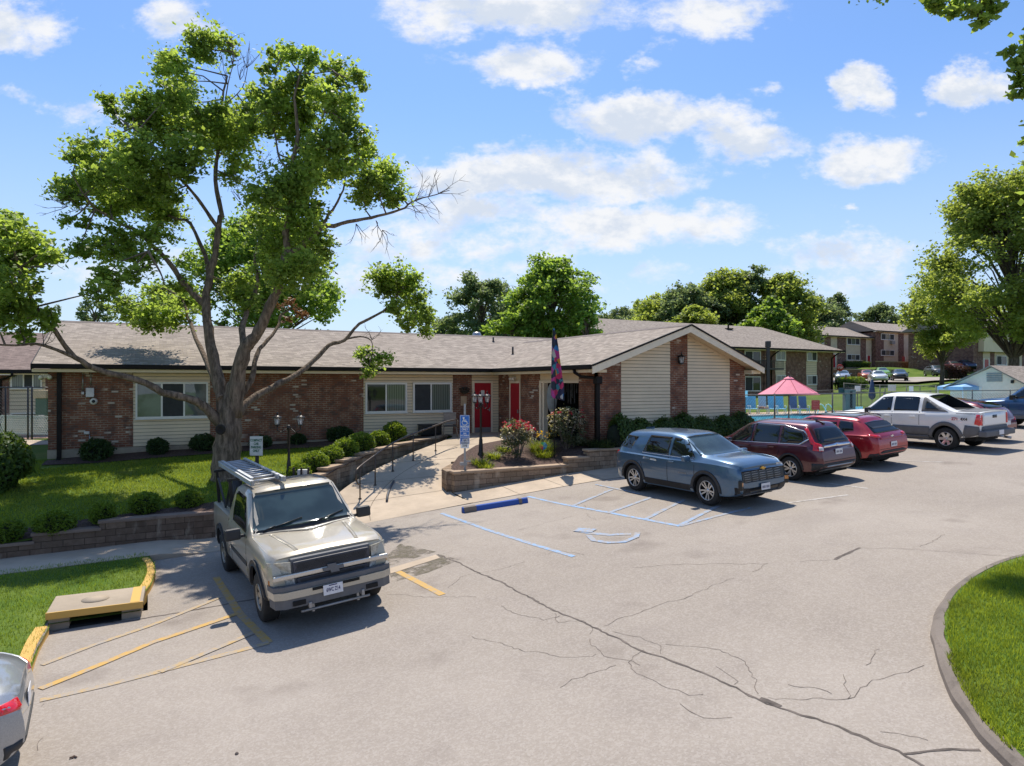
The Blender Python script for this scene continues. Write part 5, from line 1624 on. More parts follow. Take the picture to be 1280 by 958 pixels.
 def mirror(self, x, y, z, sz=(.13, .20, .15), m_=None, arm=.1):
  for sg in (1, -1):
   bm = BM()
   box(bm, (x, sg * (y + arm), z), sz, bev=.035)
   box(bm, (x - .01, sg * (y + arm * .3), z - sz[2] * .25), (sz[0] * .5, arm * 1.3, .035), bev=.01)
   mo = obj('door_mirror', bm, m_ or self.paint, self.root)
   bm = BM(); box(bm, (x - sz[0] / 2 - .001, sg * (y + arm), z), (.006, sz[1] * .8, sz[2] * .75), bev=.002); obj('mirror_glass', bm, M_CHROME, mo)
 def underbody(self, x0, x1, w, z0=.22, z1=.45):
  bm = BM(); box2(bm, (x0, -w, z0), (x1, w, z1)); obj('underbody', bm, M_WELL, self.root)
def bowtie(bm, c, w, h, d_, mi=0):
 """cross-shaped slanted emblem in the local y-z plane, extruded along x"""
 s = h * .32
 p = [(-w / 2, -h * .18), (-w * .24, -h * .18), (-w * .28, -h / 2), (w * .12, -h / 2), (w * .16, -h * .18), (w / 2 - s * .2, -h * .18), (w / 2, h * .18), (w * .24, h * .18), (w * .28, h / 2), (-w * .12, h / 2), (-w * .16, h * .18), (-w / 2 + s * .2, h * .18)]
 prism(bm, [(c[0], c[1] - a, c[2] + b_) for (a, b_) in p], (d_, 0, 0), mi)
def UW(s, t): return (s, t)
def head_rz(ds, dt): return math.atan2(dt, ds)
# =================== the pickup with the ladder (old full-size pickup, pewter) ===========
P_PEW = car_paint('pewter_paint', (.47, .415, .32), .15, .38)
def ground_frame(sa, ta, sb, tb):
 """rear axle point, front axle point -> centre, heading and pitch on the lot"""
 za, zb_ = zl(sa), zl(sb)
 L = math.hypot(sb - sa, tb - ta)
 return ((sa + sb) / 2, (ta + tb) / 2, (za + zb_) / 2), math.atan2(tb - ta, sb - sa), -math.atan2(zb_ - za, L)
def place_car(cs, ct, heading, wb, roll_w=.8):
 """centre of wheelbase, heading vector -> location, rz, (roll, pitch)"""
 h = Vector(heading).normalized()
 f = (cs + h.x * wb / 2, ct + h.y * wb / 2); r_ = (cs - h.x * wb / 2, ct - h.y * wb / 2)
 n = Vector((-h.y, h.x))
 zf, zr = zl(f[0]), zl(r_[0])
 zl_, zr_ = zl(cs + n.x * roll_w), zl(cs - n.x * roll_w)
 return (cs, ct, (zf + zr) / 2 + .004), math.atan2(h.y, h.x), (math.atan2(zl_ - zr_, 2 * roll_w), -math.atan2(zf - zr, wb))
WBT = 3.55
tr_c = (2.50, 13.58)
loc, rz, tilt = place_car(tr_c[0], tr_c[1], (.06, -1), WBT)
RAD = .405
spec = dict(
 st=[  # x, half width, bottom, shoulder z, top z, top half width, belt half width
  (-2.98, .97, .52, 1.22, 1.28, .93, .94), (-2.90, .98, .46, 1.24, 1.30, .95, .955), (-2.2, 1.00, .44, 1.25, 1.31, .955, .965), (-.86, 1.00, .42, 1.25, 1.31, .955, .965),
  (-.83, 1.00, .42, 1.24, 1.36, .93, .95), (-.74, 1.00, .42, 1.24, 1.87, .80, .95), (-.66, 1.00, .42, 1.24, 1.935, .79, .95), (.15, 1.00, .42, 1.23, 1.955, .78, .95), (.42, 1.00, .42, 1.225, 1.93, .77, .95),
  (1.12, 1.00, .43, 1.225, 1.32, .88, .955), (1.20, 1.00, .44, 1.215, 1.275, .90, .955), (1.6, 1.00, .46, 1.205, 1.262, .90, .95), (2.2, .995, .46, 1.18, 1.235, .895, .945), (2.52, .985, .48, 1.155, 1.205, .885, .935), (2.62, .98, .50, 1.13, 1.165, .88, .93)],
 wheels=[(WBT / 2, True), (-WBT / 2, False)], rad=RAD, arch=.485, track=.86, lift=.05, plan=(.45, .07, .2, .03), front=[(.3, 0), (.7, 0), (.95, .02), (1.12, .07)], fl=.3, n=88, smooth=.05, mid=.62,
 cuts=[((-2.86, -.80, .80), (-.93, .80, 1.6))])
T_ = Car('pickup_truck', 'old pewter pickup with black mirrors carrying an aluminium ladder, parked nose out by the inlet', 'pickup truck', spec, P_PEW, loc, rz, tilt)
tr = T_.root
# flat bed floor is visible inside the cut; fender flares
for sd_ in ('L', 'R'):
 for p in T_.arch_ring(.56, .47, 0, 180): T_.part('wheel_arch_flare', M_PLAST, [(sd_, p, .035, .10)])
T_.both('side_window', M_CGLASS, [(-.50, 1.30), (.78, 1.27), (.82, 1.32), (.33, 1.82), (-.40, 1.84), (-.50, 1.78)], .004)
T_.part('windscreen', M_WSHIELD, [('F', [(-.86, 1.335), (.86, 1.335), (.84, 1.42), (.725, 1.88), (.3, 1.895), (-.3, 1.895), (-.725, 1.88), (-.84, 1.42)], .005, .10)])
T_.part('rear_window', M_CGLASS, [('B', [(-.62, 1.42), (.62, 1.42), (.60, 1.80), (-.60, 1.80)], .006)])
# black strip along the foot of the screen
T_.part('windscreen_surround', M_BLACK, [('F', [(-.88, 1.285), (.88, 1.285), (.85, 1.333), (-.85, 1.333)], .006, .10)])
bm = BM()
for (y0, z0, y1, z1) in [(-.72, 1.315, -.02, 1.42), (.12, 1.315, .74, 1.42)]:
 a = T_.hit('F', y0, z0)[0]; b_ = T_.hit('F', y1, z1)[0]
 tube(bm, [a + Vector((.02, 0, .01)), b_ + Vector((.02, 0, .012))], .011, 6)
 tube(bm, [a + Vector((.025, 0, .012)), a.lerp(b_, .3) + Vector((.035, 0, .03))], .014, 6)
obj('wiper', bm, M_BLACK, tr)
T_.seam([[(.98, .52), (.98, 1.10), (.90, 1.24)], [(-.60, .52), (-.60, 1.24)], [(.98, .52), (-.60, .52)], [(-.845, .5), (-.845, 1.28)]])
bm = BM()
for sg in (1, -1): box(bm, (-.42, sg * 1.005, 1.10), (.20, .03, .05), bev=.012)
obj('door_handle', bm, M_PLAST, tr)
T_.both('side_moulding', M_PLAST, [(-.58, .74), (.97, .74), (.97, .82), (-.58, .82)], .012)
# hood creases
for sg in (1, -1):
 T_.part('bonnet_crease', P_PEW, [('T', [(1.30, sg * .60), (1.30, sg * .66), (2.45, sg * .52), (2.45, sg * .46)], .007, .12)], T_.body)
# front end
xf = 2.60
bm = BM()
box(bm, (xf + .035, 0, 1.01), (.10, 1.22, .175), bev=.02); g1 = obj('grille', bm, plain('grille_grey', (.05, .05, .062), .55, var=.2), tr)
bm = BM(); box(bm, (xf + .035, 0, .775), (.10, 1.14, .135), bev=.03); obj('grille', bm, MATS['grille_grey'], tr)
bm = BM(); box(bm, (xf + .00, 0, .905), (.10, 1.27, .47), bev=.02); obj('grille_surround', bm, M_PLASTG, g1)
# honeycomb mesh of the grille
for zc_, hh, ww in ((1.01, .13, 1.12), (.775, .095, 1.02)):
 nn_ = 36
 bm = BM()
 for k in range(nn_):
  y = -ww / 2 + ww * (k + .5) / nn_
  for sgn in (1, -1): box(bm, (xf + .088, y, zc_), (.012, .006, hh * 1.15), rx=R(32) * sgn)
 obj('grille_mesh', bm, M_PLAST, g1)
bm = BM(); box(bm, (xf + .07, 0, .893), (.07, 1.84, .075), bev=.018); br = obj('grille_bar', bm, car_paint('chrome_bar', (.55, .53, .49), .6, .25), tr)
bm = BM(); bowtie(bm, (xf + .10, 0, .895), .34, .14, .03); obj('emblem', bm, M_PLASTG, br)
for sg in (1, -1):
 bm = BM()
 prism(bm, [(xf - .16, sg * .95, .94), (xf + .05, sg * .645, .935), (xf + .05, sg * .645, 1.105), (xf + .0, sg * .80, 1.115), (xf - .16, sg * .955, 1.105)], (.035, 0, 0)); fix(bm)
 hl = obj('headlight', bm, plain('hazed_lamp', (.42, .40, .33), .2, var=.35, scale=14, coat=.6) if 'hazed_lamp' not in MATS else MATS['hazed_lamp'], tr)
 bm = BM()
 prism(bm, [(xf - .15, sg * .955, .72), (xf + .05, sg * .60, .735), (xf + .05, sg * .61, .85), (xf - .15, sg * .955, .85)], (.035, 0, 0)); fix(bm)
 il = obj('indicator_lamp', bm, M_HEAD, tr)
 bm = BM(); prism(bm, [(xf - .135, sg * .958, .73), (xf - .09, sg * .85, .73), (xf - .09, sg * .85, .845), (xf - .135, sg * .958, .845)], (.05, 0, 0)); fix(bm); obj('amber_lens', bm, M_AMBER, il)
bm = BM()
def bumper(bm, z0, z1, xo, w, mi, back=.34):
 w *= .965
 pts = [(-w, xo - back), (-w + .03, xo - .10), (-w + .16, xo - .02), (-w * .5, xo), (w * .5, xo), (w - .16, xo - .02), (w - .03, xo - .10), (w, xo - back)]
 inn = [(y * .96, x - .10) for (y, x) in reversed(pts)]
 prism(bm, [(x, y, z0) for (y, x) in pts + inn], (0, 0, z1 - z0), mi)
 fix(bm)
bumper(bm, .575, .685, xf + .21, 1.0, 0); bp = obj('bumper', bm, P_PEW, tr)
bm = BM(); bumper(bm, .688, .765, xf + .185, 1.005, 0); obj('bumper_top_pad', bm, M_PLASTG, bp)
bm = BM(); bumper(bm, .425, .572, xf + .185, .985, 0); obj('bumper_skirt', bm, M_PLASTG, bp)
bm = BM()
for sg in (1, -1): box(bm, (xf + .185, sg * .58, .49), (.03, .20, .075), bev=.012)
box(bm, (xf + .208, 0, .66), (.02, .75, .045))
obj('bumper_opening', bm, M_DARK, bp)
bm = BM(); tube(bm, [(xf + .13, -.55, .33), (xf + .13, .55, .33)], .022, 8)
for sg in (1, -1): box(bm, (xf + .10, sg * .36, .36), (.05, .04, .15)); box(bm, (xf + .17, sg * .42, .42), (.09, .05, .10), bev=.015)
obj('tow_bracket', bm, M_GREYMETAL, bp)
T_.plate(xf + .228, .60, 1, '6WC Z14', w=.31, h=.16, y=-.06)
for sg in (1, -1):
 bm = BM(); box(bm, (.86, sg * 1.17, 1.30), (.13, .26, .20), bev=.04); box(bm, (.85, sg * 1.02, 1.25), (.05, .12, .05), bev=.012)
 obj('door_mirror', bm, M_PLAST, tr)
T_.wheels('steel', plain('old_rim', (.34, .31, .26), .4, metal=.6, var=.2), 0.0, .265, .54)
T_.underbody(-2.8, 2.5, .70, .38, .60)
bm = BM(); box2(bm, (-.02 - .8, -.78, .62), (1.0, .78, .66)); obj('cab_floor', bm, M_WELL, tr)
# tail lamps, tailgate seam, rear bumper
T_.part('tailgate', P_PEW, [('B', [(-.74, .62), (.74, .62), (.74, 1.20), (-.74, 1.20)], .012)])
for sg in (1, -1): T_.part('tail_light', M_TAIL, [('B', [(sg * .80, .75), (sg * .93, .75), (sg * .93, 1.15), (sg * .80, 1.15)], .02)])
bm = BM(); box(bm, (-3.03, 0, .55), (.16, 1.9, .18), bev=.03); obj('rear_bumper', bm, M_CHROME, tr)
# roof strips: black rubber drip rails
for sg in (1, -1): T_.part('roof_moulding', M_PLASTG, [('T', [(-.60, sg * .66), (-.60, sg * .69), (.30, sg * .68), (.30, sg * .65)], .006, .12)])
# ladder rack standing in the bed
bm = BM()
for x in (-2.70, -1.02):
 for y in (-.86, .0): box(bm, (x, y, 1.40 if y else 1.28), (.06, .06, 1.15 if y else 1.38))
 box(bm, (x, -.43, 1.985), (.06, .98, .05))
box(bm, (-2.2, -.86, 1.58), (.9, .04, .04), ry=R(35)); box(bm, (-1.45, -.86, 1.58), (.75, .04, .04), ry=R(-35))
obj('ladder_rack', bm, M_BLACK, tr)
# things in the bed: tool box and buckets
bm = BM(); box(bm, (-1.12, 0, 1.15), (.40, 1.56, .62), bev=.02); obj('bed_tool_box', bm, M_BLACK, tr)
bm = BM()
for k in range(7): tube(bm, [(-1.0 - .10 * k, -.78 + .05 * (k % 3), .9), (-1.02 - .11 * k, -.74 + .06 * (k % 2), 1.55 + .05 * (k % 3)), (-1.05 - .1 * k, -.66, 1.93)], .045, 6)
obj('hanging_hose', bm, M_PLAST, tr)
# the aluminium extension ladder lying on the rack
T_inv = tr.matrix_world
bpy.context.view_layer.update()
Mw = tr.matrix_world.copy()
la = thing('extension_ladder', 'aluminium extension ladder lying on the black rack of the pewter pickup', 'ladder', Mw @ Vector((-1.30, -.42, 2.02)))
la.rotation_euler = tr.rotation_euler
def ladder(bm, x0, x1, w, z, rung=True):
 for sg in (1, -1):
  box2(bm, (x0, sg * w - .012, z), (x1, sg * w + .012, z + .085))
  for e in (0, .08): box2(bm, (x0, sg * w - .03, z + e), (x1, sg * w + .03, z + e + .006))
 k = x0 + .12
 while k < x1 - .05:
  tube(bm, [(k, -w, z + .042), (k, w, z + .042)], .019, 8); k += .30
bm = BM(); ladder(bm, -2.0, 1.72, .28, 0.0); obj('lower_section', bm, M_ALU, la)
bm = BM(); ladder(bm, -1.94, 1.5, .235, .03); obj('fly_section', bm, M_ALU, la)
bm = BM()
for sg in (1, -1): box(bm, (-2.03, sg * .28, .04), (.10, .05, .13), bev=.01); box(bm, (1.75, sg * .28, .05), (.06, .055, .10), bev=.01)
obj('ladder_foot', bm, M_GREYMETAL, la)
# =================== parked row =========================================================
def ring_parts(C, ro, ri, m_, off=.02, lo=None, name='arch_cladding'):
 for sd_ in ('L', 'R'):
  items = [(sd_, p, off, .10) for p in C.arch_ring(ro, ri)]
  if lo: items.append((sd_, lo, off * .9, .12))
  C.part(name, m_, items)
# ---- blue crossover, nose out --------------------------------------------------------
P_BLUE = car_paint('slate_blue_paint', (.060, .125, .205), .45, .30)
HEAD_OUT = (0.03, -1.0)
c_blue = (12.98, 13.95)
WBE = 2.73
loc, rz, tilt = place_car(c_blue[0], c_blue[1], HEAD_OUT, WBE)
spec = dict(st=[(-2.27, .88, .42, 1.02, 1.48, .58, .80), (-2.22, .90, .36, 1.05, 1.57, .60, .84), (-1.9, .935, .27, 1.07, 1.625, .64, .865), (-.9, .95, .25, 1.06, 1.672, .655, .875), (0, .95, .25, 1.04, 1.668, .655, .88), (.42, .95, .25, 1.05, 1.61, .645, .88),
    (1.16, .95, .25, 1.07, 1.19, .74, .89), (1.24, .95, .25, 1.07, 1.165, .78, .89), (1.7, .945, .26, 1.065, 1.145, .80, .885), (2.1, .93, .28, 1.04, 1.10, .79, .865), (2.30, .915, .32, 1.00, 1.05, .77, .84), (2.38, .89, .38, .95, .99, .74, .80)],
   wheels=[(WBE / 2 + .02, True), (-WBE / 2 + .02, False)], rad=.368, arch=.425, track=.80, plan=(.60, .13, .5, .11), front=[(.3, .06), (.5, 0), (.75, .0), (.95, .05)], rear=[(.4, 0), (1.0, .02), (1.1, .05), (1.6, .36)], fl=.5, rl=.8, smooth=.12)
E_ = Car('parked_suv', 'slate blue crossover with black grille parked nose out beside the blue hatched bay', 'suv', spec, P_BLUE, loc, rz, tilt)
ring_parts(E_, .50, .415, M_PLAST, .018, [(-.90, .255), (.93, .255), (.90, .45), (-.86, .45)])
E_.both('side_window', M_CGLASS, [(.10, 1.10), (.94, 1.115), (.97, 1.15), (.52, 1.53), (.12, 1.57)], .004)
E_.both('side_window', M_CGLASS, [(-.98, 1.12), (.02, 1.10), (.03, 1.575), (-.80, 1.575)], .004)
E_.both('side_window', M_CGLASS, [(-1.98, 1.20), (-1.50, 1.16), (-1.28, 1.50), (-1.72, 1.52), (-1.92, 1.45)], .004)
E_.part('windscreen', M_WSHIELD, [('F', [(-.76, 1.20), (.76, 1.20), (.73, 1.26), (.585, 1.585), (.25, 1.61), (-.25, 1.61), (-.585, 1.585), (-.72, 1.22)], .005, .10)])
E_.part('rear_window', M_CGLASS, [('B', [(-.60, 1.16), (.60, 1.16), (.52, 1.50), (-.52, 1.50)], .006)])
E_.seam([[(1.02, .42), (1.02, .95), (.98, 1.05)], [(.05, .42), (.05, 1.07)], [(-.98, 1.08), (-1.0, .85), (-.86, .55)], [(1.02, .42), (-.80, .42)]])
E_.both('window_trim', M_CHROME, [(-1.0, 1.10), (1.0, 1.085), (1.0, 1.10), (-1.0, 1.115)], .006)
bm = BM()
for x in (.22, -.72):
 for sg in (1, -1): box(bm, (x, sg * .955, .97), (.20, .035, .035), bev=.012)
obj('door_handle', bm, P_BLUE, E_.root)
E_.mirror(.84, .93, 1.12, (.15, .20, .14))
E_.wheels('ten', None, 0, .225, .66)
E_.underbody(-2.0, 2.0, .72)
gr = E_.part('grille', M_BLACK, [('F', [(-.66, .64), (.66, .64), (.74, .72), (.74, .91), (-.74, .91), (-.74, .72)], .012, .09)])
for z in (.675, .725, .775, .825, .88):
 E_.part('grille_bar', M_GREYMETAL, [('F', [(y, z - .006), (y + .19, z - .006), (y + .20, z + .004), (y + .01, z + .004)], .022, .10) for y in (-.68, -.42, -.16, .10, .36)], gr)
for sd_, sg in (('FL', 1), ('FR', -1)):
 E_.part('headlight', M_HEAD, [(sd_, [(-1.30, .945), (-.90, .935), (-.92, .975), (-1.28, 1.0)], .010, .07)])
bm = BM()
for sg in (1, -1):
 h = E_.hit('F', sg * .76, .60)[0]
 box(bm, h + Vector((-.03, 0, 0)), (.10, .17, .24), rz=-sg * .45, bev=.03)
fl = obj('fog_light', bm, M_BLACK, E_.root)
bm = BM()
for sg in (1, -1):
 h = E_.hit('F', sg * .76, .63)[0]
 box(bm, h + Vector((.02, sg * .005, 0)), (.02, .10, .09), rz=-sg * .45, bev=.008)
obj('amber_lens', bm, M_AMBER, fl)
E_.part('lower_bumper', M_PLAST, [('F', [(-.82, .36), (.82, .36), (.84, .54), (.5, .50), (-.5, .50), (-.84, .54)], .012, .10)])
E_.part('bumper_intake', M_BLACK, [('F', [(-.48, .39), (.48, .39), (.52, .49), (-.52, .49)], .020, .10)])
E_.part('skid_plate', M_GREYMETAL, [('F', [(-.62, .345), (.62, .345), (.66, .375), (-.66, .375)], .024, .10)])
h = E_.hit('F', 0, .93)[0]
bm = BM(); bowtie(bm, (h.x + .005, 0, .935), .20, .07, .015); obj('emblem', bm, M_GOLD, E_.root)
h = E_.hit('F', 0, .50)[0]
E_.plate(h.x + .04, .50, 1, '#')
E_.part('roof_antenna', P_BLUE, [('T', [(-1.75, -.03), (-1.75, .03), (-1.45, .012), (-1.45, -.012)], .05, .2)])
text('side_lettering', 'EQUINOX', .06, M_GREYMETAL, E_.root, (.62, -.957, .72), (R(90), 0, 0), .001)
for sg in (1, -1): E_.part('tail_light', M_TAIL, [('B', [(sg * .55, .98), (sg * .82, .98), (sg * .80, 1.07), (sg * .55, 1.07)], .012)])
E_.plate(E_.hit('B', 0, .82)[0].x - .01, .82, -1)
# ---- maroon crossover, nose in ---------------------------------------------------------
P_MAR = car_paint('maroon_paint', (.085, .012, .022), .4, .28)
HEAD_IN = (-0.02, 1.0)
WBC = 2.62
def suv2(): pass
c_mar = (17.25, 14.95)
loc, rz, tilt = place_car(c_mar[0], c_mar[1], HEAD_IN, WBC)
spec = dict(st=[(-2.28, .84, .44, .98, 1.44, .52, .76), (-2.22, .87, .38, 1.02, 1.56, .55, .82), (-1.9, .90, .28, 1.06, 1.625, .59, .84), (-.9, .91, .24, 1.03, 1.655, .62, .85), (0, .91, .24, .99, 1.65, .62, .86), (.35, .91, .24, .97, 1.60, .61, .86),
    (1.28, .91, .24, .96, 1.09, .69, .85), (1.36, .91, .24, .95, 1.05, .72, .845), (1.8, .90, .26, .92, .99, .74, .83), (2.1, .88, .30, .86, .92, .70, .79), (2.25, .85, .38, .78, .83, .64, .72)],
   wheels=[(WBC / 2, True), (-WBC / 2, False)], rad=.348, arch=.405, track=.79, plan=(.8, .22, .5, .13), front=[(.3, .05), (.5, 0), (.9, .12)], rear=[(.4, 0), (.60, -.02), (.95, .05), (1.1, .10), (1.6, .42)], fl=.5, rl=.85, smooth=.12)
C_ = Car('parked_suv', 'dark maroon crossover with tall rear lamps parked nose in beside the blue crossover', 'suv', spec, P_MAR, loc, rz, tilt)
def rear_suv(C, lampz, lampw, gw, plate_z, wins, seams, clad, beltz, bump_low=.40, txt=None):
 for w in wins: C.both('side_window', M_CGLASS, w, .004)
 C.seam(seams)
ring_parts(C_, .455, .398, M_PLAST, .014, [(-.86, .245), (.90, .245), (.88, .36), (-.84, .36)])
C_.both('window_trim', M_CHROME, [(-1.86, 1.24), (-1.60, 1.075), (1.05, 1.0), (1.05, .985), (-1.64, 1.055), (-1.92, 1.24), (-1.70, 1.44), (-1.0, 1.575), (0, 1.59), (.5, 1.50), (.5, 1.48), (0, 1.57), (-1.0, 1.555), (-1.66, 1.42)], .006, .07)
C_.both('side_window', M_CGLASS, [(.12, 1.02), (1.0, 1.0), (.98, 1.06), (.45, 1.48), (.12, 1.555)], .005)
C_.both('side_window', M_CGLASS, [(-.88, 1.045), (.04, 1.02), (.04, 1.56), (-.86, 1.55)], .005)
C_.both('side_window', M_CGLASS, [(-1.60, 1.09), (-.96, 1.06), (-.95, 1.53), (-1.62, 1.42), (-1.82, 1.24)], .005)
C_.part('windscreen', M_WSHIELD, [('F', [(-.72, 1.12), (.72, 1.12), (.56, 1.57), (-.56, 1.57)], .005, .10)])
C_.part('rear_window', M_CGLASS, [('B', [(-.66, 1.09), (.66, 1.09), (.60, 1.30), (.50, 1.50), (0, 1.53), (-.50, 1.50), (-.60, 1.30)], .006, .08)])
C_.seam([[(1.0, .42), (1.0, .98)], [(.08, .42), (.08, 1.02)], [(-.93, 1.04), (-.95, .85), (-.82, .5)], [(1.0, .42), (-.78, .42)]])
for sd_, sg in (('BL', 1), ('BR', -1)):
 s_ = 1
 def m2(u): return u if sd_ == 'BL' else u
 tl = C_.part('tail_light', M_TAIL, [(sd_, [((-1.16) if sd_ == 'BL' else -(-1.16) * -1, .92)] if False else [(-1.14, .90), (-.86, .92), (-.88, 1.06), (-.82, 1.10), (-.72, 1.50), (-.80, 1.53), (-.93, 1.14), (-1.10, 1.08)], .012, .07)]) if sd_ == 'BL' else C_.part('tail_light', M_TAIL, [(sd_, [(1.14, .90), (.86, .92), (.88, 1.06), (.82, 1.10), (.72, 1.50), (.80, 1.53), (.93, 1.14), (1.10, 1.08)], .012, .07)])
 q = -1 if sd_ == 'BL' else 1
 C_.part('reversing_lens', M_TAILW, [(sd_, [(q * 1.02, .91), (q * 1.13, .905), (q * 1.13, 1.0), (q * 1.02, 1.02)], .018, .07)], tl)
C_.part('tailgate_chrome', M_CHROME, [('B', [(-.60, .985), (.60, .985), (.58, 1.04), (.15, 1.055), (0, 1.075), (-.15, 1.055), (-.58, 1.04)], .016, .09)])
C_.seam([[(-.80, .62), (.80, .62)]], sides=('B',))
C_.part('rear_bumper_trim', M_PLAST, [('B', [(-.84, .36), (.84, .36), (.86, .56), (-.86, .56)], .016, .10)])
C_.part('skid_plate', M_GREYMETAL, [('B', [(-.62, .34), (.62, .34), (.55, .50), (-.55, .50)], .026, .10)])
C_.plate(C_.hit('B', 0, .84)[0].x - .018, .85, -1, '#')
bm = BM()
for x in (.22, -.70):
 for sg in (1, -1): box(bm, (x, sg * .915, .93), (.19, .035, .035), bev=.012)
obj('door_handle', bm, P_MAR, C_.root)
C_.mirror(.88, .89, 1.05, (.14, .19, .14))
C_.wheels('y', None, 0, .22, .66)
C_.underbody(-2.0, 2.0, .70)
C_.part('wiper', M_BLACK, [('B', [(0, 1.12), (.48, 1.14), (.48, 1.155), (0, 1.14)], .02, .1)])
h = C_.hit('B', 0, 1.02)[0]
bm = BM(); box(bm, (h.x - .02, 0, 1.025), (.01, .07, .06), bev=.004); obj('emblem', bm, M_CHROME, C_.root)
for sd_ in ('FL', 'FR'):
 q = 1 if sd_ == 'FR' else -1
 C_.part('headlight', M_HEAD, [(sd_, [(q * .95, .74), (q * 1.25, .78), (q * 1.2, .88), (q * .95, .84)], .01, .08)])
C_.part('grille', M_BLACK, [('F', [(-.5, .62), (.5, .62), (.55, .76), (-.55, .76)], .012)])
C_.part('roof_antenna', M_BLACK, [('T', [(-1.80, -.03), (-1.80, .03), (-1.55, .012), (-1.55, -.012)], .045, .2)])
# ---- bright red crossover, nose in -----------------------------------------------------
P_REDC = car_paint('crimson_paint', (.34, .012, .024), .35, .27)
WBX = 2.70
c_red = (20.35, 15.35)
loc, rz, tilt = place_car(c_red[0], c_red[1], HEAD_IN, WBX)
spec = dict(st=[(-2.27, .85, .44, 1.02, 1.32, .50, .78), (-2.20, .88, .38, 1.04, 1.43, .54, .82), (-1.8, .905, .28, 1.05, 1.50, .58, .84), (-.9, .91, .24, 1.03, 1.555, .61, .85), (0, .91, .24, .99, 1.56, .62, .86), (.35, .91, .24, .97, 1.52, .61, .86),
    (1.25, .91, .24, .97, 1.08, .69, .85), (1.35, .91, .24, .96, 1.05, .72, .845), (1.8, .90, .26, .94, 1.0, .74, .83), (2.1, .88, .30, .88, .93, .70, .79), (2.27, .85, .38, .80, .84, .64, .72)],
   wheels=[(WBX / 2, True), (-WBX / 2, False)], rad=.340, arch=.40, track=.79, plan=(.8, .22, .5, .12), front=[(.3, .05), (.5, 0), (.9, .12)], rear=[(.4, .02), (.60, -.02), (.85, .0), (1.0, .06), (1.45, .62)], fl=.5, rl=.95, smooth=.12)
X_ = Car('parked_suv', 'bright red low crossover with black roof rails parked nose in beside the maroon one', 'suv', spec, P_REDC, loc, rz, tilt)
ring_parts(X_, .450, .392, M_PLAST, .014, [(-.90, .245), (.94, .245), (.92, .34), (-.88, .34)])
X_.both('side_window', M_CGLASS, [(.12, 1.03), (1.0, 1.0), (.98, 1.06), (.45, 1.42), (.12, 1.46)], .005)
X_.both('side_window', M_CGLASS, [(-.88, 1.06), (.04, 1.03), (.04, 1.465), (-.86, 1.45)], .005)
X_.both('side_window', M_CGLASS, [(-1.50, 1.16), (-.96, 1.075), (-.95, 1.44), (-1.40, 1.40)], .005)
X_.part('windscreen', M_WSHIELD, [('F', [(-.72, 1.12), (.72, 1.12), (.56, 1.49), (-.56, 1.49)], .005, .10)])
X_.part('rear_window', M_CGLASS, [('B', [(-.66, 1.08), (.66, 1.08), (.52, 1.38), (0, 1.41), (-.52, 1.38)], .006, .08)])
X_.part('sunroof', M_CGLASS, [('T', [(-1.3, -.46), (-1.3, .46), (.15, .48), (.15, -.48)], .006, .15)])
X_.part('rear_spoiler', M_BLACK, [('T', [(-1.95, -.52), (-1.95, .52), (-1.72, .54), (-1.72, -.54)], .02, .12)])
X_.seam([[(1.0, .42), (1.0, .98)], [(.08, .42), (.08, 1.02)], [(-.93, 1.05), (-.95, .85), (-.86, .5)], [(1.0, .42), (-.82, .42)]])
for sd_ in ('BL', 'BR'):
 q = -1 if sd_ == 'BL' else 1
 X_.part('tail_light', M_TAIL, [(sd_, [(q * .80, .985), (q * 1.18, .96), (q * 1.16, 1.02), (q * .82, 1.06)], .012, .07)])
X_.part('tailgate_crease', P_REDC, [('B', [(-.62, .90), (.62, .90), (.60, .93), (-.60, .93)], .022, .1)], X_.body)
X_.seam([[(-.82, .60), (.82, .60)]], sides=('B',))
X_.part('rear_bumper_trim', M_PLAST, [('B', [(-.84, .36), (.84, .36), (.84, .46), (.5, .55), (-.5, .55), (-.84, .46)], .018, .10)])
X_.plate(X_.hit('B', 0, .72)[0].x - .015, .72, -1, '#')
h = X_.hit('B', 0, .96)[0]
bm = BM(); bowtie(bm, (h.x - .022, 0, .965), .16, .065, .012); obj('emblem', bm, M_CHROME, X_.root)
for sg in (1, -1):
 bm = BM(); tube(bm, [(.5, sg * .59, 1.53), (.35, sg * .60, 1.585), (-.5, sg * .60, 1.605), (-1.4, sg * .57, 1.565), (-1.55, sg * .56, 1.51)], .016, 6); obj('roof_rail', bm, M_BLACK, X_.root)
bm = BM()
for x in (.22, -.70):
 for sg in (1, -1): box(bm, (x, sg * .915, .93), (.19, .035, .035), bev=.012)
obj('door_handle', bm, P_REDC, X_.root)
X_.mirror(.88, .89, 1.05, (.14, .19, .14))
X_.wheels('five', plain('dark_rim', (.12, .12, .125), .35, metal=.7), 0, .22, .66)
X_.underbody(-2.0, 2.0, .70)
for sd_ in ('FL', 'FR'):
 q = 1 if sd_ == 'FR' else -1
 X_.part('headlight', M_HEAD, [(sd_, [(q * .95, .78), (q * 1.25, .80), (q * 1.2, .86), (q * .95, .84)], .01, .08)])
X_.part('grille', M_BLACK, [('F', [(-.5, .50), (.5, .50), (.6, .72), (-.6, .72)], .012)])
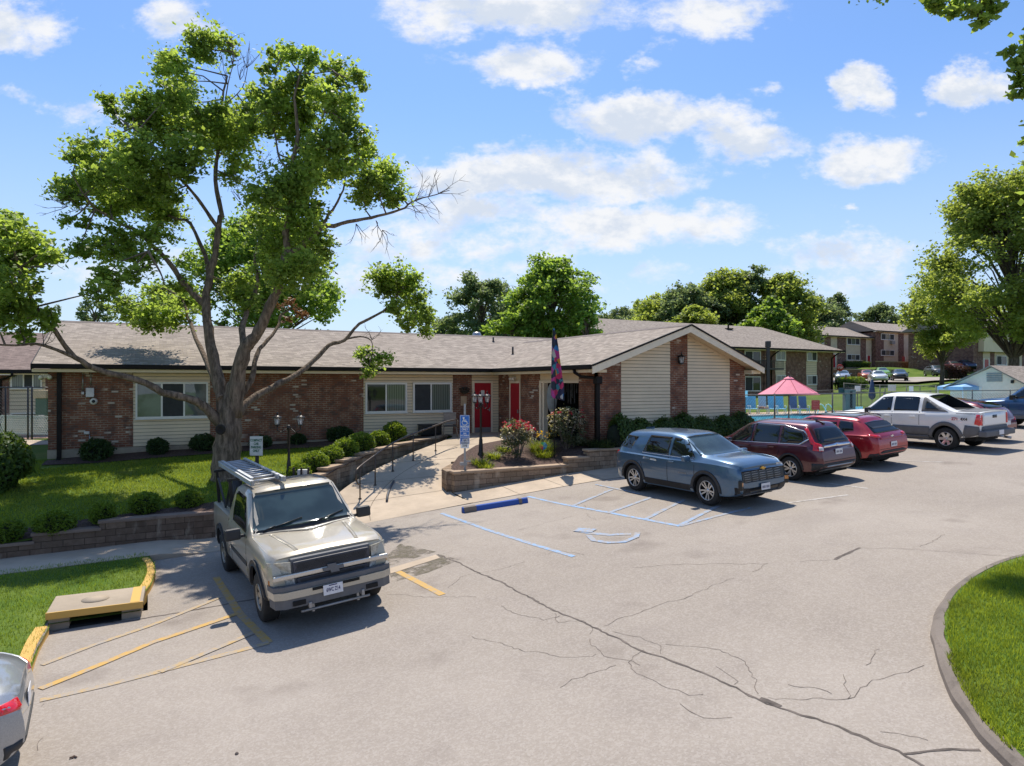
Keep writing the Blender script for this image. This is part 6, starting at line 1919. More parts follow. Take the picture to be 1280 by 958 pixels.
# ---- white utility pickup with grey cladding and sail panels ------------------------------
P_WHT = car_paint('white_paint', (.84, .82, .78), .0, .35, .02)
WBA = 3.30
c_wht = (25.45, 15.55)
loc, rz, tilt = place_car(c_wht[0], c_wht[1], (-.03, 1.0), WBA)
spec = dict(st=[(-2.74, .95, .62, 1.28, 1.335, .90, .92), (-2.66, .97, .52, 1.29, 1.345, .92, .935), (-2.2, 1.0, .44, 1.29, 1.345, .93, .95), (-1.88, 1.0, .42, 1.29, 1.37, .90, .95), (-.92, 1.0, .42, 1.28, 1.885, .70, .94), (-.3, 1.0, .42, 1.27, 1.935, .70, .94), (.5, 1.0, .42, 1.25, 1.935, .70, .94), (.75, 1.0, .42, 1.24, 1.89, .69, .94),
    (1.45, 1.0, .42, 1.22, 1.33, .80, .935), (1.55, 1.0, .44, 1.21, 1.29, .85, .93), (2.2, .99, .46, 1.17, 1.24, .86, .92), (2.75, .97, .50, 1.10, 1.16, .84, .89), (2.88, .95, .54, 1.04, 1.08, .82, .86)],
   wheels=[(WBA / 2, True), (-WBA / 2, False)], rad=.395, arch=.475, track=.86, plan=(.5, .10, .3, .05), front=[(.3, 0), (.7, 0), (1.1, .06)], fl=.4, n=84, smooth=.06, mid=.6, cuts=[((-2.05, -.64, 1.385), (-.93, .64, 2.2))])
A_ = Car('pickup_truck', 'white pickup with grey lower cladding and sloping sail panels parked nose in', 'pickup truck', spec, P_WHT, loc, rz, tilt)
lowc = [(-1.14, .43), (1.14, .43), (1.14, .78), (-1.0, .78), (-1.10, .86)]
for sd_ in ('L', 'R'):
 A_.part('lower_cladding', M_PLASTG, [(sd_, [(-1.17, .43), (1.16, .43), (1.16, .80), (-1.12, .80)], .022, .12)] +
   [(sd_, p, .030, .10) for p in A_.arch_ring(.60, .47)] + [(sd_, [(-2.72, .60), (-2.24, .46), (-2.24, .66), (-2.30, .90), (-2.70, .86)], .022, .10)])
A_.both('side_window', M_CGLASS, [(.30, 1.32), (1.22, 1.29), (1.18, 1.36), (.68, 1.80), (.30, 1.83)], .005)
A_.both('side_window', M_CGLASS, [(-.70, 1.34), (.20, 1.32), (.20, 1.835), (-.62, 1.835), (-.70, 1.78)], .005)
A_.both('sail_panel', M_PLASTG, [(-.82, 1.33), (-1.74, 1.33), (-1.02, 1.73), (-.90, 1.81), (-.82, 1.85)], .006, .08)
A_.both('sail_window', M_CGLASS, [(-.94, 1.39), (-1.42, 1.39), (-1.06, 1.63), (-.94, 1.69)], .014, .08)
A_.part('windscreen', M_WSHIELD, [('F', [(-.80, 1.37), (.80, 1.37), (.64, 1.85), (-.64, 1.85)], .005, .10)])
bm = BM(); box2(bm, (-.945, -.58, 1.40), (-.925, .58, 1.82)); obj('rear_window', bm, M_CGLASS, A_.root)
A_.part('bed_cover', M_PLASTG, [('T', [(-2.64, -.84), (-2.64, .84), (-2.0, .84), (-2.0, -.84)], .012, .2)])
A_.part('tailgate', P_WHT, [('B', [(-.76, .86), (.76, .86), (.76, 1.30), (-.76, 1.30)], .014, .12)])
A_.part('tailgate_handle', M_BLACK, [('B', [(-.14, 1.12), (.14, 1.12), (.14, 1.22), (-.14, 1.22)], .022)])
A_.part('tailgate_cladding', M_PLASTG, [('B', [(-.86, .72), (.86, .72), (.80, .86), (-.80, .86)], .02)])
for sg in (1, -1):
 A_.part('tail_light', M_TAIL, [('B', [(sg * .79, .90), (sg * .915, .90), (sg * .905, 1.26), (sg * .79, 1.26)], .02, .07), ('L' if sg > 0 else 'R', [(-2.73, .90), (-2.58, .94), (-2.64, 1.26), (-2.72, 1.26)], .02, .07)])
bm = BM(); bumperA = box(bm, (-2.82, 0, .62), (.26, 1.94, .20), bev=.05); box(bm, (-2.72, 0, .74), (.12, 1.5, .04)); ra = obj('rear_bumper', bm, M_PLASTG, A_.root)
bm = BM(); tube(bm, [(-2.75, -.55, .44), (-2.98, -.60, .40)], .045, 10); tube(bm, [(-2.7, 0, .50), (-3.02, 0, .50)], .035, 8); obj('exhaust_and_hitch', bm, M_GALV, ra)
A_.plate(-2.96, .64, -1)
A_.seam([[(1.28, .84), (1.28, 1.26)], [(.25, .84), (.25, 1.30)], [(-.76, .84), (-.76, 1.32)], [(-2.0, 1.285), (-2.6, 1.285)]])
bm = BM()
for x in (.42, -.52):
 for sg in (1, -1): box(bm, (x, sg * 1.005, 1.12), (.22, .035, .05), bev=.012)
obj('door_handle', bm, P_WHT, A_.root)
A_.mirror(1.10, 1.0, 1.32, (.15, .22, .20), M_PLAST)
A_.wheels('six', None, 0, .26, .60)
A_.underbody(-2.5, 2.5, .74, .34, .58)
for sd_ in ('L', 'R'):
 A_.part('running_board', M_PLASTG, [(sd_, [(-1.1, .37 + .06), (1.15, .43), (1.15, .49), (-1.1, .49)], .10, .2)])
rl_ = R(90)
text('side_lettering', 'Z71', .13, M_RED, A_.root, (-1.98, 1.006, 1.10), (R(90), 0, R(180)), .001, .003)
text('side_lettering', '4X4', .13, M_BLACK, A_.root, (-2.27, 1.004, 1.10), (R(90), 0, R(180)), .001, .003)
A_.part('grille', M_BLACK, [('F', [(-.6, .72), (.6, .72), (.6, 1.0), (-.6, 1.0)], .012)])
for sg in (1, -1): A_.part('headlight', M_HEAD, [('F', [(sg * .62, .76), (sg * .86, .76), (sg * .86, .96), (sg * .62, .96)], .012)])
# ---- blue crew-cab pickup at the right edge ------------------------------------------------
P_BLU2 = car_paint('royal_blue_paint', (.018, .075, .185), .3, .27)
def pickup2(label, paint, c, head):
 wb = 3.65
 loc, rz, tilt = place_car(c[0], c[1], head, wb)
 sp = dict(st=[(-2.95, .97, .58, 1.28, 1.34, .92, .94), (-2.85, .99, .48, 1.30, 1.36, .94, .95), (-1.22, 1.01, .42, 1.30, 1.36, .945, .965), (-1.19, 1.01, .42, 1.29, 1.42, .93, .96), (-1.08, 1.01, .42, 1.29, 1.86, .74, .955), (-.95, 1.01, .42, 1.28, 1.93, .73, .955), (.3, 1.01, .42, 1.27, 1.96, .73, .955), (.75, 1.01, .42, 1.26, 1.92, .72, .955),
                  (1.42, 1.01, .42, 1.25, 1.38, .82, .95), (1.52, 1.01, .44, 1.24, 1.33, .86, .945), (2.3, 1.0, .46, 1.20, 1.28, .88, .93), (2.85, .98, .52, 1.12, 1.19, .86, .90), (2.95, .95, .56, 1.06, 1.12, .84, .87)],
              wheels=[(wb / 2, True), (-wb / 2, False)], rad=.405, arch=.48, track=.87, plan=(.5, .10, .2, .04), front=[(.3, 0), (.7, 0), (1.1, .05)], fl=.3, smooth=.06, mid=.6, cuts=[((-2.82, -.80, .80), (-1.30, .80, 1.7))])
 Q = Car('pickup_truck', label, 'pickup truck', sp, paint, loc, rz, tilt)
 Q.both('side_window', M_CGLASS, [(.22, 1.35), (1.20, 1.32), (1.16, 1.40), (.66, 1.82), (.22, 1.86)], .005)
 Q.both('side_window', M_CGLASS, [(-.92, 1.37), (.12, 1.35), (.12, 1.865), (-.86, 1.85)], .005)
 Q.part('windscreen', M_WSHIELD, [('F', [(-.82, 1.40), (.82, 1.40), (.66, 1.88), (-.66, 1.88)], .005, .12)])
 Q.part('rear_window', M_CGLASS, [('B', [(-.6, 1.48), (.6, 1.48), (.58, 1.80), (-.58, 1.80)], .006, .12)])
 Q.seam([[(1.26, .56), (1.26, 1.28)], [(.17, .56), (.17, 1.32)], [(-1.02, .56), (-1.02, 1.34)]])
 Q.both('side_moulding', M_PLASTG, [(-1.0, .44), (1.25, .44), (1.25, .62), (-1.0, .62)], .014, .15)
 bm = BM()
 for x in (.36, -.84):
  for sg in (1, -1): box(bm, (x, sg * 1.015, 1.14), (.22, .035, .05), bev=.012)
 obj('door_handle', bm, M_CHROME, Q.root)
 Q.mirror(1.06, 1.0, 1.38, (.15, .24, .22), M_BLACK)
 Q.wheels('six', None, 0, .27, .62); Q.underbody(-2.6, 2.6, .74, .34, .58)
 for sg in (1, -1):
  Q.part('tail_light', M_TAIL, [('B', [(sg * .80, .84), (sg * .94, .84), (sg * .94, 1.24), (sg * .80, 1.24)], .02)])
  Q.part('headlight', M_HEAD, [('F', [(sg * .6, .82), (sg * .88, .82), (sg * .88, 1.04), (sg * .6, 1.04)], .012)])
 Q.part('grille', M_BLACK, [('F', [(-.58, .72), (.58, .72), (.58, 1.04), (-.58, 1.04)], .014)])
 bm = BM(); box(bm, (-3.02, 0, .58), (.16, 1.9, .18), bev=.03); obj('rear_bumper', bm, M_CHROME, Q.root)
 bm = BM(); box(bm, (.6, 0, 1.985), (.10, .10, .05), bev=.015); obj('roof_lamp', bm, M_BLACK, Q.root)
 return Q
pickup2('royal blue crew-cab pickup cut by the right edge of the lot view', P_BLU2, (35.1, 15.3), (-.03, 1))
# ---- low sedans: generic -------------------------------------------------------------------
def sedan(name, label, paint, loc, rz, tilt=(0, 0), cat='car', detail=True, group=None, suv=False):
 h = .16 if suv else 0
 sp = dict(st=[(-2.33, .78, .45, .86, .92, .60, .72), (-2.24, .83, .36, .92 + h * .5, .99 + h, .66, .77), (-1.9, .88, .27, .95 + h * .6, 1.04 + h * 1.6, .68, .81), (-1.55, .90, .22, .96 + h * .6, 1.10 + h * 2.2, .66, .83), (-.75, .91, .20, .95 + h * .6, 1.40 + h, .57, .84), (-.2, .91, .20, .94 + h * .6, 1.455 + h, .57, .84), (.25, .91, .20, .93 + h * .6, 1.42 + h, .56, .84),
                  (1.18, .91, .20, .92 + h * .6, 1.02 + h, .68, .83), (1.3, .91, .21, .91 + h * .6, .985 + h * .8, .71, .825), (1.9, .88, .24, .84 + h * .6, .89 + h * .8, .72, .79), (2.2, .84, .30, .74 + h * .4, .80 + h * .5, .66, .73), (2.33, .79, .38, .66 + h * .4, .70 + h * .4, .60, .67)],
              wheels=[(1.38, True), (-1.36, False)], rad=.325 + h * .15, arch=.375 + h * .15, track=.78, plan=(.8, .24, .6, .17), front=[(.3, .04), (.5, 0), (.8, .10)], rear=[(.4, .02), (.62, 0), (.95, .06), (1.1, .12)], fl=.5, rl=.4, smooth=.14, n=56)
 S = Car(name, label, cat, sp, paint, loc, rz, tilt, group)
 S.both('side_window', M_CGLASS, [(-1.40, 1.02 + h), (1.02, .985 + h), (.98, 1.03 + h), (.30, 1.36 + h), (-.2, 1.39 + h), (-.72, 1.345 + h), (-1.36, 1.08 + h)], .005, .10)
 S.part('windscreen', M_WSHIELD, [('F', [(-.70, 1.045 + h), (.70, 1.045 + h), (.53, 1.385 + h), (-.53, 1.385 + h)], .005, .12)])
 S.part('rear_window', M_CGLASS, [('B', [(-.66, 1.11 + h), (.66, 1.11 + h), (.54, 1.37 + h), (-.54, 1.37 + h)], .006, .12)])
 for sd_ in ('BL', 'BR'):
  q = -1 if sd_ == 'BL' else 1
  S.part('tail_light', M_TAIL, [(sd_, [(q * .90, .845), (q * 1.25, .80), (q * 1.22, .90), (q * .88, .915)], .012, .07)])
 for sd_ in ('FL', 'FR'):
  q = 1 if sd_ == 'FR' else -1
  S.part('headlight', M_HEAD, [(sd_, [(q * .95, .62), (q * 1.22, .65), (q * 1.18, .74), (q * .95, .72)], .012, .08)])
 S.plate(S.hit('B', 0, .72)[0].x - .012, .72, -1)
 S.wheels('ten' if detail else 'five', None, 0, .21, .66)
 S.underbody(-2.0, 2.0, .70, .2, .4)
 S.mirror(.80, .88, 1.0 + h * .7, (.13, .18, .13))
 if detail:
  S.seam([[(.98, .36), (.98, .92)], [(-.10, .36), (-.10, .94)], [(-.98, .95), (-1.0, .75)]])
  bm = BM()
  for x in (.06, -.86):
   for sg in (1, -1): box(bm, (x, sg * .915, .86), (.19, .03, .035), bev=.01)
  obj('door_handle', bm, paint, S.root)
  S.part('rear_bumper_trim', M_PLAST, [('B', [(-.72, .40), (.72, .40), (.74, .52), (-.74, .52)], .012, .10)])
 return S
P_SIL = car_paint('silver_paint', (.33, .345, .36), .5, .32)
loc, rz, tilt = place_car(-3.40, 8.6, (-1, -.06), 2.74)
sil = sedan('parked_sedan', 'silver sedan at the lower left corner, only its rear corner in view', P_SIL, loc, rz, tilt)
loc, rz, tilt = place_car(28.35, 16.1, (-.03, 1), 2.74)
redp = sedan('parked_sedan', 'red car tucked between the white pickup and the blue pickup', car_paint('dark_red_paint', (.16, .010, .018), .3, .28), loc, rz, tilt, suv=True)
# ---- cars up on the hill ---------------------------------------------------------------------
HILL = [  # px, py of the base, distance, heading offset (deg from camera forward), colour, label
 (1053, 477.5, 88, 205, (.30, .34, .42), 'pale blue-grey sedan behind the clipped hedge and stop sign on the hill', False),
 (1083, 475.5, 91, 200, (.42, .10, .025), 'orange car on the hill between the pale sedan and the lime hatchback', False),
 (1102, 473.5, 95, 200, (.20, .42, .03), 'lime green hatchback parked on the hill below the block wall', True),
 (1097, 482.0, 84, 200, (.72, .72, .72), 'white coupe nearest the lawn in the hill car park', False),
 (1124, 478.5, 88, 205, (.022, .024, .027), 'black sedan at the right end of the hill row above the lawn', False),
 (1169, 470.5, 100, 190, (.11, .115, .12), 'dark grey wagon half behind the small tree trunk on the hill', True),
 (1190, 470.5, 103, 190, (.10, .02, .025), 'dark maroon car right of the small tree trunk on the hill', True),
 (1206, 470, 104, 190, (.02, .04, .10), 'dark blue car at the far right of the hill car park', False)]
for i, (px, py, dd, hd, colr, lab, sv) in enumerate(HILL):
 p = P(px, py, dd)
 h = Matrix.Rotation(-YAW - R(hd), 3, 'Z') @ Vector((0, 1, 0))
 sedan('parked_car', lab, car_paint('hill_car_paint_%d' % i, colr, .2, .32), (p.x, p.y, T(p.x, p.y) + .31), math.atan2(h.y, h.x), suv=sv, detail=False, group='cars in the hill car park')
# ------------------------------------------------------------------ foliage
def leaves_mesh(name, C, S, Nrm, m_, parent=None, asp=0.62, kind=None, fold=0.0):
 """C centres (n,3), S sizes (n), Nrm normals (n,3): one rhombic leaf each"""
 n = len(C)
 rng = np.random.default_rng(n + 7)
 Nrm = Nrm / (np.linalg.norm(Nrm, axis=1, keepdims=True) + 1e-9)
 a = rng.normal(size=(n, 3))
 U = np.cross(Nrm, a); U /= (np.linalg.norm(U, axis=1, keepdims=True) + 1e-9)
 V = np.cross(Nrm, U)
 s = S[:, None]
 sh = rng.uniform(.25, .6, size=(n, 1))
 k = s * asp
 v = np.empty((n, 4, 3))
 v[:, 0] = C - U * s; v[:, 1] = C - U * s * (sh - .5) * .6 + V * k - Nrm * s * fold; v[:, 2] = C + U * s; v[:, 3] = C + U * s * (sh - .5) * .6 - V * k - Nrm * s * fold
 me = bpy.data.meshes.new(name)
 me.vertices.add(4 * n); me.vertices.foreach_set('co', v.reshape(-1))
 me.loops.add(4 * n); me.loops.foreach_set('vertex_index', np.arange(4 * n, dtype=np.int32))
 me.polygons.add(n); me.polygons.foreach_set('loop_start', np.arange(0, 4 * n, 4, dtype=np.int32))
 me.update(calc_edges=True)
 me.materials.append(m_)
 if name is None: return me
 o = link(name, me, parent)
 return tag(o, kind=kind) if kind else o
def clump_points(rng, clumps, per, sub=9, subr=.42, squash=.75, hollow=.25):
 """clumps: (x,y,z,r). returns leaf centres arranged in sub-clumps for an uneven outline"""
 out = []
 for (x, y, z, r) in clumps:
  ns = max(4, int(sub * (0.7 + .6 * rng.random())))
  d_ = rng.normal(size=(ns, 3)); d_ /= np.linalg.norm(d_, axis=1, keepdims=True)
  rad = r * (hollow + (1 - hollow) * rng.random((ns, 1)) ** .6) * .85
  sc = d_ * rad; sc[:, 2] *= squash
  n = max(8, int(per * r * r))
  which = rng.integers(0, ns, n)
  sr = r * subr * rng.uniform(.55, 1.25, ns)
  dd = rng.normal(size=(n, 3)) * .55
  p = sc[which] + dd * sr[which][:, None] * np.array([1, 1, .62])
  out.append(p + np.array([x, y, z]))
 return np.concatenate(out)
def leaf_normals(rng, n, up=1.0):
 v = rng.normal(size=(n, 3)); v[:, 2] = np.abs(v[:, 2]) * 1.0 + up * .55
 return v
def noisy_path(pts, amp, rng, sub=3):
 out = []
 line = []
 pts = [Vector(p) for p in pts]
 for i in range(len(pts) - 1):
  a = pts[max(i - 1, 0)]; b_ = pts[i]; c = pts[i + 1]; d_ = pts[min(i + 2, len(pts) - 1)]
  for j in range(sub):
   f = j / sub
   line.append(0.5 * ((2 * b_) + (c - a) * f + (2 * a - 5 * b_ + 4 * c - d_) * f * f + (3 * b_ - a - 3 * c + d_) * f ** 3))
 line.append(pts[-1])
 for i, p in enumerate(line):
  if 0 < i < len(line) - 1: p = p + Vector(rng.normal(size=3)) * amp
  out.append(p)
 return out
# ---- the big maple in front of the clubhouse ------------------------------------------------
rng = np.random.default_rng(11)
TD = 20.5
base_p = G(283, 594, zlawn)
maple = thing('maple_tree', 'large open-crowned maple with many sprawling bare limbs in front of the clubhouse lawn window', 'tree', base_p)
def MP(px, py, d_=0.0): return P(px, py, TD + d_) - base_p
LIMBS = [  # (pixel x, pixel y, depth offset) points, start radius, end radius
 ([(284, 604, 0), (283, 585, 0), (284, 560, 0), (287, 535, 0), (288, 512, 0), (290, 496, 0), (292, 478, 0)], .51, .20),
 ([(281, 520, 0), (274, 480, .1), (266, 445, .2), (260, 412, .4), (257, 379, .7), (262, 345, 1.0), (269, 319, 1.2), (274, 278, 1.5), (276, 264, 1.6), (269, 225, 1.8), (272, 190, 1.9), (279, 150, 2.0), (278, 125, 2.0), (284, 95, 2.0)], .25, .03),
 ([(257, 379, .7), (250, 376, .8), (226, 350, .9), (214, 331, .8), (190, 307, .6), (173, 290, .4), (151, 280, .2), (120, 261, -.3), (105, 244, -.6)], .15, .03),
 ([(274, 285, 1.5), (269, 280, 1.4), (252, 256, 1.0), (233, 232, .6), (210, 205, .2), (188, 178, 0), (165, 160, 0)], .10, .02),
 ([(262, 345, 1.0), (256, 318, 1.3), (238, 280, 1.7), (214, 271, 2.1), (190, 255, 2.5), (170, 235, 2.8)], .11, .02),
 ([(277, 500, -.1), (268, 475, .5), (259, 453, 1.2), (245, 424, 2.2), (235, 396, 3.2), (228, 375, 3.9), (205, 360, 4.3)], .17, .03),
 ([(291, 520, 0), (297, 473, -.1), (305, 439, -.2), (312, 428, -.2), (319, 421, -.2), (333, 393, -.3), (347, 361, -.4), (353, 336, -.5), (358, 310, -.6), (357, 290, -.6), (363, 265, -.6), (365, 210, -.5), (372, 180, -.4), (371, 148, -.3), (368, 122, -.3), (375, 92, -.3)], .30, .03),
 ([(305, 439, -.2), (303, 411, .3), (310, 386, .8), (321, 359, 1.2), (322, 343, 1.4), (318, 320, 1.6), (328, 290, 1.8)], .14, .03),
 ([(358, 318, -.6), (376, 308, -.4), (399, 287, 0), (418, 282, .3), (445, 276, .6), (472, 271, .9), (500, 263, 1.2), (516, 252, 1.3), (536, 246, 1.4), (562, 238, 1.5)], .13, .012),
 ([(399, 287, 0), (408, 273, 0), (418, 258, .1), (428, 238, .2), (435, 215, .3), (450, 195, .4)], .075, .015),
 ([(372, 188, -.4), (388, 176, -.6), (403, 148, -.9), (408, 128, -1.0), (420, 92, -1.1)], .07, .012),
 ([(365, 215, -.5), (350, 200, 0), (345, 175, .3), (340, 140, .5), (345, 85, .6)], .06, .012),
 ([(296, 500, .1), (314, 476, .4), (321, 444, .9), (335, 425, 1.5), (349, 407, 2.1), (352, 393, 2.4), (368, 384, 2.7)], .13, .03),
 ([(293, 528, 0), (304, 508, .3), (330, 490, 1.0), (360, 475, 1.8), (392, 452, 2.7), (410, 432, 3.2), (430, 425, 3.6), (450, 405, 4.0), (480, 389, 4.5), (494, 372, 4.8), (508, 358, 5.0)], .17, .03),
 ([(430, 425, 3.6), (450, 421, 3.8), (464, 426, 3.9), (466, 442, 3.9)], .05, .012),
 ([(480, 389, 4.5), (500, 388, 4.8), (515, 393, 5.0), (530, 402, 5.2)], .03, .01),
 ([(280, 535, 0), (262, 515, -.3), (250, 505, -.5), (233, 498, -.8), (203, 490, -1.2), (172, 475, -1.6), (140, 467, -2.0), (110, 457, -2.4), (87, 440, -2.7), (68, 412, -3.0), (45, 385, -3.3), (34, 363, -3.5), (24, 334, -3.7), (14, 300, -3.8)],   .19, .03),
 ([(100, 450, -2.5), (72, 438, -3.0), (45, 430, -3.4), (20, 432, -3.7), (-20, 430, -4.2)], .07, .02),
 ([(185, 314, -1.3), (200, 340, -1.4), (206, 356, -1.5)], .05, .015),
 ([(278, 150, 2.0), (285, 105, 2.1), (292, 75, 2.1), (288, 48, 2.1)], .03, .008),
 ([(282, 130, 2.0), (303, 110, 2.0), (310, 80, 2.0), (312, 55, 2.0)], .028, .006),
]
bm = BM()
TIPS = []
for pts, r0, r1 in LIMBS:
 q = [MP(*p) for p in pts]
 if len(q) > 5 and r0 < .5: line = noisy_path(q, .012, rng, 3)
 else: line = noisy_path(q, .0, rng, 3)
 n = len(line)
 rad = [r0 + (r1 - r0) * (i / (n - 1)) ** (.62 if r0 < .5 else 1.5) for i in range(n)]
 if r0 > .5: rad = [max(.0, r * (1 + .10 * (1 - i / 3)) if i < 3 else r) for i, r in enumerate(rad)]
 rad = [r * .88 for r in rad]
 rad = [r * (1 + .07 * math.sin(i * 2.3 + r0 * 50)) for i, r in enumerate(rad)]
 tube(bm, line, rad, 12 if r0 > .12 else 8)
 TIPS.append(line)
trunk = obj('trunk', bm, M_BARK, maple)
bm = BM()     # dark knot hole
lathe(bm, [(.03, -.01), (.11, .0), (.155, .05), (.12, .085), (.08, .05), (.0, .02)], 14, Matrix.Translation(MP(276.5, 537, -.52)) @ Matrix.Rotation(R(90), 4, 'X') @ Matrix.Rotation(R(-28), 4, 'Y'))
obj('knot', bm, plain('knot_bark', (.028, .022, .018), .95), trunk)
CL = [(260,53,25),(244,60,15),(287,60,12),(216,87,22),(225,101,18),(209,78,14),(138,129,13),(140,140,9),(189,133,26),(212,122,22),(170,149,18),(230,129,20),(113,188,22),(97,195,14),(161,182,26),(198,168,28),(235,159,32),(262,149,30),(290,154,28),(310,159,22),(290,177,26),(262,177,26),(235,186,24),
      (159,214,32),(189,218,30),(129,221,24),(101,232,22),(83,237,16),(207,205,24),(147,237,28),(179,241,30),(287,221,13),(299,205,15),(235,218,13),(91,244,16),(82,276,9),(106,278,9),(139,254,24),(168,244,28),(194,256,26),(209,273,15),(214,242,15),
      (98,314,13),(122,309,18),(144,300,20),(161,309,19),(180,324,17),(194,292,17),(132,345,13),(125,364,15),(142,355,13),(166,343,13),(194,364,11),(156,379,15),(173,393,18),(194,388,20),(214,374,20),(218,396,18),(194,403,14),(233,374,15),(228,355,14),
      (348,68,14),(338,85,9),(328,88,7),(365,68,13),(388,75,15),(405,83,6),(425,88,16),(445,95,13),(423,105,13),(455,108,6),(363,105,19),(338,123,23),(383,118,23),(405,120,21),(433,130,17),(425,145,17),(435,155,13),(350,140,25),(373,145,21),(383,153,17),(343,163,15),(368,170,13),(315,118,9),(315,158,13),(320,135,15),
      (418,168,17),(448,175,17),(460,190,11),(408,188,25),(425,200,25),(443,195,19),(388,203,25),(400,215,21),(470,218,21),(485,220,18),(450,235,17),(500,245,14),(475,238,17),(455,250,11),(490,253,9),(463,223,15),
      (328,245,19),(355,230,27),(375,220,25),(343,255,23),(370,250,25),(388,260,15),(330,268,15),(393,270,11),(335,278,21),(347,299,23),(383,283,21),(372,301,21),(395,301,16),(404,310,12),(353,324,23),(376,331,22),(390,327,16),(337,338,18),(360,347,20),(303,375,16),(294,356,18),
      (477,345,15),(496,350,19),(514,352,15),(477,363,11),(500,363,15),(519,368,13),(494,384,11),(517,389,17),(533,395,13),(510,407,9),(533,414,8),(457,441,9),(478,448,11),(464,455,9),(450,444,5),(461,467,7),
      (14,274,15),(10,293,26),(26,303,24),(43,312,20),(62,320,12),(72,322,7),(10,329,20),(31,332,13),(14,353,20),(38,358,11),(48,359,6),(10,380,24),(26,384,13),(36,394,13),(7,399,16),(62,394,9),(58,403,11),(26,416,11),(34,423,7),(-20,340,30),(-25,300,26),(-22,390,25),(-60,350,40)]
nodes = [(i, p) for i, l in enumerate(TIPS) for p in l[len(l) // 3:]]
def limb_depth(px, py):
 # depth of the nearest limb as seen, so that clumps sit on real branches
 best, bd = 0.0, 1e9
 for pts, r0, r1 in LIMBS[1:]:
  for (x, y, dd) in pts:
   q = (x - px) ** 2 + (y - py) ** 2
   if q < bd: bd, best = q, dd
 return best
clumps = []
for (x, y, r) in CL:
 dd = limb_depth(x, y) + rng.uniform(-.9, 1.5) * min(1, r / 22) * 1.2
 q = MP(x, y, dd)
 clumps.append((q.x, q.y, q.z, r * (TD + dd) / FPX * (1.12 if y < 290 else 1.25)))
pts = np.concatenate([clump_points(rng, clumps, 1900, 20, .37, .86), clump_points(rng, [(x, y, z, r * 1.5) for (x, y, z, r) in clumps], 280, 24, .34, .8, .5)])
# thin the crown so that sky shows through, and keep light from filling it
sz = rng.uniform(.035, .092, len(pts))
leaves_mesh('crown', pts, sz, leaf_normals(rng, len(pts), 1.0), M_LEAF, maple, .72, fold=.18)
bp_ = []
for (x, y, r) in [(360, 377, 11), (372, 389, 14), (381, 395, 9), (358, 398, 10), (350, 383, 8)]:
 q = MP(x, y, 2.5); bp_.append((q.x, q.y, q.z, r * TD / FPX))
pts = clump_points(rng, bp_, 750, 8, .45)
leaves_mesh('dead_foliage', pts, rng.uniform(.05, .09, len(pts)), leaf_normals(rng, len(pts), .5), M_DEAD, maple, .6)
# twigs: from each clump back to the nearest limb, plus bare ones at the dead tips
bm = BM()
LN = np.array([list(p) for l in TIPS for p in l])
for (x, y, z, r) in clumps:
 c = np.array([x, y, z])
 i = int(np.argmin(((LN - c) ** 2).sum(1)))
 a, b_ = Vector(LN[i]), Vector(c)
 if (a - b_).length > .15:
  mid = a.lerp(b_, .5) + Vector(rng.normal(size=3)) * .10
  tube(bm, [a, mid, b_], [.028, .02, .010], 5, cap=False)
 for k in range(4):
  e = b_ + Vector(rng.normal(size=3)) * r * .55
  tube(bm, [b_, b_.lerp(e, .5) + Vector(rng.normal(size=3)) * .05, e], [.012, .009, .005], 4, cap=False)
def bare(px, py, dd, dirs, n, ln):
 for k in range(n):
  a = MP(px, py, dd)
  ang = rng.uniform(*dirs)
  p = a
  v = (RT * math.cos(ang) + Vector((0, 0, math.sin(ang)))) + FW * rng.uniform(-.4, .4)
  L_ = ln * rng.uniform(.5, 1.1)
  line = [p]
  for j in range(4):
   v = (v + Vector(rng.normal(size=3)) * .22).normalized()
   p = p + v * L_ / 4; line.append(p)
   if j in (1, 2):
    w = (v + Vector(rng.normal(size=3)) * .7).normalized()
    tube(bm, [p, p + w * L_ * .22, p + w * L_ * .4 + Vector(rng.normal(size=3)) * .04], [.007, .005, .003], 4, cap=False)
  tube(bm, line, [.013, .011, .009, .006, .003], 4, cap=False)
for (px, py, dd) in [(505, 260, 1.2), (520, 252, 1.3), (535, 247, 1.4), (548, 242, 1.5), (515, 256, 1.3)]: bare(px, py, dd, (-1.2, 1.6), 4, 1.0)
for (px, py, dd) in [(290, 80, 2.1), (300, 100, 2.0), (284, 105, 2.0), (308, 85, 2.0)]: bare(px, py, dd, (1.0, 2.2), 4, 1.1)
for (px, py, dd) in [(95, 250, -.6), (105, 262, -.5), (85, 258, -.6)]: bare(px, py, dd, (2.6, 3.5), 4, .9)
for (px, py, dd) in [(470, 276, .9), (478, 288, .9), (445, 280, .6)]: bare(px, py, dd, (-1.7, -.6), 3, .9)
for (px, py, dd) in [(300, 250, .5), (308, 262, .5), (465, 425, 3.9), (305, 235, .6), (55, 432, -3.2), (325, 215, .3)]: bare(px, py, dd, (.4, 2.7), 4, .7)
obj('twig', bm, M_TWIG, maple)
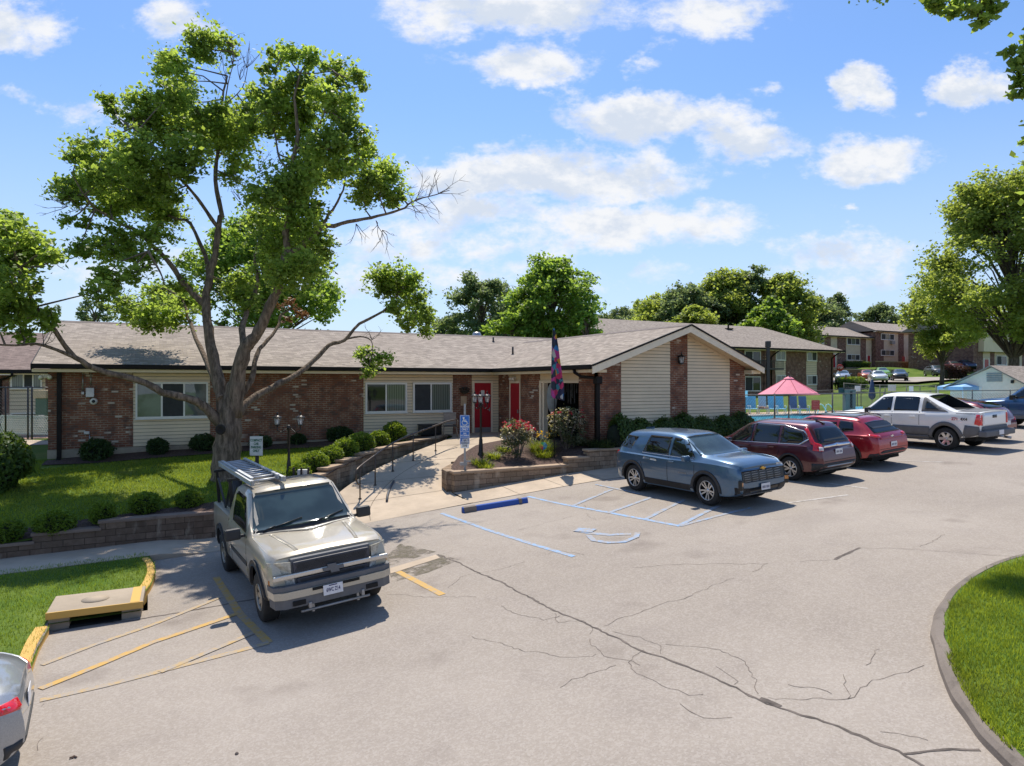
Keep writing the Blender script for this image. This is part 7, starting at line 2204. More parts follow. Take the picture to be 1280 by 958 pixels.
# ---- generic background trees ---------------------------------------------------------------
def bg_tree(name, label, px, depth, top_py, half_w_px, base_z=None, seed=1, mat=None, crown_py=None, leaf=.16, dens=150, group='trees behind the buildings', lean=0.0, layers=1.0, conif=False, trunk_r=None, narrow=.75, cat='tree'):
 r_ = np.random.default_rng(seed)
 b0 = P(px, 479, depth)
 bz = T(b0.x, b0.y) if base_z is None else base_z
 t_ = thing(name, label, cat, (b0.x, b0.y, bz), 0, group)
 topz = CAMZ + (479 - top_py) * depth / FPX - bz
 hw = half_w_px * depth / FPX
 c0 = CAMZ + (479 - (crown_py if crown_py else top_py + (479 - top_py) * .75)) * depth / FPX - bz
 c0 = max(c0, .12 * topz)
 H = topz - c0
 tr_ = trunk_r or .022 * topz + .05
 bm = BM()
 tube(bm, noisy_path([(0, 0, -.3), (.006 * topz, 0, topz * .25), (-.006 * topz, .01 * topz, topz * .5), (.01, 0, topz * .86)], .02, r_, 3), [tr_ * (1.25 - 1.15 * i / 9) for i in range(10)], 10)
 cl = []
 n = int((26 if not conif else 22) * layers)
 for k in range(n):
  if conif:
   f = k / n; z = c0 + H * f; rr = hw * (1 - f) ** .8 * r_.uniform(.5, .95); a = r_.uniform(0, 6.28)
   cl.append((rr * math.cos(a) * .8, rr * math.sin(a) * .8, z, max(.35, hw * .45 * (1 - f) + .25)))
   continue
  f = r_.random() ** .85
  z = c0 + H * (.10 + .84 * f)
  wid = hw * math.sin(math.pi * min(.97, max(.10, narrow * f + .22))) ** .8
  a = r_.uniform(0, 6.28); q = math.sqrt(r_.uniform(.15, 1.0)) * .82
  cr = max(.5, min(hw, H * .5) * r_.uniform(.20, .38))
  x, y = wid * q * math.cos(a), wid * q * math.sin(a)
  cl.append((x, y, z, cr))
  p = Vector((x, y, z - cr * .3))
  s_ = Vector((0, 0, max(c0 * .8, z - wid * q * .8 - .2 * H)))
  tube(bm, [s_, s_.lerp(p, .5) + Vector((0, 0, .08 * H)), p], [tr_ * .28, tr_ * .15, tr_ * .05], 6, cap=False)
 obj('trunk', bm, M_BARKF, t_)
 pp = clump_points(r_, cl, dens, 10, .42, .8)
 leaves_mesh('crown', pp, r_.uniform(leaf * .6, leaf * 1.15, len(pp)), leaf_normals(r_, len(pp), .8), mat or M_LEAFB, t_, .68, fold=.15)
 return t_
bg_tree('shade_tree', 'dense fresh green tree standing right behind the maple and long roof', 330, 45, 266, 112, seed=21, mat=M_LEAFB, crown_py=450, leaf=.15, dens=260, layers=2.8)
bg_tree('shade_tree', 'dark green tree low on the ridge line left of the maple limbs', 117, 70, 372, 26, seed=22, mat=M_LEAFD, crown_py=420, dens=200)
bg_tree('pine_tree', 'thin dark conifer tip showing over the left end of the roof', 72, 75, 380, 14, seed=23, mat=M_LEAFD, conif=True, dens=220)
bg_tree('shade_tree', 'grey-green tree left of the bright one beyond the middle of the roof', 603, 62, 345, 72, seed=24, mat=M_LEAFD, crown_py=455, dens=260, layers=2.2)
bg_tree('shade_tree', 'tall bright green tree rising above the roof behind the flag', 690, 50, 322, 66, seed=25, mat=M_LEAFB, crown_py=452, dens=300, layers=2.6, leaf=.15)
bg_tree('shade_tree', 'low bright green tree below and left of the tall bright one', 640, 48, 385, 44, seed=26, mat=M_LEAFB, crown_py=460, dens=300, layers=1.3)
bg_tree('shade_tree', 'small fresh tree at the foot of the tall bright one near the flag', 733, 47, 380, 30, seed=27, mat=M_LEAFB, crown_py=455, dens=300)
for (px, dd, top, hw, m_, lab, cr_) in [(775, 120, 386, 40, M_LEAFD, 'far dark tree just right of the tall bright one', 415), (830, 105, 362, 48, M_LEAFO, 'rounded olive tree above the left slope of the gable', 415), (862, 98, 355, 40, M_LEAFD, 'grey-green tree peeking over the gable peak', 415), (868, 85, 382, 34, M_LEAFO, 'yellow-green low tree right behind the gable peak', 418),
  (905, 100, 338, 40, M_LEAFO, 'tallest tree of the clump over the apartment block', 415), (935, 100, 334, 34, M_LEAFD, 'tall narrow tree in the middle of the clump over the apartment block', 415), (978, 98, 344, 42, M_LEAFO, 'broad tree at the right of the clump over the apartment block', 412), (960, 88, 375, 30, M_LEAFB, 'bright low tree above the hip of the apartment roof', 412),
  (885, 125, 365, 40, M_LEAFO, 'mid-green tree low between the gable peak and the tallest tree', 415), (1022, 130, 370, 34, M_LEAFD, 'thin airy tree between the apartment hip and the townhouses', 412), (1046, 135, 366, 22, M_LEAFD, 'sparse tree behind the left end of the townhouse row', 412), (1100, 140, 381, 34, M_LEAFD, 'dark low tree over the taller townhouse roof', 405), (1000, 140, 385, 30, M_LEAFD, 'far hazy tree low over the townhouse roof', 412), (745, 130, 392, 30, M_LEAFD, 'distant tree strip behind the flag tree', 415), (800, 140, 385, 36, M_LEAFD, 'distant tree behind the olive tree', 415), (560, 90, 395, 22, M_LEAFD, 'small dark tree at the left of the roof-top trees', 428)]:
 bg_tree('shade_tree', lab, px, dd, top, hw * 1.3, seed=int(px), mat=m_, crown_py=cr_ + 45, leaf=.26, dens=95 if dd > 110 else 120, layers=2.6)
bg_tree('shade_tree', 'big spreading oak on the right with a thick trunk behind the pool house', 1266, 60, 222, 122, seed=41, mat=M_LEAFO, crown_py=440, leaf=.17, dens=150, layers=4.2, trunk_r=.40, narrow=.70)
bg_tree('shade_tree', 'small bushy tree with a dark thin trunk on the hill lawn', 1177, 84, 338, 50, seed=42, mat=M_LEAFO, crown_py=452, leaf=.18, dens=180, layers=2.2, trunk_r=.22)
# tree off to the right whose branch tips hang into the frame and shade the island
ot = P(1440, 479, 10.5)
over = thing('overhanging_maple', 'maple at the upper right whose leafy branch tips hang in from outside the frame', 'tree', (ot.x, ot.y, zisl(ot.x, ot.y)))
def OP(px, py, dd): return P(px, py, dd) - Vector(over.location)
bm = BM()
tube(bm, [(0, 0, -.2), (0, .05, 1.5), (.1, 0, 3.2), (.1, .1, 5.2), (0, 0, 7.5)], [.34, .28, .25, .18, .08], 12)
oc_ = []
for (x, y, r, dd) in [(1161,4,9,10),(1176,10,12,10),(1193,15,14,10),(1214,10,16,10),(1228,23,13,10),(1243,12,12,10),(1224,31,7,10),(1253,5,6,10),(1276,79,13,9.5),(1270,92,10,9.5),(1276,104,13,9.5),(1266,119,6,9.5),(1277,117,9,9.5),(1279,178,5,9.3),
  (1170,-2,13,10),(1205,2,16,10),(1235,4,14,10),(1262,66,9,9.5),(1180,-20,20,10.5),(1215,-25,24,10.5),(1250,-30,26,10.5),(1200,-60,34,11),(1260,-70,40,11),(1300,60,22,9.5),(1310,110,26,9.6),(1330,30,36,10),(1350,-20,45,10.5),(1300,-90,45,11),(1310,170,16,9.3),(1370,90,40,9.8),(1400,160,34,10),(1420,20,60,10.5),(1480,60,60,10.8),(1480,150,45,10.5),(1550,50,60,11),(1400,-70,60,11),(1500,-60,60,11.5)]:
 q = OP(x, y, dd); oc_.append((q.x, q.y, q.z, r * dd / FPX))
for (px, py, dd, r) in [(1330, 200, 9.5, 70), (1420, 230, 9.6, 80), (1360, 120, 12, 70), (1300, 60, 13.5, 26)]:
 q = OP(px, py, dd); oc_.append((q.x, q.y, q.z, r * dd / FPX))
for (px, py, dd, r) in [(1000, -70, 17, 1.1), (1060, -60, 16.5, 1.2), (1110, -90, 17.5, 1.3), (1040, -120, 16, 1.3), (1120, -40, 15.5, .8), (970, -110, 18, 1.2), (1160, -120, 16, 1.4), (1210, -90, 14, 1.2), (1090, -150, 15, 1.2), (1260, -140, 14, 1.3)]:  # unseen high clumps, added above the frame to dapple the island with shade
 q = OP(px, py, dd); oc_.append((q.x, q.y, q.z, r))
LM = []
for ln, r0 in [([(0, 0, 5.0), OP(1400, -30, 10.6), OP(1310, -52, 10.3), OP(1225, -14, 10.1), OP(1165, -1, 10)], .09), ([(0, 0, 4.2), OP(1400, 70, 9.9), OP(1330, 78, 9.6), OP(1282, 92, 9.5)], .07),
               ([(0, 0, 6.5), OP(1330, -120, 12), OP(1200, -120, 14.5), OP(1060, -90, 16.5), OP(980, -100, 17.5)], .13), ([(0, .1, 4.5), OP(1420, 180, 9.7), OP(1330, 190, 9.5)], .06), ([(0, 0, 6), OP(1500, 0, 10.8), OP(1560, -20, 11)], .08)]:
 l_ = noisy_path(ln, .03, rng, 4); n = len(l_)
 tube(bm, l_, [r0 * (1 - .85 * i / n) for i in range(n)], 8); LM += [list(p) for p in l_]
LM = np.array(LM)
for (x, y, z, r) in oc_:
 c = np.array([x, y, z]); a = Vector(LM[int(np.argmin(((LM - c) ** 2).sum(1)))]); b_ = Vector(c)
 if (a - b_).length > .1: tube(bm, [a, a.lerp(b_, .5) + Vector(rng.normal(size=3)) * .08, b_], [.016, .012, .006], 5, cap=False)
obj('trunk', bm, M_BARKF, over)
pp = clump_points(np.random.default_rng(5), oc_, 3200, 10, .42, .8)
leaves_mesh('crown', pp, np.random.default_rng(6).uniform(.04, .075, len(pp)), leaf_normals(np.random.default_rng(8), len(pp), .8), M_LEAF, over, .7, fold=.15)
# ---- shrubs -----------------------------------------------------------------------------------
def core(bm, r, sq=.85, seed=0, z=None):
 rr = bmesh.ops.create_icosphere(bm, subdivisions=3, radius=1.0)
 for v in rr['verts']:
  k = 1 + .16 * mnoise.noise(v.co * 2.3 + Vector((seed, 0, 0)))
  v.co = Vector((v.co.x * r * k, v.co.y * r * k, (v.co.z * r * sq * k) + (r * sq if z is None else z)))
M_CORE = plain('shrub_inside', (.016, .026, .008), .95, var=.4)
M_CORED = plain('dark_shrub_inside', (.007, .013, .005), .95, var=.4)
def shrub_proto(name, r, sq, m_, mcore, n, leaf, seed, spiky=0.0):
 rg = np.random.default_rng(seed)
 t_ = thing(name, 'shrub', 'shrub')
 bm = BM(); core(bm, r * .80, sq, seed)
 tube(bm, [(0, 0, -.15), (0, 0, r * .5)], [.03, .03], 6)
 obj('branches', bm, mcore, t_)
 d_ = rg.normal(size=(n, 3)); d_ /= np.linalg.norm(d_, axis=1, keepdims=True)
 lump = np.array([1 + .20 * mnoise.noise(Vector(v) * 2.3 + Vector((seed, 0, 0))) + .13 * mnoise.noise(Vector(v) * 6) for v in d_])
 rad = r * lump * (.72 + .30 * rg.random(n) ** .6)
 p = d_ * rad[:, None]; p[:, 2] = p[:, 2] * sq + r * sq
 p = p[p[:, 2] > .02]
 nn_ = p - np.array([0, 0, r * sq]) + rg.normal(size=p.shape) * r * .6
 if spiky: nn_ = np.cross(nn_, rg.normal(size=nn_.shape))
 leaves_mesh('foliage', p, rg.uniform(leaf * .6, leaf * 1.2, len(p)), nn_, m_, t_, .42 if spiky else .55, fold=.1)
 return t_
def place_shrub(proto, used, loc, sc, label, group, rz=0.0):
 o = proto if not used.get(proto.name) else copy_tree(proto)
 used[proto.name] = True
 o.location = loc; o.rotation_euler = (0, 0, rz); o.scale = (sc * (1 + .13 * math.sin(rz * 3.1)), sc * (1 + .10 * math.cos(rz * 5)), sc * (1 + .10 * math.sin(rz * 7 + 1)))
 tag(o, label, 'shrub', group)
 return o
used = {}
bxp = shrub_proto('boxwood_shrub', .46, .86, M_BOX, M_CORE, 2600, .055, 3, .6)
ORD = ['first', 'second', 'third', 'fourth', 'fifth', 'sixth', 'seventh', 'eighth']
# along the walkway wall: from the top (by the pot) down to behind the pickup
for i, (px, py, w) in enumerate([(493, 553, 26), (473, 559, 24), (452, 566, 27), (432, 573, 28), (414, 581, 27), (394, 590, 27), (374, 600, 26)]):
 p = G(px, py, zlawn)
 dd = FW.dot(p)
 place_shrub(bxp, used, p - Vector((0, 0, .04)), w * dd / FPX / .92 * 1.10, '%s light green rounded shrub counting down the stepped wall from the potted one' % ORD[i], 'rounded shrubs along the stepped wall', i * 1.3)
# lighter tufts on the long wall at the left
for i, (px, py, w) in enumerate([(237, 634, 34), (181, 641, 38), (128, 654, 36), (68, 668, 46), (8, 676, 40)]):
 s_lab = ['shrub on the dark block wall nearest the pickup', 'shrub on the dark block wall second from the pickup', 'shrub on the dark block wall above its middle step', 'wide loose shrub on the dark block wall above its lowest step', 'shrub on the dark block wall cut by the left edge']
 p = G(px, py, zlawn); dd = FW.dot(p)
 place_shrub(bxp, used, p - Vector((0, 0, .05)), w * dd / FPX / .92 * .88, s_lab[i], 'shrubs along the dark block wall', i * 2.1 + .4)
ywp = shrub_proto('yew_shrub', .5, .72, M_YEW, M_CORED, 2400, .06, 9, .3)
for i, (px, py, w) in enumerate([(121, 575, 36), (197, 568, 28), (254, 564, 30), (373, 556, 22), (425, 552, 30), (461, 546, 22), (326, 560, 26)]):
 labs = ['dark spreading shrub by the brick wall left of the lawn window', 'dark low shrub under the left pane of the lawn window', 'dark shrub under the right pane of the lawn window next to the trunk', 'dark shrub behind the twin lamp post', 'large dark shrub at the right end of the long brick wall', 'dark shrub below the left twin window', 'dark shrub behind the compact parking sign']
 p = G(px, py, zlawn); dd = FW.dot(p)
 place_shrub(ywp, used, p - Vector((0, 0, .06)), w * dd / FPX / 1.0, labs[i], 'dark shrubs against the clubhouse wall', i * 1.9)
# big bush at the far left
p = G(4, 612, zlawn)
bb_ = shrub_proto('holly_bush', .95, .92, M_HEDGE, M_CORED, 6500, .075, 14)
bb_.location = p - Vector((.3, 0, .1)); tag(bb_, 'big glossy dark bush at the left edge of the lawn', 'shrub')
# potted round shrub by the window
p = G(516, 541, zlawn)
pot = thing('potted_shrub', 'small clipped round shrub in a dark pot under the right twin window', 'potted plant', p)
bm = BM(); lathe(bm, [(0, 0), (.17, 0), (.20, .1), (.30, .46), (.33, .50), (.28, .5), (.27, .46), (0, .45)], 20); obj('pot', bm, plain('dark_pot', (.03, .028, .027), .5), pot)
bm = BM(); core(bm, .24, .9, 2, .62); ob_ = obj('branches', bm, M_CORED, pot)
rg = np.random.default_rng(77); d_ = rg.normal(size=(1500, 3)); d_ /= np.linalg.norm(d_, axis=1, keepdims=True)
pp = d_ * (.26 + .07 * rg.random((1500, 1))); pp[:, 2] = pp[:, 2] * .9 + .64
leaves_mesh('foliage', pp, rg.uniform(.025, .045, 1500), d_ + rg.normal(size=d_.shape) * .5, M_HEDGE, pot)
# rose bushes with flowers
def rose(label, px, py, h, w, seed, fl):
 rg = np.random.default_rng(seed)
 p = G(px, py, zbed)
 t_ = thing('rose_bush', label, 'shrub', p, 0, 'rose bushes in the planter bed')
 bm = BM()
 for k in range(12):
  a = rg.uniform(0, 6.28); e = Vector((math.cos(a) * w * .35, math.sin(a) * w * .35, h * rg.uniform(.55, .95)))
  tube(bm, [(math.cos(a) * .06, math.sin(a) * .06, -.05), e * .5 + Vector((0, 0, .05)), e], [.018, .014, .006], 5, cap=False)
 obj('stems', bm, M_TWIG, t_)
 cl = []
 for k in range(26):
  a = rg.uniform(0, 6.28); f = rg.random(); z = h * (.16 + .70 * f); q = w * .42 * math.sqrt(rg.random()) * (.55 + .5 * math.sin(math.pi * min(1, f + .15)))
  cl.append((q * math.cos(a), q * math.sin(a), z, .22 * w))
 pp = clump_points(rg, cl, 1300, 6, .5, .9)
 pp = pp[pp[:, 2] > .05]
 leaves_mesh('foliage', pp, rg.uniform(.025, .050, len(pp)), leaf_normals(rg, len(pp), .6), M_ROSE, t_, .6)
 # faded flower heads all over the top, fresh red ones at the tips
 n = 700
 a = rg.uniform(0, 6.28, n); f = rg.random(n) ** .6; q = w * .50 * np.sqrt(rg.random(n))
 C = np.stack([q * np.cos(a), q * np.sin(a), h * (.40 + .58 * f * (1 - .35 * (q / (w * .5)) ** 2))], 1)
 leaves_mesh('faded_bloom', C, rg.uniform(.02, .042, n), leaf_normals(rg, n, 1.0), M_WITHER, t_, .8, 'stuff')
 C = []
 for k in range(fl):
  a_ = rg.uniform(0, 6.28); q_ = w * .5 * math.sqrt(rg.random()); c = Vector((q_ * math.cos(a_), q_ * math.sin(a_), h * rg.uniform(.82, 1.02) - .25 * q_))
  for j in range(9): C.append(list(c + Vector(rg.normal(size=3)) * .032))
 C = np.array(C)
 leaves_mesh('rose_bloom', C, rg.uniform(.025, .045, len(C)), leaf_normals(rg, len(C), .6), M_BLOOM, t_, .9, 'stuff')
rose('rose bush with many red blooms beside the walkway lamp post', 647, 573, 1.30, 1.15, 31, 34)
rose('taller rose bush with few red blooms right of the flag pole', 708, 561, 1.50, 1.35, 32, 8)
# strap-leaved perennials and border grass
def tuft(name, label, loc, n, ln, w, m_, seed, spread=.5, blooms=None, group=None, cat='plant', ribbon=.018):
 rg = np.random.default_rng(seed)
 t_ = thing(name, label, cat, loc, 0, group)
 V, F = [], []
 for k in range(n):
  a = rg.uniform(0, 6.28); r0 = spread * math.sqrt(rg.random()) * .6
  b0 = Vector((r0 * math.cos(a), r0 * math.sin(a) * w, 0))
  az = a + rg.normal() * .6; L_ = ln * rg.uniform(.6, 1.1); el = rg.uniform(.8, 1.45)
  side = Vector((-math.sin(az), math.cos(az), 0)) * ribbon * rg.uniform(.7, 1.2)
  p = b0; i0 = len(V)
  for j in range(4):
   wv = (1 - j / 3.2)
   V.append(p + side * wv); V.append(p - side * wv)
   p = p + Vector((math.cos(az) * math.cos(el), math.sin(az) * math.cos(el), math.sin(el))) * L_ / 3
   el -= rg.uniform(.35, .65)
  for j in range(3): F.append((i0 + 2 * j, i0 + 2 * j + 1, i0 + 2 * j + 3, i0 + 2 * j + 2))
 quick(V, F, 'leaves', m_, t_)
 if blooms:
  C = np.array([[spread * rg.normal() * .4, spread * rg.normal() * .4 * w, ln * rg.uniform(.75, 1.05)] for _ in range(blooms[0])])
  leaves_mesh('bloom', C, rg.uniform(.025, .045, len(C)), leaf_normals(rg, len(C), .5), blooms[1], t_, .8)
 return t_
for i, (px, py, n, ln, lab) in enumerate([(600, 581, 150, .42, 'bright lily clump at the foot of the blue parking sign'), (616, 573, 170, .40, 'lily clump just left of the walkway lamp post'), (630, 564, 120, .38, 'lily clump right of the walkway lamp post'), (608, 586, 110, .36, 'lily clump at the front edge of the planter wall near the sign')]):
 tuft('lily_clump', lab, G(px, py, zbed) - Vector((0, 0, .02)), n, ln, 1.0, M_LILY, 51 + i, .42, None, 'lily clumps at the walkway end of the planter', ribbon=.014)
tuft('daylily_clump', 'yellow flowering daylily clump with orange blooms between the two rose bushes', G(677, 566, zbed), 420, .72, 1.0, M_LILY, 60, .62, (46, M_YFLOW), None, ribbon=.012)
tuft('daylily_clump', 'low yellow-green clump below the pinwheel at the planter wall', G(680, 572, zbed), 200, .42, 1.0, M_LILY, 61, .45, None, None, ribbon=.012)
for i, (px, py, lab) in enumerate([(746, 561, 'wide border grass tuft left of the hedge'), (728, 557, 'border grass tuft under the downspout corner'), (757, 562, 'border grass tuft touching the hedge')]):
 tuft('border_grass', lab, G(px, py, zbed), 330, .58, 1.0, M_LIRI, 65 + i, .42, None, 'border grass tufts by the hedge', ribbon=.010)
# clipped hedge along the gable
hd = thing('clipped_hedge', 'dark clipped hedge running along the foot of the gable wall', 'hedge', (14.2, 19.08, 1.72))
bm = BM()
rg = np.random.default_rng(91)
for k in range(26):
 x = k * .26
 rr = bmesh.ops.create_icosphere(bm, subdivisions=2, radius=1.0)
 h = .46 + .06 * math.sin(k * 1.7)
 for v in rr['verts']: v.co = Vector((v.co.x * .30 + x, v.co.y * .30, v.co.z * h * .95 + h * .9))
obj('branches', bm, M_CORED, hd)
n = 15000
a = rg.uniform(0, 1, n) * 6.6
th = rg.uniform(-.3, math.pi + .3, n)
hh = .50 + .05 * np.sin(a * 6.5) + .05 * np.sin(a * 2.2 + 1)
q = 1 + .14 * rg.normal(size=n) * .8
C = np.stack([a - .05, .34 * np.cos(th) * q, hh * .92 + hh * np.sin(th) * q * 1.0 - .02], 1)
Nn = np.stack([rg.normal(size=n) * .5, np.cos(th) + rg.normal(size=n) * .5, np.sin(th) + rg.normal(size=n) * .5], 1)
C = C[C[:, 2] > .02]; Nn = Nn[:len(C)]
leaves_mesh('foliage', C, rg.uniform(.03, .06, len(C)), Nn, M_HEDGE, hd, .6)
# purple-leaved and box hedges on the hill
M_PURP = leaf_mat('purple_leaf', (.05, .022, .022), (.11, .05, .045), .25)
def far_hedge(label, px0, px1, py, dd, h, m_, seed, top=None):
 a, b_ = P(px0, py, dd), P(px1, py, dd)
 z = max(T(a.x, a.y), T(b_.x, b_.y)) if top is None else top
 L_ = (b_ - a).length
 t_ = thing('clipped_hedge', label, 'hedge', (a.x, a.y, a.z), math.atan2(b_.y - a.y, b_.x - a.x))
 bm = BM(); box(bm, (L_ / 2, 0, h * .42), (L_ - .3, .8, h * .8), bev=.2); obj('branches', bm, M_CORED, t_)
 rg = np.random.default_rng(seed); n = int(L_ * 420)
 x = rg.uniform(0, L_, n); th = rg.uniform(0, math.pi, n); q = 1 + .1 * rg.normal(size=n)
 C = np.stack([x, .62 * np.cos(th) * q, (h * .5 + h * .5 * np.sin(th)) * q], 1)
 C2 = np.stack([rg.uniform(0, L_, n), np.where(rg.random(n) < .5, -.6, .6) + .05 * rg.normal(size=n), rg.uniform(0, h * .9, n)], 1)
 C = np.concatenate([C, C2])
 leaves_mesh('foliage', C, rg.uniform(.06, .12, len(C)), rg.normal(size=C.shape) + np.array([0, 0, .6]), m_, t_, .6)
far_hedge('clipped box hedge at the entry of the hill car park', 1046, 1082, 487.5, 78, 1.1, M_HEDGE, 71)
far_hedge('low yellow-green hedge strip behind the box hedge on the hill', 1050, 1078, 479.5, 84, .7, M_BOX, 72)
far_hedge('purple-leaved shrub row under the small bushy tree', 1181, 1209, 474, 86, 1.5, M_PURP, 73)
far_hedge('low dark hedge in front of the townhouse doors', 1055, 1086, 459.5, 113, .9, M_HEDGE, 74)
# ---- grass ---------------------------------------------------------------------------------------
def grass_blades(name, pts, zf, m_, h0, h1, wd, seed):
 rg = np.random.default_rng(seed)
 n = len(pts)
 z = np.array([zf(p[0], p[1]) for p in pts])
 a = rg.uniform(0, 2 * math.pi, n); h = rg.uniform(h0, h1, n); l = h * rg.uniform(.15, .8, n)
 ld = rg.uniform(0, 2 * math.pi, n)
 X, Y = pts[:, 0], pts[:, 1]
 v = np.empty((n, 3, 3))
 v[:, 0] = np.stack([X - np.cos(a) * wd, Y - np.sin(a) * wd, z - .01], 1)
 v[:, 1] = np.stack([X + np.cos(a) * wd, Y + np.sin(a) * wd, z - .01], 1)
 v[:, 2] = np.stack([X + np.cos(ld) * l, Y + np.sin(ld) * l, z + h], 1)
 me = bpy.data.meshes.new(name)
 me.vertices.add(3 * n); me.vertices.foreach_set('co', v.reshape(-1))
 me.loops.add(3 * n); me.loops.foreach_set('vertex_index', np.arange(3 * n, dtype=np.int32))
 me.polygons.add(n); me.polygons.foreach_set('loop_start', np.arange(0, 3 * n, 3, dtype=np.int32))
 me.update(calc_edges=True)
 me.materials.append(m_)
 return tag(link(name, me), kind='stuff')
def scatter(poly, n, seed, keep=None):
 rg = np.random.default_rng(seed)
 xs = [p[0] for p in poly]; ys = [p[1] for p in poly]
 out = []
 while len(out) < n:
  x, y = rg.uniform(min(xs), max(xs)), rg.uniform(min(ys), max(ys))
  if inpoly(x, y, poly) and (keep is None or keep(x, y)): out.append((x, y))
 return np.array(out)
_isv = [p for p in isl_in]
near = [p for p in smooth_line([isl_in[k] for k in range(0, len(isl_in), 3)], 1, True)]
def zi2(s, t): return zl(s) + .118 + .14 * sstep(.1, 2.5, min((Vector((s, t)) - p).length for p in near))
vis = [lotpx(*a) for a in [(1290, 960), (1252, 950), (1222, 918), (1192, 850), (1182, 800), (1188, 765), (1212, 738), (1250, 718), (1330, 700), (1500, 760), (1500, 960)]]
island_poly = isl_in
pts_i = scatter(vis, 42000, 1, lambda x, y: inpoly(x, y, island_poly))
pts_i = np.concatenate([pts_i, scatter(isl_in, 45000, 9, lambda x, y: not inpoly(x, y, vis))])
grass_blades('grass', pts_i, zi2, M_BLADE2, .03, .085, .0065, 2)
ed = []
for i, p in enumerate(isl_in):
 if inpoly(p.x, p.y, vis):
  q = isl_in[(i + 1) % len(isl_in)]
  for _ in range(int((q - p).length * 420)):
   u = p.lerp(q, rng.random()); c_ = (_cent - u).normalized(); ed.append(u + c_ * (rng.random() ** 1.5 * .14 - .05))
grass_blades('grass', np.array([list(e) for e in ed]), lambda s, t: zl(s) + .115, M_BLADE2, .03, .10, .006, 12)
pts_s = scatter(strip_poly, 26000, 3, lambda x, y: x > -6.5 and min((Vector((x, y)) - Vector(q)).length for q in list(k_curve) + [sA, sB]) > .12 and not (inpoly(x, y, [sA, sB, sB + Vector((-.02, 1.5)), sA + Vector((-.02, 1.5))])))
grass_blades('grass', pts_s, zstrip, M_BLADE, .03, .08, .007, 4)
pts_l = scatter([(-6, 18.8), (11, 18.8), (11, 27.0), (-6, 27.0)], 60000, 5, lambda x, y: lawn_keep(x + .9, y) and y > 19.5 and (y < 25.8 or x < -3))
grass_blades('grass', pts_l, zlawn, M_BLADE2, .03, .085, .011, 6)
# ------------------------------------------------------------------ street furniture
def lamp_post(label, px, py, top_py, heads, zf, spread=.26):
 p = G(px, py, zf); dd = FW.dot(p)
 H = (py - top_py) * dd / FPX
 t_ = thing('lamp_post', label, 'lamp post', p)
 bm = BM()
 lathe(bm, [(.11, -.1), (.11, .04), (.075, .10), (.06, .5), (.05, .56), (.040, .62), (.036, H - .52), (.06, H - .50), (.065, H - .44), (.03, H - .40), (0, H - .38)], 14)
 obj('post', bm, M_BRONZE, t_)
 bm = BM()
 for k in range(heads):
  a = k * 2 * math.pi / heads + (0 if heads == 2 else .5) - YAW
  e = Vector((math.cos(a), math.sin(a), 0))
  tube(bm, [e * .03 + Vector((0, 0, H - .47)), e * spread * .55 + Vector((0, 0, H - .60)), e * spread + Vector((0, 0, H - .55)), e * spread + Vector((0, 0, H - .41))], [.016, .015, .015, .018], 8)
  tube(bm, [e * spread * .62 + Vector((0, 0, H - .58)), e * spread * .4 + Vector((0, 0, H - .48)), e * spread * .5 + Vector((0, 0, H - .42))], .010, 6)
 obj('scroll_arm', bm, M_BRONZE, t_)
 for k in range(heads):
  a = k * 2 * math.pi / heads + (0 if heads == 2 else .5) - YAW
  lantern('lantern', t_, Vector((math.cos(a) * spread, math.sin(a) * spread, H - .39)), 1.02)
 return t_
lamp_post('dark twin-lantern lamp post on the lawn above the pickup cab', 361, 601, 515, 2, zlawn, .34)
lamp_post('dark three-lantern lamp post at the edge of the walkway in front of the red door', 601, 569, 489, 3, zbed, .24)
def sign_post(name, label, px, py, zf, top_py, panels, post_m, postw=.05):
 """panels: (centre py, width m, height m, builder)"""
 p = G(px, py, zf); dd = FW.dot(p)
 k = dd / FPX
 t_ = thing(name, label, 'sign', p, -YAW)
 H = (py - top_py) * k
 bm = BM(); box(bm, (0, .02, H / 2 - .1), (postw, postw * .7, H + .2)); obj('post', bm, post_m, t_)
 return t_, k
M_SBLUE = plain('sign_blue', (.02, .15, .52), .4, var=.04)
M_SWHITE = plain('sign_white', (.78, .79, .78), .45, var=.04)
M_SGREY = plain('sign_worn_white', (.58, .58, .54), .55, var=.10)
M_SGREEN = plain('sign_green', (.02, .12, .06), .5)
# blue accessible parking sign with the white one below it
t_, k = sign_post('parking_sign', 'blue accessible parking sign above a small white sign on the planter corner', 581, 589, zbed, 505, [], M_GREYMETAL, .06)
zc = (589 - 541) * k; hh, ww = 35.5 * k / .98, 12.0 * k
bm = BM(); box(bm, (0, -.02, zc + .09), (ww, .012, hh), bev=.004); s1 = obj('blue_panel', bm, M_SBLUE, t_)
bm = BM()
for z0_, z1_ in [(hh * .49, hh * .475), (-hh * .475, -hh * .49), (-.005 - hh * .06, -hh * .06), (-hh * .27, -hh * .275)]: box(bm, (0, -.028, zc + .09 + (z0_ + z1_) / 2), (ww * .94, .004, .009))
for sg in (1, -1): box(bm, (sg * ww * .465, -.028, zc + .09), (.009, .004, hh * .95))
obj('border', bm, M_SWHITE, s1)
bm = BM()   # wheelchair pictogram
Z0 = zc + .09 + hh * .30
lathe(bm, [(.032, -.002), (.032, .002), (0, .002)], 14, Matrix.Translation((-.035, -.029, Z0 + .095)) @ Matrix.Rotation(R(90), 4, 'X'))
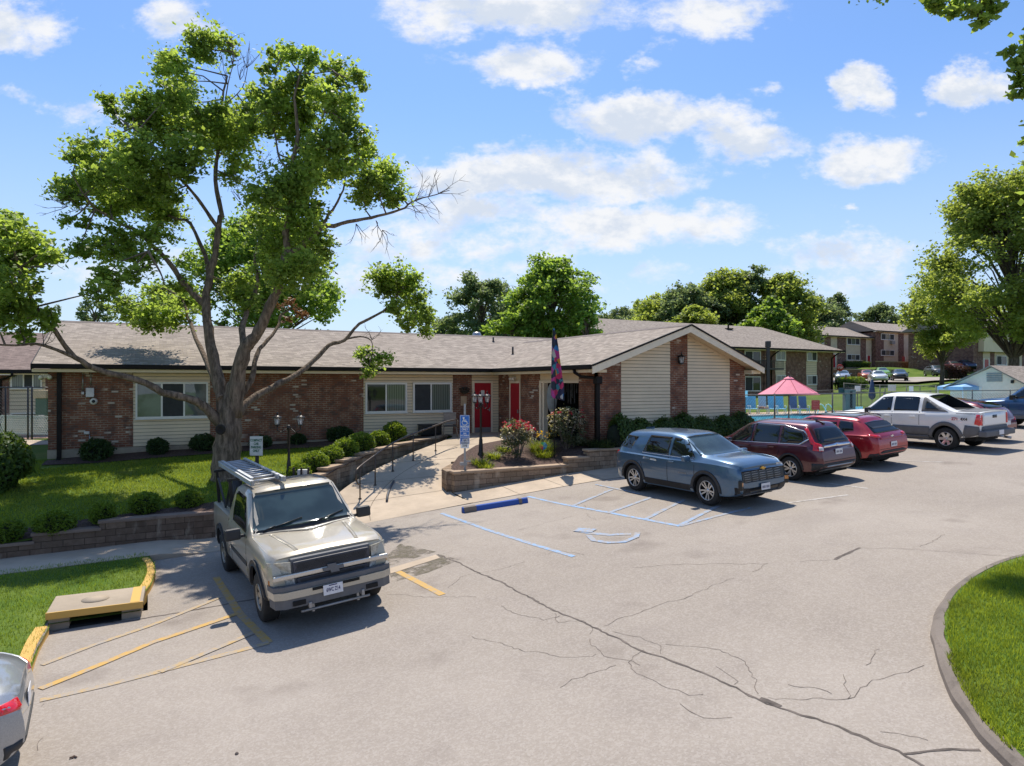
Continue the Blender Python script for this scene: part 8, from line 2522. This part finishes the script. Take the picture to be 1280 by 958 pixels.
def bar2(bm, a, b_, w, y=-.029):
 a, b_ = Vector((a[0], 0, a[1])), Vector((b_[0], 0, b_[1])); m_ = (a + b_) / 2; d_ = b_ - a
 box(bm, (m_.x, y, Z0 + m_.z), (d_.length + w * .4, .004, w), ry=-math.atan2(d_.z, d_.x))
bar2(bm, (-.035, .06), (-.02, -.01), .03); bar2(bm, (-.02, -.01), (.055, -.012), .028); bar2(bm, (.055, -.012), (.085, -.085), .026); bar2(bm, (-.03, .03), (.045, .028), .02); bar2(bm, (.085, -.085), (.105, -.078), .02)
prev = None
for j in range(19):
 a = R(130 + j * 12.5); q = (.0 + .078 * math.cos(a), -.045 + .078 * math.sin(a))
 if prev: bar2(bm, prev, q, .02)
 prev = q
obj('wheelchair_symbol', bm, M_SWHITE, s1)
text('lettering', 'PARKING\nONLY', .088, M_SWHITE, s1, (0, -.028, zc + .09 + hh * .055), (R(90), 0, 0), .002, .003, .95, sx=.80)
text('lettering', 'VAN\nACCESSIBLE', .066, M_SWHITE, s1, (0, -.028, zc + .09 - hh * .165), (R(90), 0, 0), .002, .002, 1.0, sx=.70)
text('lettering', '$50 TO\n$300 FINE', .066, M_SWHITE, s1, (0, -.028, zc + .09 - hh * .385), (R(90), 0, 0), .002, .002, 1.0, sx=.76)
zc2 = (589 - 554) * k
bm = BM(); box(bm, (0, -.02, zc2), (10.5 * k, .012, 13 * k), bev=.004); s2 = obj('white_panel', bm, M_SWHITE, t_)
text('lettering', 'NO\nPARKING\nZONE', .085, M_BLACK, s2, (0, -.027, zc2), (R(90), 0, 0), .002, .002, .95, sx=.62)
bm = BM(); box(bm, (-.04, .0, .22), (.22, .07, .10)); box(bm, (.10, .02, .30), (.16, .012, .05)); obj('post_clamp', bm, M_GREYMETAL, t_)
# compact car parking only
t_, k = sign_post('parking_sign', 'white compact car parking sign behind the ladder on the lawn edge', 321, 606, zlawn, 545, [], plain('weathered_post', (.035, .03, .028), .8), .09)
zc = (606 - 557.5) * k
bm = BM(); box(bm, (0, -.04, zc), (16 * k, .02, 24 * k), bev=.006); s1 = obj('white_panel', bm, M_SGREY, t_)
text('lettering', 'COMPACT\nCAR\nPARKING\nONLY', .098, M_SGREEN, s1, (0, -.0525, zc + .01), (R(90), 0, 0), .002, .003, 1.02, sx=.72)
# short fence-like stakes and white utility box near the lamp post
p = G(378, 604, zlawn)
ub = thing('utility_pedestal', 'small white utility box between dark stakes beside the twin lamp post', 'utility box', p, -YAW)
bm = BM(); box(bm, (.02, 0, .18), (.30, .14, .42), bev=.02); obj('cabinet', bm, M_SGREY, ub)
bm = BM()
for x in (-.22, .0, .20): box(bm, (x, -.10, .20), (.05, .05, .52), bev=.008)
obj('stake', bm, plain('dark_stake', (.04, .033, .028), .9), ub)
# handrail along the walkway
hr_px = [(450, 624), (469, 607), (491, 589.5), (516.5, 576), (544.5, 564)]
hp = []
for px, py in hr_px:
 q = G(px, py, lambda s, t: (zwalk(s, t) if zwalk(s, t) is not None else -9)); hp.append(q)
hr = thing('handrail', 'bronze metal handrail following the curve of the concrete walkway', 'railing', hp[0])
o = hp[0]
tops = [q + Vector((0, 0, .93)) for q in hp]
ext = tops[-1] + (tops[-1] - tops[-2]) * .55
tail = tops[0] + (tops[0] - tops[1]).normalized() * .28
M_RAIL = plain('bronze_rail', (.085, .065, .05), .4, metal=.5, var=.15)
bm = BM()
line = noisy_path([tail + Vector((0, 0, -.30)), tail + Vector((0, 0, -.06)), tops[0] + Vector((0, 0, .01))] + tops[1:] + [ext, ext + Vector((.5, .25, .05))], 0.0, rng, 3)
tube(bm, [q - o for q in line], .028, 8)
tube(bm, [tail + Vector((0, 0, -.30)) - o, tail + Vector((.06, .05, -.42)) - o, hp[0] + Vector((0, 0, .42)) - o], .022, 8)
obj('top_rail', bm, M_RAIL, hr)
for q in hp:
 bm = BM(); tube(bm, [q - o - Vector((0, 0, .1)), q - o + Vector((0, 0, .92))], .021, 8); lathe(bm, [(.05, .012), (.05, .024), (.022, .03)], 10, Matrix.Translation(q - o)); obj('post', bm, M_RAIL, hr)
q = G(578, 555, lambda s, t: (zwalk(s, t) if zwalk(s, t) is not None else -9))
bm = BM(); tube(bm, [q - o, q - o + Vector((0, 0, .95))], .021, 8); obj('post', bm, M_RAIL, hr)
# curved dark rubber strip lying on the lower walkway
cs = [(483.5, 628), (484.5, 620), (487, 612), (492, 603)]
cp_ = [G(a, b_, lambda s, t: (zwalk(s, t) if zwalk(s, t) is not None else -9)) for a, b_ in cs]
rs = thing('bent_rail_end', 'short curved dark metal strip on the concrete near the handrail foot', 'metal strip', cp_[0])
bm = BM(); tube(bm, [Vector(q) - cp_[0] + Vector((0, 0, .03)) for q in cp_], .035, 8); obj('strip', bm, plain('dull_blue_steel', (.07, .075, .085), .7), rs)
# wheel stop
wa, wb_ = at(578, 641), at(659, 628)
ws = thing('wheel_stop', 'worn bright blue concrete wheel stop at the head of the accessible bay', 'wheel stop', ((wa.x + wb_.x) / 2, (wa.y + wb_.y) / 2, zl((wa.x + wb_.x) / 2)), math.atan2(wb_.y - wa.y, wb_.x - wa.x))
ws.rotation_euler.y = -math.atan2(zl(wb_.x) - zl(wa.x), (wb_ - wa).length)
L = (wb_ - wa).length
bm = BM(); prism(bm, [(-L / 2, -.09, 0), (-L / 2, .09, 0), (-L / 2, .06, .12), (-L / 2, .04, .135), (-L / 2, -.04, .135), (-L / 2, -.06, .12)], (L, 0, 0)); obj('concrete_block', fix(bm), M_STOPBLUE, ws)
bm = BM(); box(bm, (-L / 2 + .20, 0, .07), (.34, .19, .142), bev=.01); obj('bare_patch', bm, M_KERB, ws)
bm = BM(); box(bm, (L / 2 - .22, 0, .075), (.09, .185, .135), bev=.01); obj('bare_patch', bm, M_KERB, ws)
# windsock flag on a pole
p = G(693, 572, zbed); dd = FW.dot(p); k = dd / FPX
fl = thing('garden_flag', 'tall pole with a limp multicoloured windsock flag in front of the open doorway', 'flag', p, -YAW)
bm = BM(); tube(bm, [(0, 0, -.1), (0, 0, (572 - 500) * k), (-.05, 0, (572 - 412) * k)], [.016, .014, .008], 8); obj('pole', bm, M_BLACK, fl)
V, F, FM = [], [], []
rowsN = 30
rg = np.random.default_rng(3)
for j in range(rowsN + 1):
 f = j / rowsN; py = lerp(411, 497, f); z = (572 - py) * k
 wl = lerp(-3.0, -4.2, f) * k if f > .1 else -1.5 * k
 wr = (np.interp(f, [0, .08, .3, .5, .7, .8, 1], [0, 2.5, 5, 7, 9, 10.5, 11.5])) * k
 for i in range(9):
  u = i / 8
  V.append((lerp(wl, wr, u) + (.03 * f if u > .5 else 0), .07 * math.sin(u * 9 + f * 3.5) * (.4 + f) + .02 * math.sin(f * 17), z - (.12 * u * (1 if f > .85 else 0))))
for j in range(rowsN):
 for i in range(8):
  F.append((j * 9 + i, j * 9 + i + 1, (j + 1) * 9 + i + 1, (j + 1) * 9 + i))
fo = quick(V, F, 'flag_cloth', M_FLAG, fl, True)
md = fo.modifiers.new('cloth', 'SOLIDIFY'); md.thickness = .004
# pale disc leaning in the open doorway
pd = P(686, 498, FW.dot(p) + .2);
q = Vector((S_W - .02, 23.2, 3.45))
dp = P(690, 497.5, 0.47074 * (S_W + .3) + .8823 * 22.0)
dz_ = thing('round_panel', 'pale grey round panel hanging in the dark open doorway', 'panel', dp, -YAW)
bm = BM()
lathe(bm, [(0, -.02), (.55, -.02), (.58, 0), (.55, .02), (0, .02)], 36, Matrix.Rotation(R(90), 4, 'X') @ Matrix.Scale(.34, 4, (1, 0, 0))); obj('disc', bm, plain('grey_disc', (.30, .31, .30), .5), dz_)
bm = BM(); tube(bm, [(0, .03, .5), (0, .03, 4.06 - dp.z)], .012, 6); obj('hanger', bm, M_BLACK, dz_)
# pinwheel
p = G(679, 571, zbed); k = FW.dot(p) / FPX
pw_ = thing('pinwheel', 'rainbow pinwheel stuck in the planter in front of the yellow daylilies', 'pinwheel', p, -YAW)
bm = BM(); tube(bm, [(0, 0, -.05), (0, 0, .36)], .008, 6); obj('stick', bm, M_GREYMETAL, pw_)
pc = [plain('pinwheel_%d' % i, c, .45) for i, c in enumerate([(.02, .22, .60), (.05, .45, .60), (.05, .42, .12), (.65, .50, .03), (.65, .22, .02), (.60, .04, .05)])]
for i in range(8):
 a = i * math.pi / 4; bm = BM()
 c, s_ = math.cos(a), math.sin(a)
 q0, q1, q2 = Vector((0, -.03, .37)), Vector((.14 * c, -.03, .37 + .14 * s_)), Vector((.13 * math.cos(a + .7), -.06, .37 + .13 * math.sin(a + .7)))
 prism(bm, [q0, q1, q2], (0, .004, 0)); obj('vane', fix(bm), pc[i % 6], pw_)
# folding chair and small table near the pier
p = G(577, 547, lambda s, t: 1.815); k = FW.dot(p) / FPX
ch = thing('patio_chair', 'weathered patio chair beside the brick pier at the top of the walkway', 'chair', p + Vector((-.35, .35, .005)), R(-20))
M_CHAIR = plain('weathered_chair', (.25, .20, .16), .6, var=.2)
bm = BM(); box(bm, (0, 0, .45), (.52, .5, .04), bev=.01); obj('seat', bm, M_BLACK, ch)
bm = BM(); box(bm, (0, .24, .74), (.52, .035, .50), bev=.01, rx=-.15); obj('backrest', bm, M_CHAIR, ch)
for sx_ in (-1, 1):
 for sy in (-1, 1):
  bm = BM(); tube(bm, [(sx_ * .24, sy * .22, .45), (sx_ * .29, sy * .30, 0)], .016, 6); obj('leg', bm, M_CHAIR, ch)
 bm = BM(); tube(bm, [(sx_ * .28, -.24, .45), (sx_ * .30, -.26, .66), (sx_ * .30, .22, .68)], .016, 6); obj('armrest', bm, M_CHAIR, ch)
p2 = P(550, 541, 26.5)
bx = thing('patio_box', 'low dark storage bench against the siding under the right twin window', 'bench', (p2.x + .4, T_W - .35, 1.82))
bm = BM(); box(bm, (0, 0, .22), (.9, .42, .40), bev=.02); obj('chest', bm, M_BLACK, bx)
bm = BM(); box(bm, (0, 0, .44), (.95, .46, .05), bev=.015); obj('lid', bm, plain('dark_lid', (.05, .045, .042), .6), bx)
# ------------------------------------------------------------------ pool furniture
# pink parasol
D = 34.0
p = P(986, 479, D); p.z = 1.735
um = thing('patio_umbrella', 'open pink patio umbrella beside the pool', 'umbrella', p)
H = (479 - 470) * D / FPX + CAMZ - 1.735 - .05
bm = BM(); tube(bm, [(0, 0, 0), (0, 0, H + .12)], .03, 10); lathe(bm, [(0, H + .12), (.05, H + .14), (.03, H + .22), (0, H + .24)], 10); obj('pole', bm, plain('brown_pole', (.09, .06, .045), .5), um)
bm = BM(); lathe(bm, [(0, 0), (.30, 0), (.30, .06), (.08, .1), (.05, .3), (0, .3)], 20); obj('base', bm, M_BLACK, um)
M_PINK = plain('pink_canvas', (.78, .25, .32), .8, var=.06)
M_PINK2 = plain('pink_canvas_rib', (.42, .06, .10), .8)
RU, drop = 38 * D / FPX, (494 - 472) * D / FPX
bm = BM(); n8 = 8
rim = []
for j in range(6):
 f = j / 5; ring = []
 for i in range(n8 * 4):
  a = i * 2 * math.pi / (n8 * 4) + .2
  sag = 1 - .07 * math.sin((i % 4) / 4 * math.pi) * f
  r_ = RU * f * sag if j else .02
  ring.append(bm.verts.new((r_ * math.cos(a), r_ * math.sin(a), H - drop * f)))
 rim.append(ring)
for a_, b_ in zip(rim, rim[1:]):
 for i in range(n8 * 4): bm.faces.new((a_[i], a_[(i + 1) % (n8 * 4)], b_[(i + 1) % (n8 * 4)], b_[i]))
cano = obj('canopy', fix(bm), M_PINK, um)
md = cano.modifiers.new('cloth', 'SOLIDIFY'); md.thickness = .006
bm = BM(); lathe(bm, [(.0, H + .03), (.20, H - .06), (.25, H - .10)], 16); obj('vent_cap', bm, M_PINK, um)
for i in range(n8):
 a = i * 2 * math.pi / n8 + .2; bm = BM()
 tube(bm, [(.03 * math.cos(a), .03 * math.sin(a), H - .03)] + [(RU * f * math.cos(a), RU * f * math.sin(a), H - drop * f ** 1.12 - .012) for f in (.25, .5, .75, 1)], .010, 5)
 tube(bm, [(.04 * math.cos(a), .04 * math.sin(a), H - .85), (RU * .5 * math.cos(a), RU * .5 * math.sin(a), H - drop * .46 - .02)], .008, 5); obj('rib', bm, M_PINK2, um)
p = P(976, 479, 33.0); p.z = 1.735
bm = BM()
# closed navy parasol
D = 55.0
p = P(1090, 479, D); p.z = T(p.x, p.y)
cu = thing('patio_umbrella', 'closed navy blue patio umbrella by the pool fence', 'umbrella', p)
bm = BM(); tube(bm, [(0, 0, 0), (0, 0, 2.3)], .03, 8); obj('pole', bm, M_GREYMETAL, cu)
zt_, zb_ = (479 - 474) * D / FPX + CAMZ - p.z, (479 - 500) * D / FPX + CAMZ - p.z
bm = BM(); lathe(bm, [(0, zt_), (.10, zt_ - .1), (.20, lerp(zt_, zb_, .5)), (.27, zb_ + .35), (.22, zb_ + .15), (.04, zb_)], 12)
for v in bm.verts:
 a = math.atan2(v.co.y, v.co.x); v.co.x *= 1 + .2 * math.sin(a * 6); v.co.y *= 1 + .2 * math.sin(a * 6)
obj('canopy', bm, plain('navy_canvas', (.035, .065, .14), .8, var=.15), cu)
# light blue canopy tent
D = 46.0
c = P(1212, 479, D); zt_ = P(1212, 474.5, D).z; ze = P(1190, 483.5, D).z; zg = T(c.x, c.y)
ct = thing('canopy_tent', 'light blue pop-up canopy tent beside the white pool house', 'canopy', (c.x, c.y, zg), -YAW)
hwid = 25 * D / FPX
bm = BM(); top = bm.verts.new((0, 0, zt_ - zg)); cs_ = [bm.verts.new((x * hwid, y * hwid, ze - zg)) for x, y in ((-1, -1), (1, -1), (1, 1), (-1, 1))]
lo = [bm.verts.new((v.co.x, v.co.y, v.co.z - .22)) for v in cs_]
for i in range(4):
 bm.faces.new((cs_[i], cs_[(i + 1) % 4], top)); bm.faces.new((lo[i], lo[(i + 1) % 4], cs_[(i + 1) % 4], cs_[i]))
o_ = obj('canopy', fix(bm), plain('sky_blue_canvas', (.26, .47, .72), .7, var=.06), ct)
md = o_.modifiers.new('cloth', 'SOLIDIFY'); md.thickness = .01
for x, y in ((-1, -1), (1, -1), (1, 1), (-1, 1)):
 bm = BM(); box(bm, (x * hwid * .97, y * hwid * .97, (ze - zg) / 2 - .05), (.06, .06, ze - zg)); obj('leg', bm, M_SWHITE, ct)
# lounge chairs across the pool
M_AQUA = plain('aqua_sling', (.18, .44, .58), .7, var=.1); M_NAVY = plain('slate_sling', (.10, .15, .25), .7, var=.1); M_PALE = plain('pale_sling', (.42, .50, .55), .7, var=.1)
def lounge():
 t_ = thing('lounge_chair', 'x', 'lounge chair')
 bm = BM(); box(bm, (0, 0, .38), (.62, 1.0, .05), bev=.01); obj('seat', bm, M_AQUA, t_)
 bm = BM(); box(bm, (0, .62, .80), (.54, .05, 1.02), bev=.01, rx=-.38); obj('backrest', bm, M_AQUA, t_)
 for sx_ in (-1, 1):
  for sy in (-.42, .45):
   bm = BM(); box(bm, (sx_ * .29, sy, .18), (.04, .04, .38)); obj('leg', bm, M_WHITE, t_)
  bm = BM(); box(bm, (sx_ * .33, .1, .58), (.05, .75, .035), bev=.008); box(bm, (sx_ * .33, -.26, .48), (.04, .04, .2)); obj('armrest', bm, M_WHITE, t_)
 return t_
lc = lounge()
first = True
for i, (px, m_, lab) in enumerate([(932, M_AQUA, 'aqua lounge chair half hidden by the gable corner'), (941, M_AQUA, 'aqua lounge chair just right of the gable corner'), (954, M_PALE, 'pale lounge chair with towels left of the umbrella pole'), (966, M_AQUA, 'aqua lounge chair second from the umbrella pole'), (976, M_AQUA, 'aqua lounge chair next to the umbrella pole'), (993, M_NAVY, 'slate blue lounge chair right of the umbrella pole'), (1005, M_NAVY, 'slate blue lounge chair nearest the red notice')]):
 q = P(px, 479, 50.0)
 o = lc if first else copy_tree(lc)
 first = False
 o.location = (q.x, q.y, 1.74 if q.y < 38 and q.x < 52 else T(q.x, q.y)); o.rotation_euler = (0, 0, -YAW + R(-14))
 tag(o, lab, 'lounge chair', 'lounge chairs along the far side of the pool')
 if m_ is not M_AQUA:
  for chd in o.children:
   if chd.name.startswith(('seat', 'backrest')):
    chd.data = chd.data.copy(); chd.data.materials.clear(); chd.data.materials.append(m_)
# towels on the pale chair
q = P(954, 479, 49.6)
tw = thing('beach_towel', 'patterned towels heaped on the pale lounge chair', 'towel', (q.x, q.y, 2.15), -YAW)
bm = BM()
for kx in range(7): box(bm, (-.25 + .09 * kx, .1 * math.sin(kx * 2), .03 * math.cos(kx * 3) + .05), (.16, .3, .10), rz=kx, rx=.3 * math.sin(kx), bev=.03)
obj('cloth_heap', bm, plain('towel', (.40, .22, .15), .9, var=.7, scale=5), tw)
# red notice board on the fence, blue float, slide rail
q = P(1019.5, 479, 37.0)
rn = thing('pool_notice', 'red pool rules board on a post behind the red crossover', 'sign', (q.x, q.y, 1.735), -YAW)
k = 37.0 / FPX; zc = P(0, 506.5, 37.0).z - 1.735
bm = BM(); box(bm, (0, .04, zc / 2), (.06, .05, zc)); obj('post', bm, M_GREYMETAL, rn)
bm = BM(); box(bm, (0, 0, zc), (10.2 * k, .02, 12 * k), bev=.004); rb = obj('board', bm, plain('notice_red', (.42, .05, .045), .5, var=.08), rn)
bm = BM()
for j in range(5): box(bm, (0, -.0125, zc + (.19 - j * .09)), (8 * k * (.9 if j % 2 else .7), .003, .02))
obj('notice_lines', bm, plain('notice_faded', (.60, .22, .20), .6), rb)
q = P(965, 479, 40.5)
ft = thing('pool_float', 'dark blue float lying in the pool near the umbrella', 'pool float', (q.x, q.y, 1.70), -YAW)
bm = BM(); box(bm, (0, 0, 0), (1.5, .7, .18), bev=.07); box(bm, (.35, 0, .16), (.5, .6, .16), bev=.06); obj('mattress', bm, M_NAVY, ft)
# white rail of a pool ladder
q = P(1031, 479, 46)
sr = thing('pool_ladder', 'white curved handrail of the pool ladder behind the red notice', 'pool ladder', (q.x, q.y, 1.735), -YAW)
for sx_ in (-.25, .25):
 bm = BM(); tube(bm, [(sx_ + .55, 0, 0), (sx_ + .15, 0, .75), (sx_, 0, .85), (sx_ - .15, 0, .80), (sx_ - .25, 0, .1), (sx_ - .25, 0, -.3)], .03, 8); obj('rail', bm, M_WHITE, sr)
# ------------------------------------------------------------------ chain-link fences
M_FENCE = plain('fence_post', (.16, .155, .15), .5, metal=.4, var=.15)
M_WIRE = plain('fence_wire', (.17, .17, .165), .5, metal=.5, var=.1)
def chain_fence(label, line, h, step, m_p=None, wire=.004, cell=.16, zf=None, mw=None):
 zf = zf or T
 line = [Vector(p) for p in line]
 pts = []
 for a, b_ in zip(line, line[1:]):
  n = max(1, round((b_ - a).length / step))
  pts += [a.lerp(b_, i / n) for i in range(n)]
 pts.append(line[-1])
 z0 = zf(pts[0].x, pts[0].y)
 t_ = thing('chain_link_fence', label, 'fence', (pts[0].x, pts[0].y, z0))
 o = Vector((pts[0].x, pts[0].y, z0))
 W3 = [Vector((p.x, p.y, zf(p.x, p.y))) - o for p in pts]
 for w in W3:
  bm = BM(); tube(bm, [w - Vector((0, 0, .2)), w + Vector((0, 0, h + .05))], .035, 8); obj('post', bm, m_p or M_FENCE, t_)
 bm = BM(); tube(bm, [w + Vector((0, 0, h)) for w in W3], .024, 8, cap=True); obj('top_rail', bm, m_p or M_FENCE, t_)
 bm = BM()
 for a, b_ in zip(W3, W3[1:]):
  L_ = (b_ - a).length; n = int(L_ / cell)
  u = (b_ - a) / max(n, 1)
  hn = int(h / cell)
  up = Vector((0, 0, cell))
  nr = Vector((-u.y, u.x, 0)).normalized() * wire
  def wire_(p, q):
   v = [bm.verts.new(p + nr + Vector((0, 0, wire))), bm.verts.new(p - nr - Vector((0, 0, wire))), bm.verts.new(q - nr - Vector((0, 0, wire))), bm.verts.new(q + nr + Vector((0, 0, wire)))]
   bm.faces.new(v)
  for i in range(-hn, n + 1):
   for sgn in (1, -1):
    i0, i1 = (i, i + hn) if sgn > 0 else (i + hn, i)
    # clip the diagonal to the panel
    j0, j1 = 0, hn
    if sgn > 0:
     if i0 < 0: j0 = -i0
     if i1 > n: j1 = hn - (i1 - n)
     if j1 <= j0: continue
     wire_(a + u * (i0 + j0) + up * j0, a + u * (i0 + j1) + up * j1)
    else:
     if i0 > n: j0 = i0 - n
     if i1 < 0: j1 = hn + i1
     if j1 <= j0: continue
     wire_(a + u * (i0 - j0) + up * j0, a + u * (i0 - j1) + up * j1)
 obj('wire_mesh', bm, mw or M_WIRE, t_)
 return t_
def fp(px, dd): q = P(px, 479, dd); return (q.x, q.y)
chain_fence('long chain-link fence between the parking row and the pool deck', [(21.3, 21.9), (53.3, 21.9)], 1.75, 4.0)
chain_fence('chain-link fence along the grass side of the pool beyond the lounge chairs', [fp(928, 56), fp(1062, 56), fp(1150, 57)], 1.45, 4.0)
chain_fence('chain-link fence running away along the hill lawn past the blue canopy tent', [fp(1055, 60), fp(1100, 54), fp(1170, 48.5)], 1.8, 3.0)
chain_fence('tall black chain-link gate fence between the clubhouse and the far left building', [fp(-40, 31), fp(7, 31), fp(35, 30.5), fp(40, 30.3), fp(64, 30)], 2.35, 4.0, M_BLACK, cell=.14, zf=lambda s, t: 1.45)
# notices and boards wired to the pool fence
def board(label, px, py, dd, w, h, m_, post=True):
 q = P(px, py, dd); zg = T(q.x, q.y); k = dd / FPX
 t_ = thing('notice_board', label, 'sign', (q.x, q.y, zg), -YAW)
 bm = BM(); box(bm, (0, 0, q.z - zg), (w * k, .02, h * k), bev=.003); b_ = obj('panel', bm, m_, t_)
 bm = BM(); box(bm, (0, .03, (q.z - zg) / 2), (.05, .04, q.z - zg)); obj('post', bm, M_FENCE, t_)
board('blank white notice on the fence left of the navy umbrella', 1072, 486, 56, 7, 7, M_SWHITE)
board('grey notice on the fence right of the navy umbrella', 1115, 485, 52, 10, 8, M_SGREY)
board('small white notice farthest right on the pool fence', 1139, 486.5, 49, 5.5, 7, M_SWHITE)
board('dark wide board above the concrete pillar by the pool gate', 1055.5, 489, 50, 15, 8, plain('dark_board', (.06, .06, .055), .7))
board('white low notice near the pool gate behind the red crossover', 1074, 511, 47, 9, 5, M_SWHITE)
board('white notice at the right end of the gable wall by the pool', 932, 492.5, 46, 5, 8, M_SWHITE)
# concrete pillar by the gate and long low wall behind the deck
q = P(1061.5, 479, 50)
gp = thing('gate_pillar', 'pale concrete pillar at the pool gate below the dark board', 'pillar', (q.x, q.y, T(q.x, q.y)), -YAW)
bm = BM(); box(bm, (0, 0, .85), (.75, .5, 1.7), bev=.02); obj('shaft', bm, M_KERB, gp)
bm = BM(); box(bm, (.02, -.26, .95), (.16, .03, 1.2)); obj('dark_slot', bm, M_DARK, gp)
# white corrugated fence panel at far left, with small yellow play house beyond
q0, q1 = P(2, 479, 32.0), P(64, 479, 31.0)
wf = thing('lattice_fence', 'low white lattice fence sloping behind the black gate at the far left', 'fence', (q0.x, q0.y, 1.45), math.atan2(q1.y - q0.y, q1.x - q0.x))
L = (q1 - q0).length
bm = BM()
for sgn in (1, -1):
 for i in range(int(L / .11)):
  x = i * .11
  box(bm, (x, .012 * sgn, .62), (.05, .008, .95), ry=.5 * sgn)
box(bm, (L / 2, 0, 1.02), (L, .05, .05)); box(bm, (L / 2, 0, .22), (L, .05, .05))
obj('lattice', bm, M_WHITE, wf)
q = P(55.5, 479, 34)
pb = thing('play_house', 'small cream and green play house seen between black fence and brick corner', 'play house', (q.x, q.y, 1.5), -YAW)
bm = BM(); box(bm, (0, 0, .9), (.55, .5, 1.7)); obj('wall', bm, plain('play_green', (.07, .14, .09), .6), pb)
bm = BM(); box(bm, (0, -.05, 1.95), (.66, .62, .40), bev=.03); obj('roof', bm, plain('play_cream', (.60, .45, .27), .6), pb)
bm = BM(); box(bm, (.03, -.262, .62), (.28, .02, .60)); obj('door', bm, M_WHITE, pb)
# dark path strip at the far left and stop sign on the hill
patch('side_path', [Vector(P(a, b_, 30).xy) for a, b_ in []] or [Vector(fp(20, 30.6)), Vector(fp(62, 29.4)), Vector(fp(62, 27.6)), Vector(fp(30, 27.2)), Vector(fp(10, 29.2))], lambda s, t: max(T(s, t), zlawn(s, t) if t < 27 else -9) + .02, M_CONC, .5)
patch('side_path', [Vector(fp(-30, 38)), Vector(fp(62, 36)), Vector(fp(62, 31.6)), Vector(fp(-30, 33.0))], lambda s, t: T(s, t) + .02, plain('terracotta_paving', (.42, .27, .20), .9), .8)
q = P(1050, 479, 80); zg = T(q.x, q.y); k = 80 / FPX
st = thing('stop_sign', 'back-faded red stop sign at the hill car park entry', 'sign', (q.x, q.y, zg), -YAW)
zc = P(0, 460, 80).z - zg
bm = BM(); box(bm, (0, .02, zc / 2), (.07, .05, zc)); obj('post', bm, M_GALV, st)
bm = BM(); lathe(bm, [(0, 0), (4.6 * k, 0), (4.6 * k, .02), (0, .02)], 8, Matrix.Translation((0, 0, zc)) @ Matrix.Rotation(R(90), 4, 'X') @ Matrix.Rotation(R(22.5), 4, 'Z')); sp_ = obj('octagon', bm, plain('stop_red', (.48, .06, .05), .5), st)
text('lettering', 'STOP', .30, M_SWHITE, sp_, (0, -.03, zc), (R(90), 0, 0), .003, .004, sx=.8)
q = P(1057.5, 470, 82); zg = T(q.x, q.y)
sg = thing('sign_post', 'thin orange post beside the stop sign on the hill', 'post', (q.x, q.y, zg))
bm = BM(); box(bm, (0, 0, .75), (.12, .12, 1.9)); obj('stake', bm, plain('orange_post', (.45, .20, .05), .6), sg)
# black tall speaker-lamp pole in front of the apartment block
q = P(960, 479, 60); zg = T(q.x, q.y); k = 60 / FPX
bp2 = thing('light_pole', 'stout black pole with a boxy head between the gable end and the apartment block', 'pole', (q.x, q.y, zg), -YAW)
zt_ = P(0, 432, 60).z - zg
bm = BM(); box(bm, (0, 0, zt_ / 2), (.26, .24, zt_), bev=.02); obj('post', bm, M_BLACK, bp2)
bm = BM(); box(bm, (0, 0, zt_ + .1), (.42, .36, .55), bev=.05); obj('head', bm, M_BLACK, bp2)
# fallen twigs and spots on the asphalt
for i, (px, py, lab) in enumerate([(92, 948, 'small curled dry leaf on the asphalt near the silver sedan'), (296, 943, 'lone dark pebble on the asphalt in the foreground')]):
 q = at(px, py)
 lf = thing('dry_leaf' if i == 0 else 'pebble', lab, 'leaf' if i == 0 else 'stone', (q.x, q.y, zl(q.x) + .005))
 bm = BM()
 if i == 0:
  for k in range(3): box(bm, (.02 * k - .02, .012 * (k % 2), .008), (.035, .022, .004), rz=k, rx=.4)
 else:
  bmesh.ops.create_icosphere(bm, subdivisions=2, radius=.02)
 obj('blade' if i == 0 else 'stone', bm, M_CRACK if i else M_MULCH, lf)
